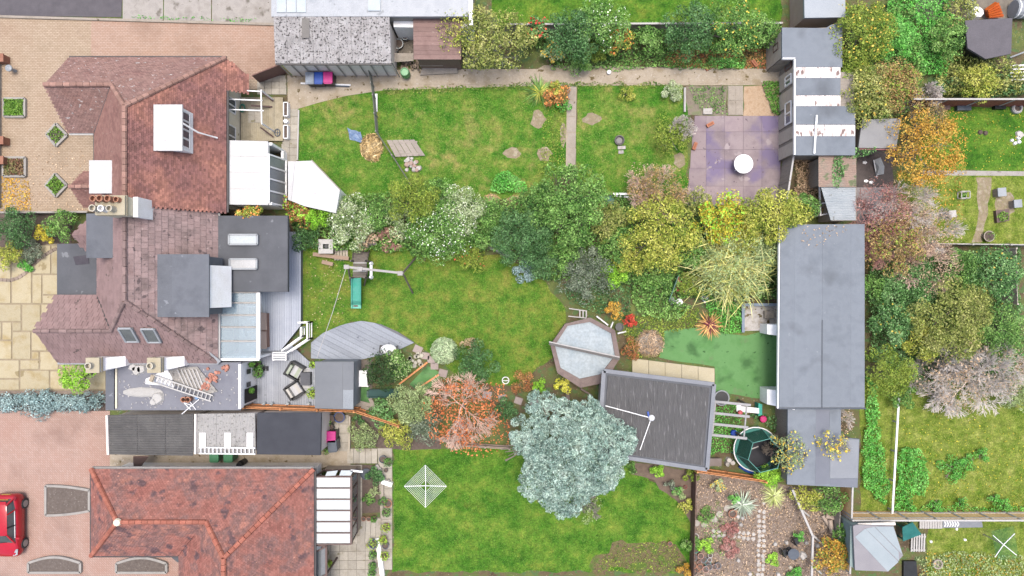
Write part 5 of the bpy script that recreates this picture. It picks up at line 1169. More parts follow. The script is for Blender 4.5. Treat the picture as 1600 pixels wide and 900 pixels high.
deck('raised grey deck beside the glass conservatory with the brown cover', [(392, 362), (470, 362), (470, 508), (438, 548), (392, 548)], .5, R(90), DECKG)
deck('lower grey deck with the two black armchairs', [(385, 548), (440, 548), (452, 536), (484, 566), (497, 566), (497, 640), (385, 640)], .22, R(90), DECKG2)
deck('fan-shaped grey deck with diagonal boards on the play lawn', [(486, 535), (505, 520), (535, 507), (565, 501), (595, 506), (622, 518), (648, 535), (615, 550), (560, 563), (486, 560)], .12, R(-27), M('blue_grey_boards', ['=#c4ccd8', '=#d0d8e2'], 1.2, island=.1, bump=.25, specks=[('=#9aa0aa', 2.2, .68)]), .28)
# brown padded cover on the raised deck
hc = thing('padded_cover', 'brown padded cover lying along the conservatory on the raised deck', 'cover', P(411, 515)); HC = M('tan_cover', ['#a5877a', '#b59789'], 1.5, bump=.1)
for i in range(2): obj('cover_panel', MB().slab([P(403 + .5 * i, 488 + 29 * i, 1.25), P(416, 489 + 29 * i, 1.15), P(417, 516 + 29 * i, 1.15), P(404, 516 + 29 * i, 1.25)], .14), HC, hc)
obj('tub', MB().prism([(p.x, p.y) for p in PP([(404, 490), (415, 490), (416, 543), (404, 543)], 1.1)], .45, 1.02), M('tub_wood', ['#8d5a48', '#a06b56'], 3), hc)
# white balustrades of the raised deck
def balustrade(label, px, z0, h, m, n=3, name='balustrade'):
    pts = [P(x, y, z0 + h) for x, y in px]; t = thing(name, label, 'railing', (pts[0].x, pts[0].y, z0)); up = V3(0, 0, -h)
    for a, b in zip(pts, pts[1:]):
        obj('handrail', MB().bar(a, b, .09, .05), m, t); obj('mid_rail', MB().bar(a + up * .45, b + up * .45, .04), m, t); obj('bottom_rail', MB().bar(a + up * .88, b + up * .88, .06), m, t)
        k = max(1, int((b - a).length / .8))
        for i in range(k + 1): obj('post', MB().bar(a.lerp(b, i / k), a.lerp(b, i / k) + up * 1.02, .08), m, t)
    return t
balustrade('white railing running down the corner of the raised deck', [(466, 504), (480, 504), (480, 530), (447, 552)], .2, 1.0, UPVC)
balustrade('second white railing flanking the steps of the raised deck', [(470, 512), (470, 526), (440, 548)], .5, .8, UPVC)
bn = thing('bench', 'white slatted bench at the foot of the raised deck', 'bench', P(437, 556))
for i in range(4): obj('slat', MB().bar(P(426, 551 + i * 3.6, .72), P(447, 551 + i * 3.6, .72), .08, .03), UPVC, bn)
for x, y in ((427, 551), (446, 551), (427, 563), (446, 563)): obj('leg', MB().bar(P(x, y, .72), V3(P(x, y, .72).x, P(x, y, .72).y, .2), .06), UPVC, bn)
obj('frame', MB().bar(P(426, 551, .7), P(426, 563, .7), .05).bar(P(447, 551, .7), P(447, 563, .7), .05), UPVC, bn)
# rug and outdoor suite
z = .225; rug = thing('rug', 'white striped rug under the black footstool on the lower deck', 'rug', P(468, 597, z)); RW = M('rug_white', ['#e3e4e6', '#f0f0f1'], 3); RG = M('rug_grey', ['#b9bcc2'], 3)
obj('mat', MB().slab(PP([(453, 575), (484, 575), (484, 618), (453, 618)], z + .018), .016), RW, rug)
for i in range(7): obj('stripe', MB().slab(PP([(453.6, 577 + i * 6), (483.4, 577 + i * 6), (483.4, 579 + i * 6), (453.6, 579 + i * 6)], z + .024), .006), RG, rug)
def armchair(label, px, py, rot, cush):
    c = P(px, py, .7); t = thing('armchair', label, 'armchair', (c.x, c.y, .24), 'black armchairs on the lower deck'); u, v = V3(math.cos(rot), math.sin(rot), 0), V3(-math.sin(rot), math.cos(rot), 0); b = V3(c.x, c.y, .22)
    obj('base', MB().obox(c, .74, .7, .24, .5, rot), BLACKB, t)
    obj('backrest', MB().obox(b - u * .4, .12, .86, .24, .95, rot), BLACKB, t)
    for s in (-1, 1): obj('armrest', MB().obox(b + v * .42 * s + u * .02, .8, .11, .24, .78, rot), BLACKB, t)
    obj('seat_cushion', MB().obox(b + u * .06, .6, .66, .49, .62, rot, .94), RW, t); obj('back_cushion', MB().obox(b - u * .25, .16, .64, .6, .98, rot, .9), cush, t)
    obj('blanket', MB().obox(b + u * .2, .2, .6, .615, .645, rot), cush, t)
armchair('black armchair with a pale green cushion on the lower deck', 460, 580, R(-30), M('sage_cushion', ['#a9b894', '#bcc9a8'], 3))
armchair('black armchair with cream cushions on the lower deck', 460, 610, R(33), M('cream_cushion', ['#e2dccb', '#efe9da'], 3))
fs = thing('footstool', 'square black footstool on the striped rug', 'footstool', P(477, 592, .24)); c = P(477, 592, .6)
obj('cushion', MB().obox(c, .62, .78, .5, .62, 0, .95), M('charcoal_cushion', ['#43454b', '#515359'], 3), fs); obj('base', MB().obox(c, .58, .74, .24, .5), BLACKB, fs)
LIME = leafmat('lime_leaf', ['#6f9a28', '#95b83c', '#bcd35c'], 3); FERN = leafmat('fern_leaf', ['#3f6b2c', '#5f8f3f', '#83ad58'], 3)
pot('black pot with a lime plant at the summer house corner', 489, 570, .16, .4, BLACKB, LIME, z=.22); pot('black pot with a lime plant beside the armchair by the orange fence', 488, 614, .18, .4, BLACKB, LIME, z=.22, bushy=2)
for i, (x, lb) in enumerate(((412, 'glass lantern on the deck edge closest to the white block'), (424, 'little white candle holder on the deck edge'), (449, 'glass lantern on the deck edge behind the armchair'), (482, 'glass lantern on the deck edge beside the summer house'))):
    c = P(x, 631, .5); t = thing('lantern', lb, 'lantern', (c.x, c.y, .22), 'lanterns along the orange fence'); obj('glass', MB().lathe(c, [(.07, .22), (.1, .3), (.1, .5), (.05, .56)], 10), SKYGLASS, t); obj('ring', MB().tube([c + V3(.09 * math.cos(a), 0, .1 + .09 * math.sin(a)) for a in np.linspace(0, 6.28, 9)], .012, 5), UPVC, t)
for i, (x, y, lb) in enumerate(((402, 570, 'dark leafy plant in a pot against the white block'), (404, 582, 'straggly olive plant in a pot on the lower deck'))): pot(lb, x, y, .2, .4, BLACKB, FERN, z=.22, bushy=1.8)
bt = thing('boots', 'pair of black boots on the lower deck', 'boots', P(413, 575, .22))
for s in (0, 1):
    c = P(411.5 + s * 5, 576, .4); obj('boot', MB().obox(c, .12, .28, .22, .32).obox((c.x, c.y + .06), .12, .14, .32, .55), BLACKB, bt)
# orange fences
ORF = M('orange_fence', ['#dc9460', '#e8a470', '#cc8450'], 1.6, stretch=(5, 5, 1), bump=.25, k=.6)
fence('fence', 'orange stained fence along the lower deck and the black garage', [(380, 638), (553, 644)], 1.7, ORF, ORF, cap=None)
fence('fence', 'orange stained fence running down to the light green shrubs', [(553, 644), (622, 667)], 1.5, ORF, ORF)
fence('fence', 'orange stained fence behind the trampoline and the bark garden', [(1090, 738), (1198, 754)], 1.4, ORF, ORF)
LOGW = M('pale_log', ['#c7a78c', '#d8bca3'], 3, bump=.3)
fence('fence', 'low pale timber fence under the orange-leaved tree', [(678, 686), (720, 697), (796, 702)], .9, LOGW, LOGW, 1.5, board=.3)
DBF = M('dark_brown_fence', ['#54352c', '#6a4639'], 2, stretch=(4, 4, 1), bump=.2)
fence('fence', 'dark brown fence between the lush lawn and the bark garden', [(1088, 742), (1084, 905)], 1.0, DBF, DBF)
PAN = M('tan_fence', ['#dcb27c', '#e8c490', '#cc9e68'], 1.8, stretch=(6, 1, 1), bump=.2, k=.85)
WP = M('white_post', ['#d9d2ca', '#ece7e0'], 2)
fence('fence', 'tan panel fence with pale concrete posts across the bottom plots', [(1333, 813), (1640, 813)], 1.6, PAN, WP, 1.62, post=.11, cap=WP)
tf = thing('rail_fence', 'thin pale rail fence beside the yellowing plot', 'fence', P(1405, 612)); obj('rail', MB().bar(P(1405, 612, .5), P(1394, 805, .5), .11, .06), UPVC, tf)
for i in range(5): p = P(1405 - 2.6 * i, 614 + 46 * i, .5); obj('post', MB().bar(p, V3(p.x, p.y, -.05), .08), WP, tf)
REDF = M('red_brown_fence', ['#9a5848', '#ac6858', '#8a4c40'], 2, k=.5, stretch=(4, 1, 1), bump=.2)
fence('fence', 'red-brown plank fence with pale rails above the bright lawn', [(1428, 155), (1640, 155)], 1.6, REDF, WP, 1.75, cap=WP)
fence('fence', 'low pale fence below the little grey hives', [(1460, 381), (1640, 383)], 1.0, WP, WP, 2.0, board=.5)
fence('fence', 'grey slat fence at the edge of the overgrown plot', [(1588, 388), (1590, 475)], 1.6, WOODGX, WOODGX, 1.8)
fence('fence', 'weathered fence with white cap behind the hedge and the long path', [(790, 38), (1222, 36)], 1.5, WOODG, WOODG, 1.8, cap=WP)
fence('fence', 'silvery boarded fence at the end of the purple patio', [(1240, 243), (1228, 322)], 1.6, WOODG, WOODG, 1.5, cap=WP)
fence('fence', 'white topped post fence beside the corner shed', [(1332, 762), (1328, 895)], 1.4, PAN, WP, 1.7, cap=WP)
fence('boundary_fence', 'low timber fence between the two front gardens', [(0, 332), (136, 331)], .7, WOODG, WOODG, 1.6, cap=CONC_W)
rr = thing('rail_fence', 'crooked pale rail fence through the bark garden', 'fence', P(1250, 800)); pts = [P(x, y, .8) for x, y in ((1238, 765), (1270, 838), (1268, 905))]
for a, b in zip(pts, pts[1:]):
    obj('rail', MB().bar(a, b, .12, .1), WP, rr)
for (x, y), (x2, y2) in (((1240, 770), (1234, 762)), ((1253, 797), (1264, 806)), ((1270, 836), (1285, 850)), ((1269, 882), (1283, 896))): obj('post', MB().bar(P(x, y, .82), P(x2, y2, 0), .1), WP, rr)
fence('screen', 'weathered plank screen beside the stacked timber in the bark garden', [(1313, 785), (1312, 838)], 1.0, WOODG, WOODG, 1.4)
for i, (a, b) in enumerate((((1285, 805), (1306, 836)), ((1290, 806), (1311, 812)), ((1297, 812), (1300, 832)))):
    single('timber_log', MB().tube([P(*a, .1 + .1 * i), P(*b, .12 + .1 * i)], .13, 7), LOGW, ['long silvery log in the timber heap by the plank screen', 'short top log of the timber heap by the plank screen', 'middle log of the timber heap by the plank screen'][i], 'log', 'timber heap')
# wire mesh fence across the patchy lawn
wf = thing('wire_fence', 'sagging wire mesh fence on thin posts across the patchy lawn', 'fence', P(582, 150)); pts = [P(x, y, .95) for x, y in ((576, 110), (582, 148), (587, 205), (612, 242), (640, 286))]; WIRE = M('grey_wire', ['=#84877a', '=#9a9d90'], 3)
for a, b in zip(pts, pts[1:]):
    mb = MB(); k = max(2, int((b - a).length / .12))
    for i in range(k): mb.bar(a.lerp(b, i / k), a.lerp(b, i / k) - V3(0, 0, .9), .018)
    for zz in (.02, .25, .5, .75): mb.bar(a - V3(0, 0, zz), b - V3(0, 0, zz), .035)
    obj('mesh', mb, WIRE, wf, 'stuff')
for p in pts + [pts[0].lerp(pts[1], .5), pts[1].lerp(pts[2], .5)]: obj('post', MB().bar(p + V3(0, 0, .06), V3(p.x, p.y, -.05), .07), M('rust_post', ['#8f8a80', '#a5a095'], 3), wf)
single('board', MB().box(P(586, 147).x, P(586, 175).y, 0, P(590, 147).x, P(586, 147).y, .08), UPVC, 'narrow white board lying by the wire mesh fence', 'board')
# tarp, planks, rubble on the patchy lawn
tb = MB(); nx_, ny_ = 7, 6; gx = [P(543 + i * 3.6, 0).x for i in range(nx_)]; gy = [P(0, 201 + j * 3.4).y for j in range(ny_)]
vs_ = [(gx[i] + random.uniform(-.04, .04) + (j * .03), gy[j] - i * .04 + random.uniform(-.04, .04), random.uniform(.03, .16)) for j in range(ny_) for i in range(nx_)]
tb.add(vs_, [(j * nx_ + i, (j + 1) * nx_ + i, (j + 1) * nx_ + i + 1, j * nx_ + i + 1) for j in range(ny_ - 1) for i in range(nx_ - 1)])
n0 = len(vs_); tb.add([(v[0], v[1], .012) for v in vs_], [(j * nx_ + i, j * nx_ + i + 1, (j + 1) * nx_ + i + 1, (j + 1) * nx_ + i) for j in range(ny_ - 1) for i in range(nx_ - 1)])
single('tarpaulin', tb, M('blue_tarp', ['#4f78b8', '#7f9fce', '#3f66a4'], 4, rough=.4, bump=.1), 'crumpled blue tarpaulin on the patchy lawn', 'tarpaulin')
pl = thing('plank_platform', 'weathered wooden plank platform on the patchy lawn', 'platform', P(633, 232))
for i in range(5):
    s0, s1 = i / 5, (i + .92) / 5; A, B, C, D = PP([(604, 219), (648, 218), (665, 243), (618, 245)], .16); k = lambda s, t: A.lerp(B, s).lerp(D.lerp(C, s), t)
    obj('plank', MB().slab([k(s0, 0), k(s1, 0), k(s1, 1), k(s0, 1)], .05), WOODG, pl)
obj('bearer', MB().bar(P(606, 223, .06), P(652, 222, .06), .1, .13).bar(P(616, 241, .06), P(660, 240, .06), .1, .13), WOODG, pl)
STONE = M('pale_stone', ['#c7bdb0', '#ddd5ca', '#b0a598'], 3, vary=.2, bump=.4); BRK = M('orange_brick', ['#c4613c', '#d6754c'], 3, vary=.15, bump=.3)
def stone(mb_c, r, h, n=7, z=0.0):
    a0 = random.uniform(0, 6); pts_ = [(mb_c[0] + r * random.uniform(.7, 1.1) * math.cos(a0 + 6.283 * i / n), mb_c[1] + r * random.uniform(.7, 1.1) * math.sin(a0 + 6.283 * i / n)) for i in range(n)]
    cx, cy = mb_c[0], mb_c[1]; top = [(cx + (x - cx) * .75, cy + (y - cy) * .75) for x, y in pts_]; return MB().prism(pts_, z - .02, z + h, top)
rb = thing('rubble_heap', 'heap of broken stones below the plank platform', 'rubble', P(645, 257))
for i in range(26):
    x, y = 634 + random.uniform(0, 22), 246 + random.uniform(0, 22); obj('stone', stone(P(x, y), random.uniform(.1, .2), random.uniform(.1, .22)), STONE if i % 3 else M('pink_stone', ['#b78d7a', '#c9a08c'], 3), rb)
# furniture on and around the purple patio
tc = P(1162, 256, .74); t = thing('round_table', 'round white table standing on the purple patio', 'table', (tc.x, tc.y, .06)); r_ = L(15, .74)
obj('table_top', MB().lathe(tc, [(r_ * .96, .69), (r_, .71), (r_, .735), (r_ * .97, .75)], 32), UPVC, t)
for i in range(3): obj('top_slot', MB().obox((tc.x, tc.y - .16 + .16 * i), .36, .05, .749, .753), M('slot_grey', ['#d0d0d0'], 2), t)
for i in range(4): obj('leg', MB().bar((tc.x + .4 * math.cos(.8 + i * 1.57), tc.y + .4 * math.sin(.8 + i * 1.57), .06), (tc.x + .25 * math.cos(.8 + i * 1.57), tc.y + .25 * math.sin(.8 + i * 1.57), .7), .06), UPVC, t)
for x, y, rt, lb in ((1110, 194, .5, 'orange brick block on the purple patio by the soil bed'), (1086, 228, 1.2, 'orange brick block on the purple patio edge by the silvery twigs'), (1180, 98, -.9, 'orange brick block on the bare bed above the path by the grey shed'), (1109, 105, .5, 'orange brick block at the path edge under the hedge')):
    c = P(x, y, .2); t = thing('brick_block', lb, 'brick', (c.x, c.y, 0), 'orange bricks'); zb = .055 if y > 180 else 0
    obj('block', MB().obox(c, .46, .2, zb, zb + .16, rt), BRK, t); obj('frog', MB().obox(c, .34, .08, zb + .155, zb + .165, rt), M('brick_dark', ['#a04a2c'], 3), t)
fp = P(968, 219, .2); t = thing('fire_pit', 'round blackened fire pit ring on the dry lawn', 'fire pit', (fp.x, fp.y, 0))
obj('ring', MB().lathe(fp, [(.27, 0), (.3, .22), (.25, .24), (.2, .1), (.1, .06)], 18), M('burnt_steel', ['#4c4744', '#6d6661'], 4), t); obj('ash', MB().lathe(fp, [(.19, .05), (.18, .1), (.05, .12)], 12), M('ash', ['#8f8a86'], 5), t)
for i, (x, y, w_) in enumerate(((971, 231, 12), (970, 238, 8))): single('stone_block', MB().obox(P(x, y), L(w_), L(5), -.01, .1, .05), STONE, ['longer pale stone beside the fire pit', 'shorter pale stone beside the fire pit'][i], 'stone', 'stones by the fire pit')
single('edging_post', MB().tube([P(1070, 137, .12), P(1070, 175, .12)], .07, 7), WP, 'white log edging the weedy soil bed', 'log')
single('stone_block', MB().box(P(1098, 170).x, P(1098, 179).y, 0, P(1112, 170).x, P(1098, 170).y, .12), STONE, 'square pale stone at the corner of the weedy soil bed', 'stone')
single('white_pot', MB().lathe(P(951, 114), [(.1, .03), (.13, .2), (.1, .22)], 10), UPVC, 'tiny white pot on the long garden path', 'pot')
cw = thing('compost_box', 'dark green plastic box with white planks behind the brown twiggy bush', 'box', P(950, 312)); obj('box', MB().prism([(p.x, p.y) for p in PP([(938, 307), (958, 305), (960, 318), (940, 320)], .5)], 0, .5), M('dark_green_plastic', ['#2f5a4c', '#3d6d5c'], 3), cw); obj('plank', MB().bar(P(958, 303, .55), P(985, 303, .55), .12, .04).bar(P(958, 305, .3), P(983, 308, .3), .1, .04), UPVC, cw)
# raised wooden terrace and pergola behind the red-brown house
td = thing('deck', 'old wooden terrace under the white pergola frame', 'deck', P(410, 182)); obj('frame', MB().prism([(p.x, p.y) for p in PP([(377, 153), (441, 153), (441, 219), (377, 219)], .2)], -.02, .14), BROWN, td)
boards(td, [(376, 152), (442, 152), (442, 220), (376, 220)], .2, R(90), .12, M('old_deck_wood', ['#b5a176', '#c9b78f', '#a08f6b'], 1.3, island=.12, bump=.3))
for i in range(2):
    for j in range(2): obj('slab', MB().prism([(p.x, p.y) for p in PP([(388 + i * 10.5, 168 + j * 12), (398 + i * 10.5, 168 + j * 12), (398 + i * 10.5, 179.5 + j * 12), (388 + i * 10.5, 179.5 + j * 12)], .22)], .19, .225), FLAG, td)
pg = thing('pergola', 'thin white pergola frame over the old wooden terrace', 'pergola', P(385, 180)); zz = 2.2; f = MB()
for a, b in (((356, 140), (408, 143)), ((356, 155), (410, 157)), ((356, 171), (412, 173)), ((408, 141), (409, 193))): obj('beam', MB().bar(P(*a, zz), P(*b, zz), .06), UPVC, pg)
for p in ((408, 141), (409, 193)): obj('post', MB().bar(P(*p, zz), V3(P(*p, zz).x, P(*p, zz).y, .15), .07), UPVC, pg)
for i, (a, b) in enumerate((((408, 144), (427, 158)), ((392, 165), (425, 167)), ((407, 199), (427, 214)))): single('timber_post', MB().bar(P(*a, .9), P(*b, .22), .09), BROWN, ['dark timber prop on the terrace corner by the side gate', 'dark timber beam across the old terrace', 'dark timber prop on the terrace by the dark bicycle wheel'][i], 'timber')
bw = P(433, 207, .3); single('wheel_ring', MB().tube([V3(bw.x + .16 * math.cos(a), bw.y + .22 * math.sin(a), .28) for a in np.linspace(0, 6.2832, 15)], .025, 6).bar((bw.x - .16, bw.y, .26), (bw.x + .16, bw.y, .26), .03).bar((bw.x, bw.y - .2, .24), (bw.x, bw.y + .2, .24), .03), GREYB, 'dark metal wheel lying on the old terrace', 'wheel')
for i, (y0, y1) in enumerate(((160, 181), (196, 216))):
    q = PP([(443, y0), (449.5, y0), (449.5, y1), (443, y1)], .4); t = thing('trough_planter', ['long white trough planter at the terrace edge nearer the path', 'long white trough planter at the terrace edge nearer the lean-to'][i], 'planter', (q[0].x, q[0].y, 0)); mb = MB()
    for a, b in zip(q, q[1:] + q[:1]): mb.bar(a - V3(0, 0, .18), b - V3(0, 0, .18), .05, .4)
    obj('trough', mb, UPVC, t); obj('soil', MB().prism([(p.x, p.y) for p in shrink(q, .02)], .0, .3), SOIL, t)
single('white_bag', stone(P(446, 189, .3), .18, .3, 8), UPVC, 'crumpled white bag between the two white troughs', 'bag')
hs = P(372, 166, .8); single('hose_coil', MB().tube([V3(hs.x + .15 * math.cos(a) + .01 * a, hs.y + .22 * math.sin(a), .2 + .02 * a) for a in np.linspace(0, 18, 40)], .02, 5), M('hose_green', ['#2f8a6a'], 3), 'coiled green garden hose by the rear wall', 'hose')
obj('lawn_edging', MB().bar(P(467, 172, .04), P(465, 250, .04), .08, .12), WP, None, 'structure')
# car
car = thing('car', 'small shiny red hatchback parked on the rose block paving', 'car', (-29.85, -14.05, 0)); CX, CY = -29.85, -14.05
RED = M('red_car_paint', ['#c01226', '#d01a30'], .5, rough=.15, bump=0, spec=.6, k=.5); CGL = M('car_glass', ['#2f3a40', '#46535a'], 1, rough=.04, bump=0, spec=.9)
stt = [(-1.86, .5, .36, .58), (-1.8, .66, .28, .70), (-1.6, .75, .2, .80), (-1.25, .79, .18, .89), (-.9, .80, .18, .96), (-.3, .80, .18, .97), (.5, .80, .18, .99), (1.2, .80, .18, 1.02), (1.6, .77, .2, 1.04), (1.78, .72, .28, 1.0), (1.86, .6, .4, .88)]
mb = MB(); ring = []
for y, hw, zl, zt in stt:
    half = [(0, zl), (hw * .8, zl), (hw * .97, zl + .1), (hw, (zl + zt) / 2), (hw * .97, zt * .82), (hw * .9, zt * .95), (hw * .72, zt), (0, zt + .02)]
    ring.append([(CX + x, CY + y, z_) for x, z_ in half] + [(CX - x, CY + y, z_) for x, z_ in half[-2:0:-1]])
n = len(ring[0]); mb.add([v for r__ in ring for v in r__], [(i * n + k, i * n + (k + 1) % n, (i + 1) * n + (k + 1) % n, (i + 1) * n + k) for i in range(len(ring) - 1) for k in range(n)] + [tuple(range(n - 1, -1, -1)), tuple((len(ring) - 1) * n + k for k in range(n))])
body = obj('body', mb, RED, car, smooth=True)
gb = [(-.95, .68, .95), (1.74, .66, 1.0)]; rt_ = [(-.28, .56, 1.44), (1.3, .54, 1.44)]
vs_ = [(CX - .68, CY - .95, .93), (CX + .68, CY - .95, .93), (CX + .70, CY + 1.1, .97), (CX + .62, CY + 1.72, .97), (CX - .62, CY + 1.72, .97), (CX - .70, CY + 1.1, .97), (CX - .54, CY - .28, 1.42), (CX + .54, CY - .28, 1.42), (CX + .56, CY + .9, 1.46), (CX + .5, CY + 1.42, 1.42), (CX - .5, CY + 1.42, 1.42), (CX - .56, CY + .9, 1.46)]
obj('windows', MB().add(vs_, [(0, 1, 7, 6), (1, 2, 8, 7), (2, 3, 9, 8), (3, 4, 10, 9), (4, 5, 11, 10), (5, 0, 6, 11)]), CGL, car)
rp = []
for y, hw, zz_ in ((-.34, .5, 1.42), (-.2, .56, 1.46), (.4, .58, 1.5), (1.0, .57, 1.49), (1.4, .52, 1.44), (1.52, .46, 1.4)): rp.append([(CX - hw, CY + y, zz_ - .03), (CX - hw * .8, CY + y, zz_), (CX, CY + y, zz_ + .02), (CX + hw * .8, CY + y, zz_), (CX + hw, CY + y, zz_ - .03)])
obj('roof_panel', MB().add([v for r__ in rp for v in r__], [(i * 5 + k, i * 5 + k + 1, i * 5 + k + 6, i * 5 + k + 5) for i in range(5) for k in range(4)]), RED, car, smooth=True)
for s in (-1, 1):
    obj('pillar', MB().bar((CX + .68 * s, CY - .93, .96), (CX + .54 * s, CY - .28, 1.44), .07), RED, car); obj('pillar', MB().bar((CX + .7 * s, CY + 1.05, .98), (CX + .56 * s, CY + .9, 1.46), .12, .05).bar((CX + .62 * s, CY + 1.7, 1.0), (CX + .5 * s, CY + 1.42, 1.43), .1), RED, car); obj('pillar', MB().bar((CX + .715 * s, CY + .15, .98), (CX + .57 * s, CY + .12, 1.46), .06, .05), BLACKB, car)
    obj('door_mirror', MB().obox((CX + .9 * s, CY - .62), .2, .12, .92, 1.05, 0, .8), RED, car)
    obj('headlight', MB().slab([(CX + .38 * s, CY - 1.79, .72), (CX + .66 * s, CY - 1.70, .74), (CX + .77 * s, CY - 1.35, .86), (CX + .66 * s, CY - 1.35, .9)], .06), SKYGLASS, car)
    obj('tail_light', MB().slab([(CX + .6 * s, CY + 1.84, .9), (CX + .74 * s, CY + 1.76, .92), (CX + .74 * s, CY + 1.6, 1.06), (CX + .62 * s, CY + 1.7, 1.06)], .05), M('tail_red', ['#a0101c'], 2, rough=.1), car)
    obj('sill_trim', MB().bar((CX + .71 * s, CY - .6, 1.0), (CX + .70 * s, CY + 1.0, 1.02), .03), UPVC, car)
    for wy in (-1.16, 1.2):
        w_ = obj('wheel', MB().tube([(CX + .68 * s, CY + wy, .3), (CX + .83 * s, CY + wy, .3)], .3, 20), M('tyre', ['#1f1f20', '#2b2b2c'], 4), car); obj('rim', MB().tube([(CX + .82 * s, CY + wy, .3), (CX + .845 * s, CY + wy, .3)], .2, 14), M('alloy', ['#c4c6c9', '#d8dadc'], 2, rough=.3, metal=.6), w_)
obj('number_plate', MB().bar((CX - .26, CY + 1.87, .72), (CX + .26, CY + 1.87, .72), .02, .11), M('plate_yellow', ['#e0b83a'], 2), car); obj('rear_spoiler', MB().bar((CX - .5, CY + 1.56, 1.42), (CX + .5, CY + 1.56, 1.42), .16, .04), RED, car); obj('wiper', MB().bar((CX - .4, CY - .93, .97), (CX + .2, CY - .86, 1.0), .03), BLACKB, car)
obj('light_bar', MB().bar((CX - .4, CY + 1.66, 1.1), (CX + .4, CY + 1.66, 1.1), .05, .03), M('amber_light', ['#e8902a'], 2, rough=.2), car)
# drive planters
KERB = M('planter_kerb', ['#a59e94', '#b9b2a8'], 2, bump=.4, vary=.08); MULCH = M('dark_mulch', ['#4d4038', '#65574d'], 6, bump=.8, bscale=40, specks=[('#a89a8c', 16, .66)])
def planter(label, px, m, fill=None, cat='planter', n=120, h=.22, leafs=.1):
    q = PP(px); c = sum(q, V3(0, 0, 0)) / len(q); t = thing('planter_bed', label, cat, (c.x, c.y, 0))
    for a, b in zip(q, q[1:] + q[:1]): obj('kerb', MB().bar(a + V3(0, 0, h / 2 - .03), b + V3(0, 0, h / 2 - .03), .14, h), KERB, t)
    inn = shrink(q, .06); obj('soil', MB().prism([(p.x, p.y) for p in inn], 0, h * .6), m, t)
    if fill:
        xs_ = np.array([(p.x, p.y) for p in inn]); Q = RNG.uniform(xs_.min(0), xs_.max(0), (n * 2, 2)); Q = Q[inside(inn, Q[:, 0], Q[:, 1])]
        V, F = leafquads(np.column_stack([Q, h * .6 + RNG.uniform(.02, .15, len(Q))]), unit(np.array([0, 0, 1.0]) + RNG.normal(size=(len(Q), 3)) * .6), leafs, .5); npmesh('plants', V, F, fill, t, 'stuff')
    return t
GRN = leafmat('planter_green', ['#4d7a28', '#6f9a3a', '#8fb04f'], 2); RUS = leafmat('planter_russet', ['#7d4a44', '#9a8060', '#6f8a45'], 2)
planter('rectangular drive planter full of bright green grass', [(9, 155), (41, 155), (41, 183), (9, 183)], SOIL, GRN, n=900); planter('rectangular drive planter with russet plants and bare soil', [(8, 247), (42, 247), (42, 276), (8, 276)], SOIL, RUS, n=450)
planter('diamond drive planter with a few weeds below the clay gable', [(90, 194), (107, 212), (90, 229), (75, 211)], MULCH, GRN, n=200); planter('diamond drive planter full of green leaves below the white porch box', [(89, 272), (107, 290), (90, 308), (74, 290)], SOIL, GRN, n=420)
def arcbed(label, x0, x1, y0, y1, side):
    up = [(x0 + (x1 - x0) * i / 10, y0 + (1 - math.sin(math.pi * i / 10)) * 9) for i in range(11)] if side == 'top' else [(x0 + (x1 - x0) * i / 10, y0 + (i / 10) ** 2 * 7) for i in range(11)]
    lo_ = [(x1, y1), (x0, y1)] if side == 'top' else [(x1 - (x1 - x0) * i / 10, y1 - ((10 - i) / 10) ** 2 * 7) for i in range(11)]
    planter(label, up + lo_, MULCH)
arcbed('bark-filled drive bed touching the front of the rose-red house', 74, 142, 758, 804, 'side'); arcbed('arched bark-filled drive bed behind the red car', 47, 128, 869, 893, 'top'); arcbed('arched bark-filled drive bed below the rose-red eaves', 184, 262, 870, 893, 'top')
# brick piers and boundary at the street side
fw = thing('boundary_wall', 'low grey wall with brick piers along the street edge of the drive', 'wall', P(2, 180))
obj('wall', MB().box(P(-4, 0).x, P(0, 325).y, -.05, P(3, 0).x, P(0, 95).y, .45), CONC_W, fw)
for y in (90, 219, 250): c = P(-2, y, .6); obj('pier', MB().obox(c, .5, .42, -.05, .55).obox(c, .56, .48, .55, .62), M('pier_brick', ['=#c88a70', '=#d89c80'], 4, bump=.3), fw)
lt = P(15, 107, .5); single('drive_light', MB().lathe(lt, [(.1, 0), (.08, .5), (.2, .52), (.2, .6), (.05, .66)], 12), GREYFRAME, 'small round grey drive light by the brick pier', 'light')
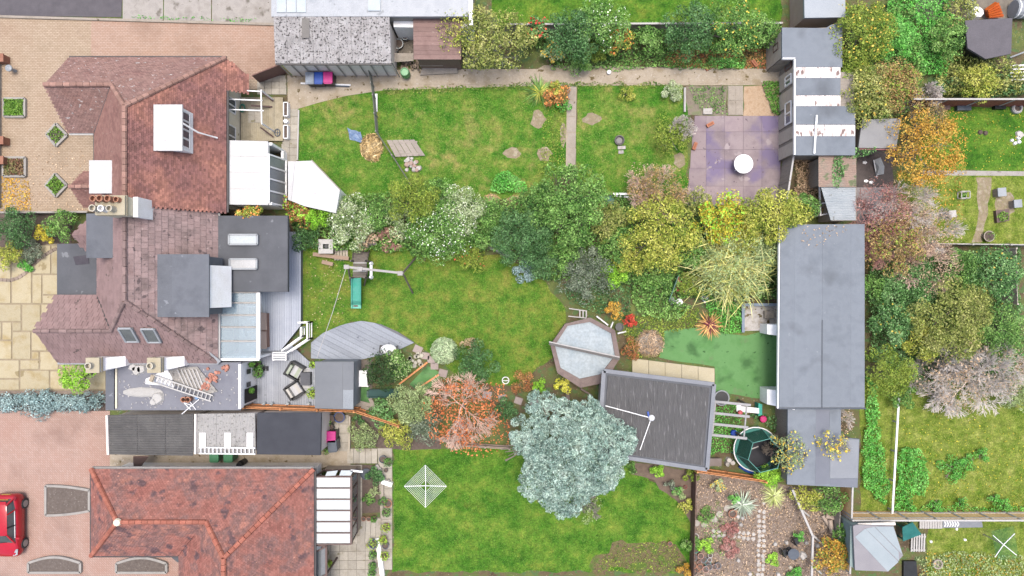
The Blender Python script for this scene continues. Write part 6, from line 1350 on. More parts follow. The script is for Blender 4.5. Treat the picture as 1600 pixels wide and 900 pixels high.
# rubbish and ladder on the flat roof under repair
zr_ = 2.86; lad = thing('ladder', 'aluminium ladder lying across the rubble on the flat roof', 'ladder', P(280, 600, zr_)); ALU = M('aluminium', ['#cfcdc8', '#e2e0db'], 2, rough=.35, metal=.3)
a, b, c, d = P(240, 586, zr_ + .35), P(333, 618, zr_ + .12), P(330, 627, zr_ + .12), P(236, 596, zr_ + .35)
obj('rail', MB().bar(a, b, .07, .09), ALU, lad); obj('rail', MB().bar(d, c, .07, .09), ALU, lad)
for i in range(15): obj('rung', MB().bar(a.lerp(b, (i + .5) / 15), d.lerp(c, (i + .5) / 15), .05), ALU, lad)
obj('hook', MB().bar(a + V3(0, 0, .05), d + V3(0, 0, .05), .2, .1), M('ladder_wood', ['#c9b190'], 2), lad)
ws_ = thing('plastic_sheet', 'white plastic sheet spread under the ladder on the flat roof', 'sheet', P(255, 590, zr_)); mb = MB(); pts_ = PP([(228, 592), (245, 584), (262, 577), (270, 590), (272, 606), (250, 602), (228, 600)], zr_ + .03); cc = P(252, 592, zr_ + .14); mb.add([cc] + [p + V3(0, 0, random.uniform(0, .08)) for p in pts_], [(0, i + 1, (i + 1) % 7 + 1) for i in range(7)]); mb.add([V3(p.x, p.y, zr_ - .01) for p in pts_], [tuple(range(6, -1, -1))]); obj('sheet', mb, UPVC, ws_)
bp = thing('batten_panel', 'grey panel of old roof battens and mortar on the flat roof', 'panel', P(310, 590, zr_)); q = PP([(262, 575), (308, 573), (340, 612), (322, 616), (268, 600)], zr_ + .06)
obj('board', MB().slab(q, .06), M('mortar_board', ['#9a948b', '#b3aca2'], 4, bump=.6, specks=[('#6d675f', 6, .58), ('#d8d2c8', 8, .62)]), bp)
for i in range(6): obj('batten', MB().bar(P(277 + i * 6, 577, zr_ + .1), P(290 + i * 6, 604 + i, zr_ + .1), .07, .06), WP, bp)
RUB = M('tile_rubble', ['#cf6b52', '#df8064', '#b85a44'], 4, vary=.25)
for nm, x0, y0, sx, sy, cnt, lb in (('r', 334, 588, 8, 9, 26, 'heap of broken orange roof tiles beside the batten panel'), ('r', 322, 603, 6, 6, 18, 'heap of broken orange tiles at the ladder end'), ('r', 352, 575, 6, 5, 12, 'scattered pink tile pieces at the white fascia')):
    t = thing('tile_rubble', lb, 'rubble', P(x0, y0, zr_))
    for i in range(cnt):
        p = P(x0 + random.gauss(0, sx * .5), y0 + random.gauss(0, sy * .5), zr_); obj('tile_piece', MB().obox(p, random.uniform(.1, .24), random.uniform(.08, .16), zr_ - .02, zr_ + random.uniform(.03, .16), random.uniform(0, 3)), RUB, t)
for x, lb in ((291, 'orange chimney pot lying by the ladder, next to the dusty patch'), (298, 'orange chimney pot lying by the ladder, next to the blue rag')):
    c = P(x, 623, zr_); t = thing('chimney_pot', lb, 'chimney pot', (c.x, c.y, zr_)); obj('pot', MB().lathe(c, [(.13, zr_ - .02), (.14, zr_ + .3), (.16, zr_ + .3), (.16, zr_ + .36), (.11, zr_ + .36), (.1, zr_ + .1)], 14), TERRA, t); obj('bore', MB().lathe(c, [(.1, zr_ + .08), (.1, zr_ + .12)], 12), BLACKB, t)
single('blue_rag', stone(P(307, 621, zr_), .14, .06, 8, zr_), plas('sky_blue', '#8fb8e8'), 'blue rag lying by the orange chimney pots', 'rag')
single('dust_patch', MB().lathe(P(223, 613, zr_), [(1.0, zr_ - .01), (.75, zr_ + .035), (.2, zr_ + .05)], 11, 1.15, .28), M('lime_dust', ['#c9c5bd', '#dedad2'], 4, bump=.6), 'dusty mortar streak on the flat roof under repair', 'mortar')
for i, (x, y, r__) in enumerate(((215, 578, .35), (222, 576, .3), (208, 574, .28), (247, 622, .4), (240, 628, .25))): single('mortar_heap', stone(P(x, y, zr_), r__, .12, 9, zr_), M('lime_mortar', ['#d9d5cc', '#ebe7df'], 5, bump=.7), ['white mortar heap between the two white chimneys', 'white mortar heap close to the stack beside the ladder', 'white mortar heap at the foot of the first white chimney', 'crumbled white mortar below the ladder', 'small crumb of white mortar at the roof edge'][i], 'mortar', 'mortar heaps')
mb = MB()
for a, b in (((283, 627), (303, 635)), ((284, 647), (311, 624)), ((288, 630), (298, 640)), ((295, 625), (306, 640))): mb.tube([P(*a, zr_ + .08), P(*b, zr_ + .06)], .025, 6)
single('aerial', mb, UPVC, 'old white television aerial lying on the flat roof edge', 'aerial')
Q = [P(random.uniform(184, 372), random.uniform(570, 638), 2.845) for _ in range(130)]; mb = MB()
for p in Q: mb.obox(p, random.uniform(.03, .1), random.uniform(.03, .07), 2.84, 2.87, random.uniform(0, 3))
tag(obj('roof_debris', mb, WP, None, 'stuff'), 'white crumbs of mortar scattered over the flat roof', 'debris')
# play lawn: climbing frame with slide, swing beam, picnic set
PW = M('dark_play_timber', ['#4f453d', '#6b5f54'], 3, bump=.2); PWL = M('pale_play_timber', ['#b5aea6', '#cbc5be'], 3)
cf = thing('climbing_frame', 'wooden climbing frame with turquoise slide and swing beam', 'climbing frame', P(560, 430)); zt = 1.5
q = PP([(552, 408), (573, 408), (573, 434), (551, 434)], zt)
for i in range(6): obj('platform_board', MB().slab([q[0].lerp(q[3], i / 6), q[1].lerp(q[2], i / 6), q[1].lerp(q[2], (i + .9) / 6), q[0].lerp(q[3], (i + .9) / 6)], .05), PW if i % 3 else PWL, cf)
for p in q: obj('post', MB().bar(V3(p.x, p.y, -.02), V3(p.x, p.y, 2.2), .09), PW, cf)
for i in range(6):
    t_ = i / 5; obj('rung', MB().bar(P(551, 408 - 15 * t_, zt - 1.3 * t_), P(575, 408 - 13 * t_, zt - 1.3 * t_), .1, .04), PW, cf)
obj('ladder_rail', MB().bar(P(551, 409, zt), P(552, 391, .1), .07).bar(P(573, 409, zt), P(577, 391, .1), .07), PW, cf)
slm = MB(); npts = 8
for s in range(npts):
    t0, t1 = s / npts, (s + 1) / npts; f_ = lambda t: (435 + 47 * t, 1.45 - 1.25 * (t ** .9) if t < .85 else .22 - .05 * t)
    (ya0, za), (yb0, zb) = f_(t0), f_(t1); slm.slab([P(550, ya0, za), P(563, ya0, za), P(563, yb0, zb), P(550, yb0, zb)], .04)
    for x in (549.5, 563.5): slm.bar(P(x, ya0, za + .06), P(x, yb0, zb + .06), .05, .14)
obj('slide', slm, plas('turquoise', ['#5fd0b4', '#7fdcc4']), cf)
obj('slide_support', MB().bar(P(556, 478, .2), V3(P(556, 478).x, P(556, 478).y, -.02), .3, .1), PW, cf)
obj('swing_beam', MB().bar(P(541, 417, 2.2), P(630, 427, 2.2), .13), PWL, cf)
for a, b in (((630, 426), (649, 403)), ((630, 428), (645, 458)), ((544, 418), (549, 446)), ((574, 424), (569, 446))): obj('leg', MB().bar(P(*a, 2.15), P(*b, 0), .08), PW, cf)
for x, y in ((541, 417), (562, 420), (625, 427)): obj('beam_cap', MB().obox(P(x, y, 2.3), .28, .24, 2.12, 2.3), PWL, cf)
obj('swing_seat', MB().bar(P(580, 433, 1.9), P(580, 411, 1.9), .14, .08), UPVC, cf); obj('swing_hanger', MB().lathe(P(580, 412, 1.9), [(.1, 1.8), (.13, 1.9), (.05, 2.2)], 8).lathe(P(580, 433, 1.9), [(.1, 1.8), (.13, 1.9), (.05, 2.2)], 8), UPVC, cf)
for x in (590, 596): obj('rope', MB().tube([P(x, 423, 2.1), P(x + 1, 423, .4)], .02, 5), WIRE, cf)
single('washing_wire', MB().tube([P(541, 418, 2.25), P(520, 487, 2.2), P(495, 560, 2.35)], .018, 5), WP, 'thin white line strung from the climbing frame to the summer house', 'line')
pc = thing('play_table', 'square white topped play table with brown benches', 'table', P(510, 390)); pcx = P(509, 385, .75)
mb = MB().obox((pcx.x, pcx.y + .28), .86, .28, .7, .76).obox((pcx.x, pcx.y - .28), .86, .28, .7, .76).obox((pcx.x - .3, pcx.y), .26, .29, .7, .76).obox((pcx.x + .3, pcx.y), .26, .29, .7, .76); obj('table_top', mb, WP, pc); obj('centre_pot', MB().lathe(pcx, [(.14, .3), (.16, .68), (.1, .7)], 12), BLACKB, pc)
for sx, sy in ((-.36, -.36), (.36, -.36), (.36, .36), (-.36, .36)): obj('leg', MB().bar((pcx.x + sx, pcx.y + sy, 0), (pcx.x + sx, pcx.y + sy, .7), .07), BROWN, pc)
TW = M('tan_timber', ['#a57f62', '#b99274'], 3)
for (x0, y0, x1, y1) in ((489, 397, 545, 404), (503, 409, 520, 413), (489, 380, 499, 384)): obj('bench', MB().bar(P(x0, y0, .4), P(x1, y1, .4), .22, .05), TW, pc); obj('bench_leg', MB().bar(P(x0 + 3, y0, .38), P(x0 + 3, y0, 0), .08).bar(P(x1 - 3, y1, .38), P(x1 - 3, y1, 0), .08), TW, pc)
pd = thing('pallet', 'pale slatted pallet beside the play table', 'pallet', P(532, 396))
for i in range(5): obj('slat', MB().slab(PP([(522 + i * 4.4, 388), (525.6 + i * 4.4, 387), (526 + i * 4.4, 406), (522.4 + i * 4.4, 407)], .16), .04), PLY, pd)
obj('bearer', MB().bar(P(522, 391, .06), P(543, 390, .06), .08, .12).bar(P(523, 404, .06), P(544, 403, .06), .08, .12), PLY, pd)
bq = thing('barbecue', 'black kettle grill with white cover on the fan-shaped deck', 'barbecue', P(606, 548, .12)); c = P(606, 547, .9)
obj('cover', MB().lathe(c, [(.42, .55), (.44, .75), (.3, .92), (.08, .98)], 14, 1.1, .75), UPVC, bq); obj('frame', MB().obox(c, 1.1, .45, .6, .68, -.1), BLACKB, bq)
for sx in (-.45, .45):
    for sy in (-.18, .18): obj('leg', MB().bar((c.x + sx, c.y + sy, .12), (c.x + sx, c.y + sy, .62), .05), BLACKB, bq)
# stepping stones and small rock garden
for i, (x, y, r__) in enumerate(((653, 546, 9), (665, 556, 8), (674, 562, 8), (679, 572, 8), (692, 583, 9), (761, 617, 9), (785, 622, 8), (810, 626, 8), (835, 630, 8), (862, 634, 8), (718, 662, 9))):
    p = P(x, y); single('stepping_stone', MB().obox(p, L(r__ * 1.5), L(r__ * 1.3), -.03, .045, random.uniform(-.5, .2)), M('pinkish_slab', ['#b39a90', '#c4aca2'], 2, vary=.1), 'pinkish square stepping stone between the play lawn and the orange tree', 'stepping stone', 'pinkish stepping stones')
for i in range(13):
    x, y = 640 + random.uniform(0, 20), 550 + random.uniform(0, 22); single('rockery_stone', stone(P(x, y), random.uniform(.12, .2), .12), M('cream_stone', ['#d8cfae', '#e6dec2'], 3, vary=.12), 'cream coloured stone in the little rockery beside the fan-shaped deck', 'stone', 'cream rockery stones')
for i, (a, b) in enumerate((((624, 600), (668, 566)), ((645, 612), (686, 585)))): single('timber_edge', MB().bar(P(*a, .1), P(*b, .1), .1, .25), ORF, ['orange timber edging the small turf on the rockery side', 'orange timber edging the small turf on the orange tree side'][i], 'edging')
sd = thing('slide', 'dark green plastic slide lying behind the summer house', 'slide', P(598, 615)); DG = plas('bottle_green', ['#1f4d47', '#2a5c55'])
obj('chute', MB().slab([P(576, 609, .75), P(622, 608, .15), P(622, 620, .15), P(576, 621, .75)], .05), DG, sd); obj('side', MB().bar(P(576, 609, .82), P(622, 608, .22), .05, .16), DG, sd); obj('side', MB().bar(P(576, 621, .82), P(622, 620, .22), .05, .16), DG, sd); obj('step', MB().box(P(574, 620, .5).x, P(574, 620, .5).y, 0, P(577, 610, .5).x, P(577, 610, .5).y, .7), DG, sd)
rk = thing('garden_table', 'narrow white garden table behind the summer house', 'table', P(567, 591)); q = PP([(560, 579), (573, 579), (574, 604), (560, 604)], .6); obj('table_top', MB().slab(q, .05), WHITE, rk)
for p in q: obj('leg', MB().bar((p.x * .999, p.y, 0), (p.x * .999, p.y, .57), .06), WHITE, rk)
sheet('side_yard', [(553, 562), (582, 562), (582, 640), (553, 640)], .01, M('dark_yard_soil', ['#574b40', '#6c5e50'], 3, bump=.5))
for i, (a, b) in enumerate((((554, 632), (580, 640)), ((556, 627), (582, 634)), ((578, 622), (586, 640)))): single('old_plank', MB().bar(P(*a, .04 + .05 * i), P(*b, .04 + .05 * i), .22, .05), WOODG, ['old grey plank beside the orange fence', 'old grey plank lying over another by the small turf', 'old grey plank set upright against the slide'][i], 'plank')
# rotary washing lines
def rotary(label, px, py, arm, rot, z, net=False):
    c = P(px, py, z); b = V3(c.x, c.y, 0); t = thing('washing_line', label, 'washing line', b); obj('pole', MB().tube([b + V3(0, 0, -.05), c], .03, 8), ALU, t); ends = []
    for i in range(4):
        a = rot + i * math.pi / 2; e = c + V3(math.cos(a) * arm, math.sin(a) * arm, .1); ends.append(e); obj('arm', MB().bar(c, e, .035), UPVC, t)
    for k in range(8 if not net else 0):
        s = 1 - k * .1; mb = MB()
        for i in range(4): mb.tube([c.lerp(ends[i], s), c.lerp(ends[(i + 1) % 4], s)], .009, 4)
        obj('line', mb, UPVC, t)
    return t, c, ends
rotary('square rotary washing line with white cords on the lush lawn', 665, 759, L(33, 1.8), 0, 1.8)
t, c, e = rotary('folded rotary washing line over green netting', 1568, 851, L(24, 1.7), R(50), 1.7, True)
NETM = glass('green_net', '#5fae6a', .6, .08); obj('netting', MB().slab([P(1549, 830, .6), P(1584, 822, .6), P(1592, 872, .6), P(1558, 876, .6)], .02), NETM, t)
# octagonal pool
pool = thing('pool', 'octagonal wooden garden pool with pale blue cover and cross beam', 'pool', P(915, 550)); zt = 1.15
outer = [(922, 496), (961, 516), (969, 559), (945, 598), (907, 606), (871, 583), (860, 539), (883, 506)]; inn = [(922, 503), (955, 521), (961, 556), (938, 585), (906, 592), (876, 575), (867, 540), (887, 509)]
Q, I = PP(outer, zt), PP(inn, zt); RAIL = M('brown_pool_rail', ['=#a08c86', '=#b09c94', '=#988480'], 1.5, bump=.15, vary=.05)
for i in range(8):
    j = (i + 1) % 8; obj('rail', MB().slab([Q[i].lerp(Q[j], .004), Q[i].lerp(Q[j], .996), I[i].lerp(I[j], .996), I[i].lerp(I[j], .004)], .06), RAIL, pool)
    a, b = Q[i].lerp(I[i], .35), Q[j].lerp(I[j], .35); obj('side_panel', MB().prism([(a.x, a.y), (b.x, b.y), (b.lerp(I[j], .25).x, b.lerp(I[j], .25).y), (a.lerp(I[i], .25).x, a.lerp(I[i], .25).y)], 0, zt - .065), RAIL, pool)
cov = [p * 1 for p in PP(inn, zt)]; obj('cover', MB().prism([(p.x * 1.0, p.y * 1.0) for p in cov], .3, zt - .1), M('pale_blue_cover', ['=#d6e4ea', '=#e2eef2', '=#cedee6'], .8, rough=.7, spec=.15, bump=.06, bscale=8), pool)
a, b = P(858, 537, 1.28), P(968, 561, 1.28); obj('beam', MB().bar(a, b, .12, .1), M('beam_grey', ['=#84807c', '=#96928e'], 3), pool); obj('beam_light_edge', MB().bar(a + V3(0, .11, 0), b + V3(0, .11, 0), .06, .08), WP, pool)
single('timber_plank', MB().bar(P(884, 602, .3), P(888, 625, .05), .2, .1), RAIL, 'wide brown plank leaning at the pool corner by the lemon shrub', 'timber'); single('timber_plank', MB().bar(P(907, 607, .3), P(925, 618, .05), .1, .1), RAIL, 'narrow brown batten leaning at the pool beside the garden room', 'timber')
ldr = thing('step_ladder', 'small white step ladder beside the octagonal pool', 'ladder', P(905, 490))
obj('rail', MB().bar(P(889, 482, .3), P(917, 486, .3), .06), WP, ldr); obj('rail', MB().bar(P(888, 494, .3), P(916, 497, .3), .06), WP, ldr)
for x in (906, 911, 916): obj('rung', MB().bar(P(x, 485, .3), P(x, 496, .3), .07), WP, ldr)
pot('open black bucket beside the octagonal pool', 968, 511, .24, .5, BLACKB, None, 'bucket', soil=False, name='bucket')
for i, (a, b) in enumerate((((932, 494), (950, 508)), ((958, 503), (953, 515)), ((965, 521), (978, 518)))): single('white_pipe', MB().tube([P(*a, .25), P(*b, .15)], .05, 6), UPVC, ['white plastic pipe on the upper side of the pool rail', 'short white pipe beside the black bucket', 'white plastic piece below the black bucket'][i], 'pipe')
# sandpit corner with the blue frame
sp = thing('sandpit', 'blue framed sandpit with white gravel beside the large building', 'sandpit', P(1187, 497)); BF = M('blue_frame', ['=#a9bdd2', '=#bccbdc'], 2)
for a, b in (((1161, 476), (1217, 476)), ((1161, 476), (1161, 519))): obj('frame', MB().bar(P(*a, .35), P(*b, .35), .16, .12), BF, sp)
obj('base', MB().prism([(p.x, p.y) for p in PP([(1163, 478), (1216, 478), (1216, 516), (1163, 517)])], -.02, .05), M('white_gravel', ['=#d8ccb8', '=#f4eee6', '=#fffaf4'], 3.5, bump=.5, specks=[('=#94845f', 2.5, .6)]), sp); obj('box', MB().box(P(1192, 497).x, P(1192, 497).y, 0, P(1207, 486).x, P(1192, 486).y, .3), CONC, sp)
for p in ((1161, 476), (1161, 518), (1210, 476)): obj('post', MB().bar(P(*p, .36), P(*p, 0), .12), BF, sp)
# swing frame, toys, trampolines
sw = thing('pergola', 'grey timber play frame with four rails beside the bitumen roofed garden room', 'play frame', P(1140, 655)); zt = 1.9; GW = M('grey_timber', ['#a8a6a6', '#bcbaba'], 2)
for a, b in (((1113, 627), (1173, 633)), ((1112, 645), (1171, 651)), ((1111, 662), (1169, 668)), ((1109, 679), (1167, 685))): obj('rail', MB().bar(P(*a, zt), P(*b, zt), .14, .08), GW, sw)
for a, b in (((1118, 626), (1113, 680)), ((1167, 631), (1162, 685))): obj('side_rail', MB().bar(P(*a, zt - .1), P(*b, zt - .1), .08), GW, sw)
for p in ((1115, 628), (1170, 633), (1111, 680), (1164, 685)): obj('post', MB().bar(P(*p, zt), V3(P(*p, zt).x, P(*p, zt).y, -.03), .09), PW, sw)
ss = thing('toy_slide', 'white toddler slide with teal steps under the timber frame', 'slide', P(1170, 640)); obj('chute', MB().slab([P(1152, 634, .15), P(1186, 638, .65), P(1186, 646, .65), P(1152, 643, .15)], .06), UPVC, ss); obj('chute_end', MB().slab([P(1151, 633, .17), P(1158, 633, .2), P(1158, 643, .2), P(1151, 643, .17)], .16), UPVC, ss)
obj('steps', MB().slab([P(1185, 630, .6), P(1191, 632, .6), P(1191, 648, .6), P(1185, 650, .6)], .6), plas('teal', ['#22b09a', '#35bea8']), ss)
for x, y, m_, r__, lb in ((1193, 655, plas('hot_pink', '#ee3f8c'), .2, 'round hot pink stool by the trampoline'), (1157, 645, plas('coral', '#ee6a72'), .14, 'small coral stool under the timber frame'), (1147, 677, plas('royal_blue', '#2458c8'), .19, 'blue round toy seat under the timber frame')):
    c = P(x, y, .35); t = thing('stool', lb, 'stool', (c.x, c.y, 0)); obj('seat', MB().lathe(c, [(r__, .26), (r__ * 1.05, .33), (r__ * .9, .36), (r__ * .7, .33)], 14), m_, t)
    for i in range(3): obj('leg', MB().bar((c.x + r__ * .8 * math.cos(i * 2.1), c.y + r__ * .8 * math.sin(i * 2.1), 0), (c.x + r__ * .6 * math.cos(i * 2.1), c.y + r__ * .6 * math.sin(i * 2.1), .28), .05), m_, t)
c = P(1128, 622, .3); t = thing('trampoline', 'small round black trampette beside the plywood deck', 'trampoline', (c.x, c.y, 0)); obj('mat', MB().lathe(c, [(.4, .22), (.38, .27)], 24), BLACKB, t); obj('rim', MB().tube([V3(c.x + .43 * math.cos(a), c.y + .43 * math.sin(a), .27) for a in np.linspace(0, 6.2832, 25)], .04, 6), GREYFRAME, t)
for i in range(5): obj('leg', MB().bar((c.x + .42 * math.cos(i * 1.257), c.y + .42 * math.sin(i * 1.257), 0), (c.x + .42 * math.cos(i * 1.257), c.y + .42 * math.sin(i * 1.257), .27), .04), BLACKB, t)
c = P(1181, 702, .7); tr = thing('trampoline', 'round trampoline with green safety net and dark mat', 'trampoline', (c.x, c.y, 0)); rT = L(33, .7)
obj('mat', MB().lathe(c, [(rT * .845, .64), (rT * .845, .715)], 30), M('trampoline_mat', ['=#3c3d44', '=#4a4b52'], 2), tr); obj('edge_pad', MB().lathe(c, [(rT * .86, .68), (rT, .68), (rT, .74), (rT * .86, .74), (rT * .84, .69)], 30), M('net_teal', ['#1f6a5c', '#2b7a6a'], 2), tr)
obj('frame_ring', MB().tube([V3(c.x + rT * 1.04 * math.cos(a), c.y + rT * 1.04 * math.sin(a), .7) for a in np.linspace(0, 6.2832, 31)], .035, 6), UPVC, tr)
NG = glass('safety_net_green', '#1f6f5c', .6, .62)
for i in range(6):
    a0, a1 = i * math.pi / 3 + .25, (i + 1) * math.pi / 3 + .25; u = lambda a, r__, z_: V3(c.x + r__ * math.cos(a), c.y + r__ * math.sin(a), z_)
    obj('net', MB().slab([u(a0, rT, .76), u(a1, rT, .76), u(a1, rT * .8, 2.2), u(a0, rT * .8, 2.2)], .01), NG, tr); obj('pole', MB().bar(u(a0, rT * 1.03, -.02), u(a0, rT * 1.0, .8), .05).bar(u(a0, rT * 1.0, .8), u(a0, rT * .8, 2.22), .045), M('net_pole', ['#3f9a86', '#5ab09c'], 2), tr); obj('top_rail', MB().bar(u(a0, rT * .8, 2.2), u(a1, rT * .8, 2.2), .03), MATS['net_pole'], tr)
obj('logo', MB().obox((c.x - .05, c.y + .1), .42, .06, .712, .722, R(20)), WP, tr)
single('paddling_ring', MB().tube([P(1155, 728, .1), P(1166, 735, .1), P(1180, 740, .1)], .1, 8), BLUE, 'blue foam tube lying against the orange fence', 'tube')
single('storage_box', MB().box(P(1104, 724, .4).x, P(1104, 727, .4).y, 0, P(1126, 724, .4).x, P(1104, 717, .4).y, .4).box(P(1103, 724, .4).x, P(1104, 728, .4).y, .4, P(1127, 724, .4).x, P(1104, 716, .4).y, .46), M('brown_plastic', ['#6f5f58', '#7f6f68'], 3), 'brown storage box beside the garden room', 'box')
for i, (x, y) in enumerate(((1138, 718), (1143, 722), (1135, 724))): single('white_stone', stone(P(x, y), .2, .25), STONE, 'pale rock beside the brown storage box', 'rock', 'pale rocks behind the orange fence')
# bark garden: stone path, pots, furniture
CRZ = M('crazy_paving', ['=#e8dfd0', '=#f8f2ea', '=#dcd2c2'], 2.5, vary=.12, bump=.3); cp = obj('stone_path', MB().prism([(p.x, p.y) for p in PP([(1183, 795), (1197, 795), (1194, 905), (1181, 905)])], -.03, .018), BARKBED, None, 'structure')
for j in range(14):
    for i in range(2):
        x, y = 1186 + i * 7.4 + random.uniform(-1, 1) - j * .1, 799 + j * 7.6 + random.uniform(-1, 1); obj('stone', stone(P(x, y), L(random.uniform(3.8, 5.2)), .05, 6), CRZ, cp)
for j in range(2):
    for i in range(9):
        x, y = 1115 + i * 7.8 + random.uniform(-1, 1), 829 + j * 7.5 + i * .6 + random.uniform(-1, 1); obj('stone', stone(P(x, y), L(random.uniform(3.8, 5)), .05, 6), CRZ, cp)
obj('stone', stone(P(1193, 786), .14, .05), CRZ, cp)
for i, (x, y) in enumerate(((1088, 817), (1100, 819), (1116, 811), (1124, 803), (1136, 794))): single('round_slab', MB().lathe(P(x, y), [(.2, -.02), (.2, .05), (.18, .06)], 14), M('round_slab', ['#b9aa9a', '#c9bbab'], 2, vary=.1), 'round stepping slab curving through the bark garden', 'slab', 'round slabs in the bark garden')
pot('orange terracotta pot beside the silvery fan plant', 1145, 803, .24, .4, TERRA, None)
ft = P(1240, 866, .7); t = thing('round_table', 'round slate grey bistro table in the bark garden', 'table', (ft.x, ft.y, 0)); obj('table_top', MB().lathe(ft, [(.32, .68), (.34, .7), (.33, .72)], 22), GREYB, t); obj('pedestal', MB().lathe(ft, [(.22, 0), (.05, .06), (.04, .68)], 10), BLACKB, t)
for i, (x, y) in enumerate(((1226, 864), (1244, 846))): 
    p = P(x, y, .45); t = thing('chair', ['dark bistro chair at the side of the slate table', 'dark bistro chair above the slate table'][i], 'chair', (p.x, p.y, 0)); obj('seat', MB().obox(p, .36, .36, .42, .46, .4), BLACKB, t); obj('backrest', MB().obox((p.x - .16, p.y), .04, .36, .46, .85, .4), BLACKB, t)
    for sx, sy in ((-.14, -.14), (.14, -.14), (.14, .14), (-.14, .14)): obj('leg', MB().bar((p.x + sx, p.y + sy, 0), (p.x + sx, p.y + sy, .43), .03), BLACKB, t)
PC = [plas('pot_white', '#efece8'), plas('pot_pink', ['#e0a898', '#d8b8a8']), plas('pot_teal', '#5fb0a4'), plas('pot_grey', '#8a8f98'), TERRA, BLACKB]
names = ['white', 'pale pink', 'teal', 'grey', 'terracotta', 'black']; spots = [(1087, 839), (1090, 848), (1087, 860), (1095, 869), (1093, 879), (1110, 868), (1109, 875), (1106, 880), (1085, 872), (1084, 884), (1090, 890), (1103, 890), (1117, 886), (1094, 886), (1100, 875), (1108, 886), (1085, 894), (1122, 884)]
for i, (x, y) in enumerate(spots):
    k = [0, 5, 2, 1, 1, 0, 0, 2, 3, 4, 4, 1, 1, 4, 3, 3, 5, 3][i]; pot('%s flower pot in the crowd of pots by the dark brown fence' % names[k], x, y, random.uniform(.12, .2), random.uniform(.18, .3), PC[k], FERN if i in (1,) else None, group='crowd of pots by the dark fence')
for i, (x, y, lb) in enumerate(((1153, 807, 'white block beside the terracotta pot'), (1160, 809, 'white block right against the silvery fan plant'), (1158, 820, 'white stone above the paving row'), (1154, 876, 'white urn in the lower bark garden'), (1137, 858, 'white stone among the dark red plants'), (1211, 850, 'white tile leaning in the bark by the stone path'), (1229, 848, 'white box beside the bistro chair'), (1260, 848, 'cream rock beside the crooked rail fence'), (1277, 853, 'cream rock across the crooked rail fence'), (1255, 868, 'pile of white shells beside the slate table'), (1235, 887, 'tan brick slab below the slate table'), (1172, 897, 'white block at the foot of the stone path'), (1216, 898, 'white disc in the lower bark bed'))):
    single('garden_stone', stone(P(x, y, .1), .17 if 'pile' not in lb else .3, .16, 5), STONE if i not in (10,) else PLY, lb, 'stone')
# patio pots and small things round the brown framed conservatory
pots3 = [(572, 741, .33, .2, GREYB, None, 'round slate table by the steps'), (598, 718, .22, .4, GREYB, None, 'slate grey tub at the top of the steps'), (606, 722, .2, .4, BLACKB, FERN, 'black pot with a green plant by the lawn corner'), (603, 735, .12, .2, BLACKB, None, 'small black pot on the flag strip'), (606, 787, .24, .3, TERRA, None, 'wide terracotta bowl on the flag strip'), (604, 800, .2, .3, PLY, FERN, 'tan pot with a straggly plant on the flag strip'), (603, 824, .22, .35, TERRA, LIME, 'terracotta pot with a pale plant near the second steps'), (583, 850, .26, .4, plas('glazed_blue', '#31489a'), LIME, 'glazed blue pot with a lime plant on the patio'), (583, 867, .18, .3, GREYB, FERN, 'grey pot with a tight shrub below the blue pot'), (582, 884, .17, .3, GREYB, FERN, 'grey pot with a tight shrub on the lower patio'), (581, 895, .17, .3, GREYB, FERN, 'grey pot with a tight shrub at the patio bottom'), (602, 853, .2, .35, GREYB, None, 'slate blue tub by the lawn edge'), (599, 843, .2, .3, TERRA, LIME, 'pot with bright lime leaves by the lawn edge'), (601, 868, .2, .3, TERRA, LIME, 'pot with yellow-green leaves by the lawn edge'), (515, 880, .16, .25, TERRA, LIME, 'little pot with a yellow plant at the brown porch'), (568, 811, .13, .2, TERRA, None, 'first little terracotta pot on the step wall'), (576, 811, .13, .2, TERRA, None, 'second little terracotta pot on the step wall'), (584, 811, .13, .2, TERRA, FERN, 'third little terracotta pot, planted, on the step wall'),
         (598, 783, .2, .3, GREYB, FERN, 'grey pot with leafy plant beside the soil bed'), (516, 655, .28, .4, BLACKB, None, 'large black pot by the orange fence'), (530, 652, .32, .4, plas('cobalt', '#3f5a9a'), None, 'blue rimmed tub by the orange fence'), (516, 668, .22, .4, BLACKB, None, 'black pot between the big black pot and the pink bin'), (510, 660, .2, .3, TERRA, FERN, 'small pot with leaves at the black garage wall'), (510, 702, .2, .3, TERRA, FERN, 'small pot with leaves below the grey bin')]
for x, y, r__, hh, m_, pm, lb in pots3: pot(lb, x, y, r__, hh, m_, pm, cat='table' if 'table' in lb else 'plant pot', name='side_table' if 'table' in lb else 'plant_pot', soil='table' not in lb)
for i, (x, y) in enumerate(((594, 732), (597, 742), (600, 748), (590, 728), (607, 752))): single('white_rock', stone(P(x, y), .18, .2), STONE, 'white rock edging the soil bed beside the lush lawn', 'rock', 'white rocks round the soil bed')
for i, (x0, y0, x1, y1) in enumerate(((597, 752, 613, 757), (590, 840, 598, 900))): single('kerb_wall', MB().bar(P(x0, y0, .15), P(x1, y1, .15), .25, .3), WHITE, ['short white wall crossing the flag strip', 'white wall along the patio pots'][i], 'wall')
for i, (x, y) in enumerate(((541, 722), (589, 757))): single('timber_sleeper', MB().bar(P(547, 650 if i == 0 else 700, .12), P(546, 705 if i == 0 else 702, .12), .1, .25) if i == 0 else MB().bar(P(598, 757, .12), P(598, 808, .12), .14, .25), [PLY, CONC][i], ['pale timber edging the shrub bed by the pots', 'stone kerb along the soil bed'][i], 'edging')
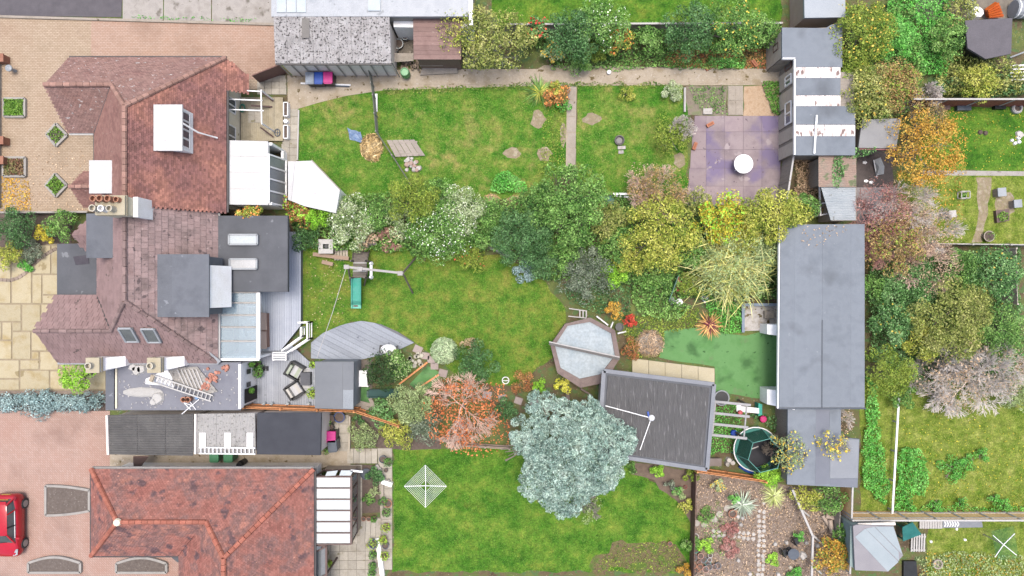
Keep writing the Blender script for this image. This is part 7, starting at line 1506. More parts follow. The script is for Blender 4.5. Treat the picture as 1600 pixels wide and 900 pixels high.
# clutter on the right-hand plots
for i, (x, y, r__) in enumerate(((1566, 300, 0), (1591, 318, 0), (1489, 334, 0))):
    c = P(x, y, .5); t = thing('bee_hive', ['grey lidded hive on the trampled ground by the soil path', 'grey lidded hive beside the low fence corner', 'small grey hive in the weedy grass under the yellow tree'][i], 'hive', (c.x, c.y, 0)); k = [.45, .42, .36][i]
    obj('box', MB().obox(c, k, k, -.02, .42, .08), WOODG, t); obj('lid', MB().obox(c, k * 1.12, k * 1.12, .42, .5, .08), GREYFRAME if i < 2 else WP, t)
cg = P(1509, 304, .4); t = thing('cage', 'white wire cage with leaves beside the soil path', 'cage', (cg.x, cg.y, 0)); mb = MB()
for sx in (-.25, .25):
    for sy in (-.2, .2): mb.bar((cg.x + sx, cg.y + sy, 0), (cg.x + sx, cg.y + sy, .4), .04)
for z_ in (.05, .4): mb.bar((cg.x - .25, cg.y - .2, z_), (cg.x + .25, cg.y - .2, z_), .04).bar((cg.x - .25, cg.y + .2, z_), (cg.x + .25, cg.y + .2, z_), .04).bar((cg.x - .25, cg.y - .2, z_), (cg.x - .25, cg.y + .2, z_), .04).bar((cg.x + .25, cg.y - .2, z_), (cg.x + .25, cg.y + .2, z_), .04)
obj('frame', mb, WP, t); V, F = clump_leaves((cg.x, cg.y, .15), (.2, .15, .15), 60, .1, .6); npmesh('leaves', V, F, FERN, t)
pot('round stone tub of leaves at the end of the soil path', 1546, 369, .32, .3, CONC, GRN, bushy=.8); bx = thing('planter_box', 'dark wooden planter box by the dirt patch', 'planter', P(1562, 336)); q = PP([(1556, 329), (1577, 326), (1577, 345), (1558, 348)], .25); obj('box', MB().prism([(p.x, p.y) for p in q], -.02, .25), BROWN, bx); V, F = clump_leaves((q[0].x + .4, q[0].y - .35, .28), (.35, .3, .1), 120, .1, .6); npmesh('leaves', V, F, GRN, bx)
ring_ = P(1592, 168, .3); t = thing('tyre_planter', 'white ringed tyre planter below the red-brown fence', 'planter', (ring_.x, ring_.y, 0)); obj('ring', MB().lathe(ring_, [(.3, 0), (.33, .2), (.28, .27), (.2, .25), (.19, .1)], 18), WP, t); obj('soil', MB().lathe(ring_, [(.18, .05), (.17, .15), (.05, .17)], 12), SOIL, t)
for i, (x0, x1, y) in enumerate(((1496, 1518, 168), (1555, 1572, 166), (1465, 1485, 167))): single('crate', MB().box(P(x0, y, .3).x, P(x0, y + 4, .3).y, 0, P(x1, y, .3).x, P(x0, y - 3, .3).y, .3), [GREYB, BLACKB, BROWN][i], ['long grey crate at the foot of the red-brown fence', 'black crate at the foot of the red-brown fence', 'brown crate at the foot of the red-brown fence'][i], 'crate')
for i, (x, y, r__, m_) in enumerate(((1592, 211, .3, STONE), (1580, 220, .12, UPVC), (1585, 224, .14, UPVC), (1591, 222, .15, UPVC), (1590, 216, .14, UPVC))): single('garden_stone', stone(P(x, y), r__, .12), m_, 'round grey stone on the bright lawn' if i == 0 else 'white pebble circling the round stone on the bright lawn', 'stone', None if i == 0 else 'white pebbles on the bright lawn')
for i, (x, y) in enumerate(((1531, 207), (1539, 208))): single('mole_hill', MB().lathe(P(x, y), [(.16, -.01), (.12, .1), (.04, .14)], 9), SOIL, 'small dark mole hill on the bright lawn', 'mole hill', 'mole hills')
pal = thing('pallet', 'pale wooden pallet beside the teal tarpaulin', 'pallet', P(1435, 848))
for i in range(6): obj('slat', MB().slab(PP([(1424 + i * 3.9, 834), (1426.4 + i * 3.9, 834), (1425.6 + i * 3.9, 862), (1423.2 + i * 3.9, 862)], .16), .03), WP, pal)
obj('bearer', MB().bar(P(1424, 838, .07), P(1446, 838, .07), .08, .12).bar(P(1423, 859, .07), P(1445, 859, .07), .08, .12), WP, pal)
single('teal_tarpaulin', MB().slab([P(1410, 824, .9), P(1426, 816, 1.0), P(1440, 835, .75), P(1411, 846, .7)], .04).bar(P(1412, 843, .7), V3(P(1412, 843, .7).x, P(1412, 843, .7).y, 0), .08).bar(P(1437, 835, .74), V3(P(1437, 835, .74).x, P(1437, 835, .74).y, 0), .08).bar(P(1424, 819, .95), V3(P(1424, 819, .95).x, P(1424, 819, .95).y, 0), .08).bar(P(1413, 825, .88), V3(P(1413, 825, .88).x, P(1413, 825, .88).y, 0), .08), plas('teal_tarp', ['#2f7d76', '#3f918a']), 'dark teal tarpaulin stretched beside the corner shed', 'tarpaulin')
lp = thing('plank_stack', 'row of pale planks along the foot of the tan panel fence', 'planks', P(1450, 822))
for i in range(9): obj('plank', MB().slab(PP([(1437 + i * 4, 813), (1440.4 + i * 4, 813), (1440.4 + i * 4, 826), (1437 + i * 4, 826)], .15 + .01 * (i % 2)), .1), WP, lp)
mt = thing('patterned_mat', 'grey mat with white arrow pattern by the tan panel fence', 'mat', P(1505, 820)); obj('mat', MB().slab(PP([(1473, 813), (1534, 813), (1536, 824), (1473, 825)], .05), .06), M('slate_mat', ['#7d8490', '#8d949f'], 2), mt)
for i in range(6): x = 1475 + i * 4; obj('arrow', MB().slab(PP([(x, 815), (x + 2, 815), (x + 4, 819), (x + 2, 823), (x, 823), (x + 2, 819)], .06), .012), UPVC, mt)
single('black_mat', MB().slab(PP([(1412, 877), (1432, 877), (1434, 905), (1412, 905)], .2), .2), BLACKB, 'dark rectangular lid beside the corner shed', 'lid'); rg = P(1466, 882, .2); single('stone_ring', MB().lathe(rg, [(.3, 0), (.3, .2), (.22, .2), (.18, .05)], 14), CONC, 'round stone ring in the weedy corner', 'ring')
for i, (x, y) in enumerate(((1454, 846), (1507, 843), (1494, 826))): single('white_scrap', stone(P(x, y), .12, .08, 5), UPVC, ['white scrap in the grass beside the pallet', 'white scrap in the grass in front of the patterned mat', 'small white post by the patterned mat'][i], 'scrap')
# yard corner, top right
for i, (x, y, r__, m_, lb) in enumerate(((1521, 22, .5, UPVC, 'crumpled white sacks beside the orange crate'), (1510, 8, .3, GREYFRAME, 'grey scrap in the yard corner'))): single('sacks', stone(P(x, y), r__, .4, 11), m_, lb, 'sacks')
wr = thing('tank', 'pale ribbed tank lying behind the dark sheet roof', 'tank', P(1595, 15)); obj('body', MB().tube([P(1583, 14, .5), P(1625, 14, .5)], .5, 14), GREYFRAME, wr)
for i in range(4): obj('rib', MB().tube([P(1585 + i * 9, 14, .5), P(1587 + i * 9, 14, .5)], .54, 14), UPVC, wr)
wt = thing('white_bench', 'white slatted garden bench under the hedge', 'bench', P(1590, 118))
for i in range(5): obj('slat', MB().bar(P(1578, 103 + i * 5.5, .45), P(1602, 102 + i * 5.5, .45), .1, .04), UPVC, wt)
for p in ((1580, 103), (1600, 102), (1580, 124), (1600, 124)): obj('leg', MB().bar(P(*p, .45), P(*p, 0), .06), UPVC, wt)
single('steel_pole', MB().tube([P(1578, 90, .3), P(1604, 80, .4)], .05, 6), GREYFRAME, 'grey pole lying above the white slatted bench', 'pole')
# junk under the willow-like bush
kr = thing('toy_cart', 'red plastic cart among the green ferny bush', 'cart', P(1063, 445)); obj('tub', MB().prism([(p.x, p.y) for p in PP([(1059, 433), (1070, 432), (1069, 456), (1057, 455)], .5)], .12, .5), plas('cart_red', ['#c23a34', '#d04a42']), kr); obj('well', MB().prism([(p.x, p.y) for p in PP([(1062, 442), (1068, 442), (1067, 452), (1061, 452)], .5)], .4, .505), BLACKB, kr)
for p in ((1059, 436), (1070, 436), (1058, 453), (1069, 453)): cx_ = P(*p, .12); obj('wheel', MB().tube([cx_ - V3(.03, 0, 0), cx_ + V3(.03, 0, 0)], .12, 10), BLACKB, kr)
single('green_net_panel', MB().bar(P(1058, 430, .4), P(1044, 468, .4), .05, .8), plas('net_panel', ['#1f6a55', '#2c7a64']), 'dark green mesh panel beside the red plastic cart', 'panel'); single('grey_planks', MB().bar(P(1078, 430, .3), P(1076, 456, .2), .3, .1).bar(P(1072, 430, .4), P(1070, 460, .3), .1, .1), WOODG, 'grey planks beside the red plastic cart', 'planks')
for i, (x, y, m_) in enumerate(((1103, 467, UPVC), (1062, 472, UPVC), (1050, 470, GREYB))): single('white_board', MB().obox(P(x, y, .3), .35, .4, 0, .3, .5), m_, ['white board under the willow-like bush', 'white scrap box in the green ferny bush', 'grey scrap box in the green ferny bush'][i], 'board')
gbx = thing('wooden_gate_panel', 'old grey timber panel leaning in the shrubs above the play lawn', 'panel', P(780, 393)); obj('panel', MB().slab([P(763, 388, .3), P(769, 380, .6), P(800, 392, .5), P(796, 404, .1)], .06), WOODG, gbx); obj('rail', MB().bar(P(768, 388, .58), P(795, 399, .4), .08), WP, gbx)
for i, (x, y) in enumerate(((790, 594),)): single('wire_ball', MB().tube([V3(P(x, y).x + .2 * math.cos(a), P(x, y).y + .2 * math.sin(a), .1) for a in np.linspace(0, 6.28, 14)], .03, 5).tube([V3(P(x, y).x + .15 * math.cos(a), P(x, y).y, .12 + .15 * math.sin(a)) for a in np.linspace(0, 6.28, 12)], .025, 5), UPVC, 'white wire ornament in the flower bed below the dark round shrub', 'ornament')
# ================================================================ TREES, SHRUBS AND GROUND COVER
LM = {}
def lm(k, cols, **kw): LM[k] = leafmat('leaf_' + k, cols, **kw)
lm('mid', ['#335a24', '#558438', '#7ca850', '#a4c874']); lm('dark', ['#284a22', '#416a36', '#5c8850', '#82a870'])
lm('olive', ['#56682a', '#808e42', '#a8b05c', '#ccc884']); lm('yellowgreen', ['#64802a', '#94a23c', '#bebf54', '#e4e07c'])
lm('yellow', ['#98942c', '#c8b43a', '#e4d04c', '#8c9e3a']); lm('gold', ['#a8782a', '#cf9c3c', '#e3b95a', '#9a9440'])
lm('bright', ['#3f8a2c', '#58a83e', '#7cc45a', '#9ad67a']); lm('lime', ['#6fae26', '#92c93c', '#b4de5a'])
lm('grey', ['#4a5a44', '#66755c', '#84917a', '#a0aa94']); lm('blue', ['#6f8a8a', '#8ca8a8', '#a9c2c0', '#c2d6d2']); lm('spruce', ['#5c786e', '#8aa89c', '#b2ccbe', '#d8eadc'], nscale=.8)
lm('variegated', ['#5a7a3a', '#88a262', '#b8c894', '#e0e6c8']); lm('russet', ['#8a4a34', '#b5704a', '#c89a62', '#7d7a3a']); lm('orange', ['#b05a30', '#d07c4a', '#e69c6c', '#c0683c'])
lm('red', ['#a02a24', '#cc443a', '#e06a50']); lm('bronze', ['#8a6a40', '#b08e58', '#ccae78', '#7f8a48']); lm('pinkbare', ['#9a5f58', '#b8837a', '#c9a096']); lm('conifer', ['#22381c', '#344f28', '#466636'], nscale=2)
lm('sage', ['#7a8f58', '#98ab72', '#b8c690']); lm('moss', ['#5c7a26', '#829838', '#a8b450', '#6a8834']); lm('ivy', ['#315a28', '#4f7f40', '#74a45c', '#a2c488']); lm('lemon', ['#b5b52c', '#d6d648', '#e8e470']); lm('tan', ['#a48a6c', '#c4a888', '#e0c8ac'])
WB = leafmat('white_blossom', ['#e6ead8', '#f6f7ee', '#cfd8bc'], trans=0); YB = leafmat('yellow_fall', ['#d6b83a', '#e6cf62', '#c99a34'], trans=.1); OB = leafmat('orange_fall', ['#cf7a34', '#e09a54'], trans=.1)
PB_ = PALEBARK(); GREYBARK = M('silver_bark', ['#d0c6be', '#e8e0d8'], 5, k=.7); RB = M('red_twig', ['#c08a80', '#d8a89c'], 5, k=.6); OBK = M('orange_twig', ['#dcb8a4', '#f0d4c4'], 5, k=.65)
def SH(name, label, px, py, r, h, k, cat=None, **kw):
    return plant(name, label, cat or ('tree' if 'tree' in name else 'shrub'), px, py, r, h, LM[k], **kw)
# hedge and trees along the top fence
SH('tree', 'olive green tree leaning over the brown shingle shed', 772, 62, 62, 3.6, 'olive', shape=(1.05, .85), leaf=.12, bare=.25, levels=3, bark=PB_)
SH('tree', 'yellowing twiggy tree over the corner of the shingle shed', 726, 50, 42, 3.4, 'yellowgreen', bare=.72, bark=PB_, leaf=.1)
SH('tree', 'dark leafy tree in the hedge behind the long path', 893, 58, 44, 3.2, 'dark', leaf=.1, bare=0)
SH('tree', 'dappled tree with pale green shoots in the hedge', 942, 42, 44, 3.4, 'mid', leaf=.1, flower=(WB, 110, .07))
SH('shrub', 'autumn tinted shrub with yellow and orange leaves in the hedge', 965, 64, 22, 2.2, 'yellowgreen', flower=(OB, 160, .12))
SH('tree', 'dense deep green tree in the hedge above the bare bed', 1078, 48, 42, 3.2, 'dark', leaf=.1)
SH('tree', 'mid green tree in the hedge closest to the shed window', 1142, 46, 46, 3.2, 'mid', leaf=.1, flower=(YB, 120, .1)); SH('shrub', 'small leafy shrub at the corner of the patched shed', 1192, 48, 24, 2.4, 'mid', leaf=.1)
SH('shrub', 'ivy clad shrub with red berries beside the white post', 838, 48, 20, 2.0, 'ivy', flower=(LM['red'], 60, .12)); SH('shrub', 'cream flowering shrub by the path', 862, 84, 17, 1.3, 'variegated', flower=(YB, 120, .1)); SH('shrub', 'mossy green rounded shrub above the path', 932, 84, 17, 1.3, 'moss', leaf=.07)
SH('shrub', 'bushy green shrub between the two hedge trees', 1015, 62, 24, 2.0, 'mid', leaf=.1); SH('shrub', 'deep green shrub filling the hedge gap', 910, 96, 20, 1.2, 'mid', leaf=.09)
mass('ground_cover', 'low leafy growth along the upper edge of the long path', 'weeds', [(855, 88), (1010, 84), (1060, 94), (1165, 90), (1165, 108), (1060, 108), (860, 110)], .4, LM['mid'], .1, 1.6)
mass('ground_cover', 'bright weeds beside the orange bricks above the path', 'weeds', [(1105, 88), (1165, 96), (1162, 110), (1105, 110)], .4, LM['bright'], .1, 2)
litter('fallen_leaves', 'brown fallen leaves on the bare bed under the hedge', 'leaves', [(1040, 80), (1218, 75), (1218, 108), (1040, 106)], LM['russet'], 1600, .1)
# lawn edge plants
rosette('clump', 'strappy green clump at the path corner', 'plant', 843, 143, 27, .9, LM['mid'], 110, .05, .6, m2=LM['yellowgreen']); SH('shrub', 'orange flowering clump at the path junction', 868, 150, 20, .8, 'russet', flower=(OB, 120, .1), leaf=.09); SH('shrub', 'small yellow flower clump at the path junction', 868, 138, 12, .9, 'yellowgreen', leaf=.08); SH('shrub', 'bluish green weed clump by the narrow path', 880, 163, 12, .6, 'bright', leaf=.08)
SH('shrub', 'small golden shrub on the dry lawn below the path', 979, 146, 13, .6, 'yellowgreen', leaf=.07); SH('shrub', 'pale variegated shrub on the dry lawn by the soil bed', 1050, 143, 17, .7, 'variegated', leaf=.07)
SH('shrub', 'olive shrub under the silvery twigs by the purple patio', 1050, 212, 30, 1.4, 'moss', leaf=.09, bare=.3, bark=PB_); SH('shrub', 'silvery bare twigs on the corner of the purple patio', 1070, 198, 20, 1.6, 'grey', bare=1, bark=GREYBARK, twig=.8)
mass('nettle_patch', 'bright green nettle patch on the patchy lawn', 'nettles', [(772, 268), (790, 264), (822, 282), (828, 300), (800, 303), (766, 300), (768, 284)], .6, LM['bright'], .1, 3)
mass('ground_cover', 'weeds in the soil bed left of the stepping path', 'weeds', [(1072, 136), (1133, 136), (1133, 178), (1095, 176)], .25, LM['mid'], .08, .7)
mass('ground_cover', 'weeds at the foot of the narrow path', 'weeds', [(850, 170), (884, 160), (884, 270), (840, 275)], .2, LM['moss'], .08, .5)
# belt of shrubs between the two gardens
SH('shrub', 'red and green leaved shrub by the white shelter', 470, 325, 27, 2.0, 'russet', flower=(LM['lime'], 300, .1)); SH('shrub', 'lime green climber beside the white shelter roof', 497, 338, 20, 2.0, 'lime', leaf=.09); SH('shrub', 'trailing yellow and orange climber hanging over the grey extension roof', 397, 333, 17, 3.4, 'yellowgreen', leaf=.09, shape=(1.5, .45), flower=(OB, 60, .1))
SH('shrub', 'variegated white flowering shrub above the play table', 548, 350, 40, 1.9, 'variegated', leaf=.09, flower=(WB, 120, .07)); SH('shrub', 'dark leafy shrub behind the play table', 478, 375, 20, 1.2, 'dark', leaf=.09); SH('shrub', 'tan twiggy shrub by the climbing frame', 572, 370, 20, 1.3, 'tan', bare=.5, bark=PB_)
SH('tree', 'bushy olive-green tree beside the wire mesh fence', 648, 312, 40, 2.8, 'moss', leaf=.1); SH('shrub', 'bare brown twiggy bush beside the blossom shrub', 610, 372, 20, 1.3, 'tan', bare=.9, bark=RB, twig=.7)
SH('shrub', 'large shrub covered in white blossom above the play lawn', 690, 358, 52, 2.4, 'mid', leaf=.1, flower=(WB, 420, .07), shape=(1.05, .9)); SH('shrub', 'pale blossom shrub beneath the nettle patch', 722, 330, 40, 2.2, 'variegated', leaf=.09, flower=(WB, 140, .07)); SH('shrub', 'bright green rounded shrub at the lawn edge with red centre', 735, 400, 23, 1.2, 'moss', leaf=.08, flower=(LM['red'], 20, .08)); SH('shrub', 'mid green shrub under the cuttings heaps', 770, 340, 30, 1.8, 'mid', leaf=.09)
SH('tree', 'dense dark green tree overhanging the play lawn', 818, 372, 52, 3.2, 'dark', leaf=.09, shape=(1, .9)); SH('shrub', 'small blue-grey conifer at the lawn edge', 820, 424, 19, .8, 'blue', leaf=.08)
SH('tree', 'big fresh green tree in the middle of the shrub belt', 890, 318, 66, 4.0, 'mid', leaf=.12, shape=(.95, 1)); SH('shrub', 'grey-green feathery shrub beside the pool path', 916, 428, 42, 1.9, 'grey', leaf=.09, bare=.1)
SH('tree', 'tall yellow-green tree in the shrub belt', 1032, 366, 62, 3.8, 'yellowgreen', leaf=.11); SH('tree', 'brown twiggy half bare tree above the yellow-green tree', 1030, 302, 46, 3.0, 'bronze', bare=.68, bark=OBK, twig=.6, leaf=.09); SH('shrub', 'green shrub between the fresh green and yellow-green trees', 965, 380, 28, 2.4, 'mid')
SH('tree', 'golden yellow tree at the foot of the purple patio', 1128, 342, 42, 3.0, 'yellow', leaf=.11, flower=(LM['lime'], 500, .12)); SH('tree', 'yellow-green spreading tree beside the silvery fence', 1203, 338, 56, 3.4, 'yellowgreen', leaf=.11, shape=(1.1, .7))
t = SH('tree', 'willow-like bush with arching pale yellow-green shoots', 1145, 415, 66, 3.0, 'sage', leaf=.1, bare=.39, cover=1.6, bark=M('yellow_shoot', ['#b5ab6a', '#cfc68c'], 4))
c = P(1145, 415, 1.6); a = RNG.uniform(0, 6.283, 900); el = RNG.uniform(.15, 1.0, 900); A = np.tile(np.array([c.x, c.y, 1.2]), (900, 1)) + RNG.normal(size=(900, 3)) * np.array([.75, .7, .3]); V, F = strips(A, np.stack([np.cos(a), np.sin(a), el], 1), 2.0, .07, .6, 4); npmesh('shoots', V, F, leafmat('shoot', ['#a4aa4c', '#d0cc74', '#f0eaa8', '#8aa048'], trans=.2), t)
mass('ferny_mass', 'ferny green undergrowth around the red plastic cart', 'undergrowth', [(985, 425), (1050, 425), (1050, 460), (1075, 480), (1060, 500), (1005, 495), (985, 470)], 1.1, LM['mid'], .11, 2.6); mass('ground_cover', 'bright green ground cover beside the blue framed sandpit', 'ground cover', [(1095, 470), (1160, 468), (1160, 518), (1128, 520), (1110, 500)], .6, LM['bright'], .1, 2.2); mass('ground_cover', 'mixed weeds between the pool and the synthetic lawn', 'weeds', [(985, 495), (1090, 480), (1100, 512), (1040, 516), (1030, 556), (985, 558), (975, 520)], .35, LM['moss'], .09, 1.3)
mass('ground_cover', 'low weeds under the shrub belt above the pool', 'weeds', [(880, 445), (985, 430), (985, 495), (925, 492), (890, 470)], .4, LM['dark'], .1, 1.2); mass('ground_cover', 'leafy undergrowth filling the shrub belt', 'undergrowth', [(450, 318), (640, 300), (760, 318), (900, 300), (1060, 310), (1215, 345), (1215, 465), (1090, 470), (960, 440), (850, 440), (790, 395), (640, 395), (470, 390)], 1.3, LM['mid'], .12, 2.0)
SH('shrub', 'small yellow leaved sapling by the pool', 958, 487, 15, 1.1, 'gold', bare=.3, leaf=.09); SH('shrub', 'small fiery red shrub beside the black bucket', 984, 500, 11, .8, 'red', leaf=.08); SH('shrub', 'reddish seedheads below the black bucket', 985, 548, 17, .7, 'russet', bare=.4, leaf=.08); mound('twig_heap', 'brown heap of dead twigs beside the synthetic lawn', 'heap', 1014, 536, 23, 22, .5, M('dead_twig_base', ['#8a7a68', '#a8967f'], 4, bump=.8), LM['tan'], 900, .22)
rosette('spiky_plant', 'spiky burgundy and gold rosette plant at the synthetic lawn edge', 'plant', 1110, 508, 21, .9, leafmat('spike_gold', ['#b58a4a', '#d6b06a', '#c99a6a'], 2, 0), 110, .07, .35, m2=leafmat('spike_purple', ['#5a2a38', '#7a3a48', '#6a3a30'], 2, 0))
# pool side and orange tree
SH('shrub', 'lemon yellow shrub beside the pool', 879, 600, 14, .8, 'lemon', leaf=.08); SH('shrub', 'lime green ball shrub beside the stepping stones', 843, 603, 12, .8, 'lime', leaf=.07); SH('shrub', 'dying orange and brown perennial by the stepping stones', 818, 597, 19, .7, 'russet', bare=.3, leaf=.08); SH('shrub', 'dark low shrub between the stepping stones and the blue tree', 790, 640, 18, .7, 'dark', leaf=.08)
def ball(t, c, r): pass
tb_ = thing('topiary', 'pale variegated clipped dome beside the dark round shrub', 'shrub', P(693, 549)); c = P(693, 549, .9); rb_ = L(21, .9); V, F = clump_leaves((c.x, c.y, .55), (rb_, rb_, .75), 5200, .07, .7); V[:, 2] = np.maximum(V[:, 2], .03); npmesh('foliage', V, F, leafmat('variegated_dome', ['#9ab58a', '#b8cc9e', '#d8e2bc', '#86a574'], 3), tb_); obj('stem', MB().lathe(c, [(.12, -.03), (.1, .3), (.3, .7)], 8), BARK(), tb_)
SH('shrub', 'dark round shrub with fine leaves next to the pale clipped dome', 742, 568, 34, 1.8, 'dark', leaf=.09, clumps=14); SH('shrub', 'dry brown flower heads behind the dark round shrub', 735, 540, 14, .9, 'tan', bare=.4, leaf=.07)
t = SH('orange_tree', 'autumn tree with orange leaves and pale bare branches', 722, 642, 60, 3.0, 'orange', cat='tree', bare=.7, bark=OBK, twig=1.1, levels=2, leaf=.12, shape=(1.05, 1), cover=2.3)
litter('fallen_leaves', 'orange leaves fallen under the autumn tree', 'leaves', [(660, 640), (700, 590), (790, 600), (800, 690), (760, 715), (690, 705)], LM['orange'], 900, .1)
SH('conifer', 'dark feathery conifer behind the summer house', 600, 580, 29, 1.9, 'conifer', cat='shrub', leaf=.1); SH('shrub', 'round fresh green shrub beside the fan-shaped deck', 622, 570, 23, 1.6, 'mid', leaf=.09, flower=(LM['sage'], 300, .08)); SH('shrub', 'rich green shrub at the bend of the orange fence', 598, 645, 23, 1.3, 'ivy', leaf=.11); SH('tree', 'tall pale green shrub by the orange tree', 645, 628, 34, 2.4, 'sage', leaf=.09); SH('shrub', 'yellow-green shrub beside the soil bed', 622, 678, 24, 1.5, 'yellowgreen', leaf=.09); SH('shrub', 'grey-green shrub between the pale shrub and the orange tree', 668, 665, 27, 1.9, 'grey', leaf=.09); SH('shrub', 'airy light green shrub alone in the dark soil bed', 568, 682, 22, .9, 'sage', leaf=.08, bare=.1); SH('shrub', 'small dark weed cluster beside the orange fence', 560, 655, 10, .4, 'dark', leaf=.08)
# the big blue tree
bs = thing('blue_tree', 'large silvery blue-green tree overhanging the lush lawn', 'tree', P(893, 716)); C0 = P(893, 712, 4.2); rr_ = L(96, 4.2)
segs, tips = grow(V3(C0.x, C0.y, -.05), 6.0, 2.0, 2, .16, (5, 7), .5, .5); V, F = sticks(segs, 5); npmesh('trunk', V, F, BARK(), bs); parts = []
for i in range(430):
    if random.random() < .1: continue
    a_ = i * 2.39996; q_ = math.sqrt((i + .5) / 430); lob = 1 + .13 * math.sin(3 * a_ + 1) + .09 * math.sin(7 * a_) + random.uniform(-.05, .09); x_, y_ = C0.x + math.cos(a_) * q_ * rr_ * .93 * lob, C0.y + math.sin(a_) * q_ * rr_ * .93 * lob; z_ = 1.6 + 4.4 * math.sqrt(max(0, 1 - q_ * q_ * .95)) * random.uniform(.78, 1.06); s_ = random.uniform(.16, .36)
    parts.append(clump_leaves((x_, y_, z_), (s_, s_, s_ * .7), int(170 * s_ / .25), .105, .4))
V, F = merge(parts); npmesh('crown', V, F, LM['spruce'], bs)
# hanging shoots below the blue tree
SH('shrub', 'straggling pale shoots hanging from the big blue tree onto the lawn', 917, 795, 22, 1.6, 'sage', bare=.75, bark=PB_, leaf=.09)
# lush lawn border and bark garden
for x, y, r_, k, lb in ((1028, 735, 12, 'lime', 'lime green low shrub at the back of the soil border'), (1062, 770, 10, 'sage', 'pale low shrub in the soil border under the garden room'), (1080, 742, 12, 'moss', 'green shrub at the top of the dark brown fence'), (1048, 757, 9, 'grey', 'grey-green tuft in the soil border'), (1072, 790, 12, 'yellowgreen', 'yellowish tuft beside the dark brown fence'), (1078, 850, 14, 'mid', 'green shrub at the fence beside the dug plot'), (1058, 766, 8, 'bright', 'small bright seedling in the soil border'), (1070, 890, 12, 'gold', 'golden dry shrub at the end of the dark brown fence'), (985, 728, 11, 'mid', 'green tuft at the corner of the garden room')): SH('shrub', lb, x, y, r_, .6, k, leaf=.08)
pot('small terracotta pot at the edge of the dug plot', 1047, 850, .14, .2, TERRA, None); pot('small red pot in the soil border', 1071, 761, .1, .15, plas('pot_red', '#c0453a'), None)
SH('shrub', 'cream variegated shrub in the bark garden', 1121, 757, 11, .7, 'variegated', leaf=.08, flower=(YB, 60, .07)); rosette('fan_plant', 'silvery fan-leaved plant in the bark garden', 'plant', 1162, 790, 22, 1.0, leafmat('silver_fan', ['#93a58c', '#b5c4ae', '#d0dac8'], 2), 90, .08, .5); rosette('sword_plant', 'pale yellow sword-leaved plant below the extension', 'plant', 1211, 776, 19, .9, leafmat('pale_sword', ['#a8b562', '#c9d28a', '#e0e4b0'], 2), 100, .06, .5); SH('shrub', 'bright green shrub beside the silvery fan plant', 1146, 778, 9, .7, 'bright', leaf=.08); SH('shrub', 'small green shrub by the crowd of pots', 1102, 852, 14, .5, 'lime', leaf=.08); SH('shrub', 'leafy green weed by the round slabs', 1102, 805, 14, .3, 'mid', leaf=.07, bare=.2); SH('shrub', 'dark red low plants in the paving row', 1140, 826, 14, .3, 'pinkbare', leaf=.07); SH('shrub', 'dark red low plants under the paving row', 1140, 858, 16, .3, 'pinkbare', leaf=.07); SH('shrub', 'green plant beside the bistro chair', 1248, 837, 9, .6, 'bright', leaf=.08); SH('shrub', 'green tuft between stone path and slate table', 1207, 873, 11, .3, 'lime', leaf=.07); SH('shrub', 'green tuft at the foot of the bark garden', 1245, 898, 13, .4, 'bright', leaf=.08)
SH('shrub', 'green shrub under the extension wall', 1262, 778, 22, 1.2, 'yellowgreen', leaf=.1); SH('shrub', 'fresh green bushy shrub between extension and plank screen', 1298, 778, 26, 1.4, 'mid', leaf=.1); SH('shrub', 'yellow leaved bush beside the white topped fence', 1303, 868, 30, 1.5, 'gold', leaf=.1, flower=(LM['moss'], 300, .1)); SH('shrub', 'green bush above the yellow leaved bush', 1316, 835, 18, 1.2, 'mid', leaf=.1)
SH('hedge', 'bright lime hedge between the trampoline and the extension', 1204, 742, 24, 1.2, 'lime', cat='shrub', leaf=.09, shape=(1, .7)); SH('tree', 'straggling tree with cream leaves over the trampoline and the grey extension', 1230, 704, 31, 3.0, 'sage', bare=.55, leaf=.1, flower=(YB, 160, .09), bark=BARK()); SH('tree', 'thin yellow and green shoots over the grey extension roof', 1297, 690, 24, 3.4, 'yellowgreen', bare=.8, leaf=.09, flower=(YB, 90, .12), rootpx=(1325, 690), bark=GREYBARK); mass('ground_cover', 'weeds under the timber play frame', 'weeds', [(1112, 632), (1165, 634), (1150, 700), (1108, 712)], .25, LM['bright'], .08, 1.3); mass('ground_cover', 'leafy weeds beside the toy slide', 'weeds', [(1165, 650), (1225, 645), (1228, 690), (1205, 670)], .4, LM['dark'], .1, 1.5)
# front gardens on the left
SH('shrub', 'dark evergreen shrub in the front bed', 24, 358, 32, 1.6, 'dark', leaf=.08); SH('shrub', 'golden rounded shrub in the front bed', 70, 366, 16, 1.2, 'yellow', leaf=.08); SH('shrub', 'glossy dark green shrub against the low timber fence', 95, 352, 24, 1.5, 'mid', leaf=.09); SH('shrub', 'yellow-green shrub at the brick edging', 14, 400, 21, 1.0, 'yellowgreen', leaf=.08); SH('shrub', 'grey-green low shrub in the front bed', 50, 392, 18, .7, 'grey', leaf=.08); SH('shrub', 'fresh green groundcover shrub by the curved edging', 40, 412, 13, .4, 'bright', leaf=.07)
SH('shrub', 'bushy yellow-green conifer at the foot of the white chimney', 124, 588, 27, 2.2, 'lime', leaf=.1)
for x, r_, lb in ((12, 22, 'blue juniper at the street end of the front bed'), (62, 32, 'widest blue juniper of the front bed'), (108, 20, 'low blue juniper between two larger ones'), (140, 22, 'blue juniper beside the yellow-green conifer')): SH('juniper', lb, x, 630, r_, .7, 'blue', cat='shrub', leaf=.1, shape=(1.1, .62), group='blue junipers')
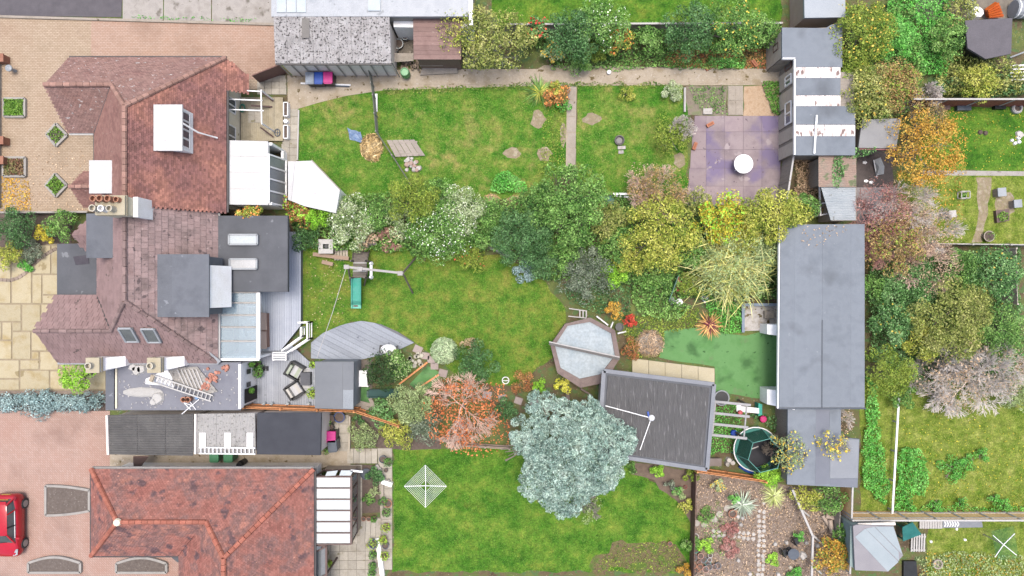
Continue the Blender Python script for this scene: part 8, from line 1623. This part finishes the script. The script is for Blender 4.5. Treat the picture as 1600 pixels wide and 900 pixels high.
litter('fallen_leaves', 'golden fallen leaves in the street corner of the block paving', 'leaves', [(3, 275), (45, 280), (50, 328), (3, 330)], LM['gold'], 600, .09); litter('fallen_leaves', 'dead leaves over the block drive by the diamond planters', 'leaves', [(40, 240), (135, 230), (135, 328), (40, 328)], LM['tan'], 260, .07)
SH('shrub', 'dark leaved plants in the soil bed by the conservatory', 585, 745, 16, .7, 'dark', leaf=.09); SH('shrub', 'pale spiky plant in the soil bed by the conservatory', 584, 768, 9, .4, 'sage', leaf=.08); SH('shrub', 'green leaves in the lower soil bed', 575, 780, 10, .4, 'mid', leaf=.08)
# right-hand plots
SH('tree', 'mossy green tree beside the patched shed', 1345, 52, 52, 3.6, 'moss', leaf=.1, flower=(YB, 160, .1)); SH('tree', 'large brown-green tree over the shed roof', 1352, 150, 48, 3.4, 'olive', leaf=.1, flower=(YB, 120, .1)); SH('tree', 'bronze tinted tree beside the small grey shed', 1393, 138, 44, 3.4, 'bronze', leaf=.1, cover=2.8, flower=(LM['moss'], 500, .1)); mass('ivy_mass', 'bright green ivy covering the plot below the top edge', 'ivy', [(1380, -10), (1475, -10), (1480, 70), (1470, 120), (1430, 120), (1395, 80)], 1.4, LM['bright'], .11, 2.6)
mass('bramble_mass', 'bramble thicket beside the dark sheet roof', 'brambles', [(1465, -10), (1512, -10), (1512, 60), (1560, 95), (1590, 125), (1600, 152), (1440, 152), (1460, 110)], 1.5, LM['olive'], .11, 2.3); mass('bramble_mass', 'dark evergreen hedge along the red-brown fence', 'hedge', [(1440, 128), (1640, 118), (1640, 152), (1440, 152)], 1.3, LM['dark'], .1, 2); mass('bramble_mass', 'yellow-green shoots over the dark hedge', 'shoots', [(1480, 112), (1600, 122), (1600, 134), (1480, 128)], 1.7, LM['yellowgreen'], .1, 1.4, lump=.9)
SH('tree', 'golden yellow autumn tree beside the hives', 1440, 236, 62, 3.8, 'gold', leaf=.11, bare=.15, cover=2.6, bark=PB_); SH('shrub', 'bare grey twigs at the end of the red-brown fence', 1455, 145, 22, 1.8, 'grey', bare=1, bark=GREYBARK); SH('tree', 'pale twiggy growth above the golden tree', 1450, 185, 30, 2.4, 'bronze', bare=.6, leaf=.09, bark=PB_)
SH('tree', 'bare tree with pinkish red twigs beside the large grey roof', 1378, 330, 46, 3.2, 'pinkbare', bare=.8, bark=RB, twig=.6, leaf=.08); SH('tree', 'bare tree with grey branches over the concrete pad', 1420, 320, 46, 3.4, 'tan', bare=.92, bark=GREYBARK, twig=.6, leaf=.08); SH('tree', 'russet half bare tree over the edge of the large roof', 1395, 378, 50, 3.2, 'bronze', bare=.55, bark=RB, twig=.6, leaf=.09, flower=(LM['moss'], 300, .1)); SH('tree', 'brown twiggy tree below the low pale fence', 1450, 412, 50, 3.0, 'tan', bare=.85, bark=OBK, twig=.6, leaf=.08)
SH('tree', 'spreading olive green tree in the overgrown plot', 1480, 500, 64, 3.4, 'olive', leaf=.1, cover=2.8); mass('ivy_mass', 'ivy and saplings filling the overgrown plot', 'ivy', [(1353, 400), (1420, 405), (1470, 390), (1585, 390), (1590, 560), (1560, 600), (1430, 600), (1355, 560)], 1.0, LM['ivy'], .11, 2.2); SH('tree', 'green tree with yellow tips by the grey slat fence', 1555, 430, 42, 2.8, 'ivy', leaf=.1, flower=(YB, 40, .09)); SH('tree', 'dark green tree with yellow leaves beside the large roof', 1395, 505, 34, 2.6, 'ivy', leaf=.1, flower=(YB, 60, .09)); SH('tree', 'green tree at the side of the overgrown plot', 1560, 520, 42, 2.6, 'mid', leaf=.1)
SH('tree', 'moss green evergreen at the corner of the large roof', 1388, 580, 40, 3.0, 'moss', leaf=.09); SH('tree', 'bare grey thorn tree in the overgrown plot', 1535, 600, 56, 3.2, 'grey', bare=1, bark=GREYBARK, twig=.75); SH('tree', 'pale bare bush between the evergreen and the thorn tree', 1462, 592, 42, 2.4, 'tan', bare=.92, bark=PB_, twig=.6); SH('shrub', 'yellow-green bush beside the bare thorn tree', 1590, 615, 30, 1.8, 'sage', leaf=.1, bare=.2); SH('tree', 'tangle of grey branches above the thorn tree', 1500, 560, 40, 3.0, 'tan', bare=.95, bark=GREYBARK, twig=.6)
mass('ivy_mass', 'bright ivy hugging the side of the large building and extension', 'ivy', [(1352, 590), (1368, 600), (1372, 690), (1388, 760), (1378, 790), (1345, 760), (1345, 690), (1353, 640)], .6, LM['bright'], .1, 2.8); mass('ivy_mass', 'bright ivy mound beside the thin pale fence', 'ivy', [(1402, 702), (1432, 700), (1450, 740), (1440, 770), (1422, 770), (1425, 798), (1397, 798)], .6, LM['bright'], .1, 3); mass('ground_cover', 'weeds along the foot of the tan panel fence', 'weeds', [(1420, 790), (1600, 792), (1600, 803), (1420, 803)], .3, LM['bright'], .09, .9)
for x, y, r_, lb in ((1490, 735, 22, 'thistle patch in the middle of the yellowing plot'), (1512, 722, 14, 'smaller thistle patch beside the larger one'), (1462, 790, 13, 'round weed clump near the tan fence by the ivy mound'), (1503, 785, 10, 'upright weed by the tan fence'), (1553, 780, 11, 'leafy weed by the tan fence in front of the netting'), (1570, 788, 12, 'flat weed rosette by the tan fence'), (1535, 710, 12, 'nettle clump in the yellowing plot')): SH('shrub', lb, x, y, r_, .4, 'bright', leaf=.08, cover=2, cat='weed')
litter('fallen_leaves', 'yellow leaves fallen in the weedy bottom corner', 'leaves', [(1450, 862), (1600, 868), (1600, 905), (1430, 905)], LM['gold'], 380, .08); mass('ground_cover', 'straggly pale growth in the bottom corner', 'weeds', [(1430, 868), (1500, 860), (1600, 866), (1600, 905), (1435, 905)], .3, LM['sage'], .09, .8); litter('fallen_leaves', 'yellow leaves scattered under the golden autumn tree', 'leaves', [(1420, 170), (1510, 175), (1510, 290), (1500, 370), (1460, 370)], LM['gold'], 700, .08)
mass('bramble_mass', 'brown dead brambles behind the silvery fence', 'brambles', [(1240, 248), (1280, 248), (1282, 340), (1240, 340)], .9, LM['tan'], .13, 2, aspect=.25); mass('ivy_mass', 'ivy creeping along the brownish corrugated lean-to', 'ivy', [(1276, 243), (1338, 243), (1338, 252), (1290, 256), (1284, 300), (1276, 300)], .3, LM['ivy'], .1, 2, z0=2.1); SH('shrub', 'bramble shoots by the collapsed window frame', 1298, 328, 14, .9, 'bronze', leaf=.09, bare=.3)
litter('chippings', 'pale chippings scattered over the bark garden', 'chippings', [(1090, 745), (1240, 765), (1325, 770), (1325, 900), (1088, 900)], LM['tan'], 3800, .07); litter('fallen_leaves', 'pale leaves sprinkled over the play lawn edge', 'leaves', [(480, 400), (560, 400), (540, 500), (480, 520)], LM['tan'], 90, .07)

# fuller planting where the belts close up
for x, y, r_, h_, k, lb in ((588, 338, 26, 1.7, 'mid', 'leafy green shrub between the variegated and the olive shrubs'), (620, 345, 24, 1.6, 'variegated', 'pale speckled shrub above the bare twiggy bush'), (518, 318, 20, 1.4, 'lime', 'fresh lime shrub at the tip of the white shelter'), (660, 395, 17, .9, 'mid', 'low green shrub at the upper end of the play lawn'), (762, 368, 28, 1.8, 'mid', 'rich green shrub behind the leaning timber panel'), (838, 318, 32, 2.2, 'mid', 'bushy shrub between the nettles and the fresh green tree'), (852, 412, 26, 1.6, 'dark', 'shady shrub beside the small blue-grey conifer'), (880, 395, 26, 2.2, 'mid', 'lower green shrub skirting the fresh green tree'), (948, 345, 32, 2.6, 'olive', 'olive shrub against the fresh green tree'), (962, 430, 22, 1.3, 'lime', 'lime tinted shrub above the ferny undergrowth'), (985, 405, 26, 2.0, 'yellowgreen', 'yellowing shrub left of the tall yellow-green tree'), (1082, 395, 28, 2.2, 'mid', 'green shrub between the yellow-green tree and the willow-like bush'), (1086, 320, 26, 2.2, 'olive', 'olive shrub at the lower corner of the purple patio'), (1078, 445, 20, 1.2, 'moss', 'mossy shrub beside the grey planks'), (1195, 395, 28, 2.4, 'sage', 'pale green shrub at the white fascia of the large building'), (1160, 372, 30, 2.6, 'yellowgreen', 'yellow-green shrub between the golden and the willow-like bushes'), (1255, 325, 22, 2.4, 'mid', 'green shrub beside the dead brambles'), (690, 310, 30, 2.0, 'mid', 'green shrub above the blossom shrub'),
        (1430, 440, 40, 2.2, 'ivy', 'ivy covered stump below the brown twiggy tree'), (1500, 425, 36, 2.2, 'mid', 'green bush in the overgrown plot under the low fence'), (1440, 530, 34, 2.4, 'yellowgreen', 'yellow-green bush beside the spreading olive tree'), (1520, 480, 34, 2.4, 'olive', 'olive bush close to the grey slat fence'), (1400, 455, 34, 1.8, 'ivy', 'leafy bush against the large roof'), (1365, 450, 22, 1.6, 'mid', 'narrow green bush hugging the large roof'), (1500, 530, 30, 2.4, 'moss', 'mossy bush under the grey tangle'), (1412, 620, 20, 1.2, 'mid', 'small green bush at the head of the thin rail fence'), (1395, 60, 36, 2.2, 'bright', 'green bush between the mossy tree and the ivy'), (1480, 60, 32, 2.0, 'mid', 'leafy bush in the bramble thicket'), (1330, 110, 32, 2.8, 'moss', 'mossy bush leaning over the patched shed'), (1530, 130, 30, 1.9, 'yellowgreen', 'yellow-green bush in the dark hedge')):
    SH('shrub', lb, x, y, r_, h_, k, leaf=.1)
for x, y, r_, h_, bk, lb in ((1500, 610, 44, 2.6, GREYBARK, 'bare grey bush on the edge of the yellowing plot'), (1565, 575, 44, 3.0, GREYBARK, 'bare grey branches beside the green plot tree'), (1430, 365, 44, 3.2, OBK, 'bare pinkish branches between the russet and grey trees'), (1470, 360, 34, 2.8, GREYBARK, 'bare silver branches over the low pale fence'), (1310, 655, 26, 1.6, GREYBARK, 'dry grey tangle beside the extension roof'), (1010, 285, 30, 2.4, OBK, 'bare orange twigs over the dry lawn')):
    SH('tree', lb, x, y, r_, h_, 'tan', bare=.9, bark=bk, twig=.6, leaf=.08)

mass('ground_cover', 'sparse weeds over the dug plot', 'weeds', [(930, 893), (945, 868), (990, 848), (1048, 846), (1078, 893)], .15, LM['moss'], .08, .35); mass('ground_cover', 'small weeds along the edge of the concrete by the drive kerb', 'weeds', [(192, 24), (400, 30), (400, 34), (192, 29)], .12, LM['bright'], .07, .5); mass('ground_cover', 'grassy fringe along the lower edge of the long path', 'grass', [(600, 140), (840, 131), (1065, 130), (1065, 136), (840, 138), (600, 147)], .12, GRASS['a'], .08, 1.2)
mass('ground_cover', 'low plants in the bark garden beds', 'weeds', [(1092, 790), (1130, 790), (1130, 880), (1092, 830)], .18, LM['mid'], .07, .35); litter('fallen_leaves', 'yellow leaves sprinkled over the wild plot', 'leaves', [(1410, 640), (1600, 660), (1600, 800), (1410, 790)], LM['yellow'], 420, .07); litter('fallen_leaves', 'pale leaves sprinkled over the bright lawn', 'leaves', [(1500, 170), (1600, 170), (1600, 265), (1500, 265)], LM['yellow'], 160, .07); litter('fallen_leaves', 'dry leaves on the grey roof of the large building under the yellow tree', 'leaves', [(1225, 360), (1300, 356), (1290, 372), (1225, 400)], LM['tan'], 60, .08, z=2.44)

mass('ground_cover', 'leafy undergrowth filling the hedge along the weathered fence', 'undergrowth', [(800, 44), (1000, 40), (1205, 40), (1200, 84), (1010, 92), (870, 92), (820, 70)], 1.3, LM['mid'], .12, 1.8); mass('ground_cover', 'scruffy growth between the mossy trees by the patched shed', 'undergrowth', [(1318, 20), (1420, 20), (1440, 130), (1400, 185), (1340, 185), (1318, 110)], 1.5, LM['mid'], .12, 2.0)
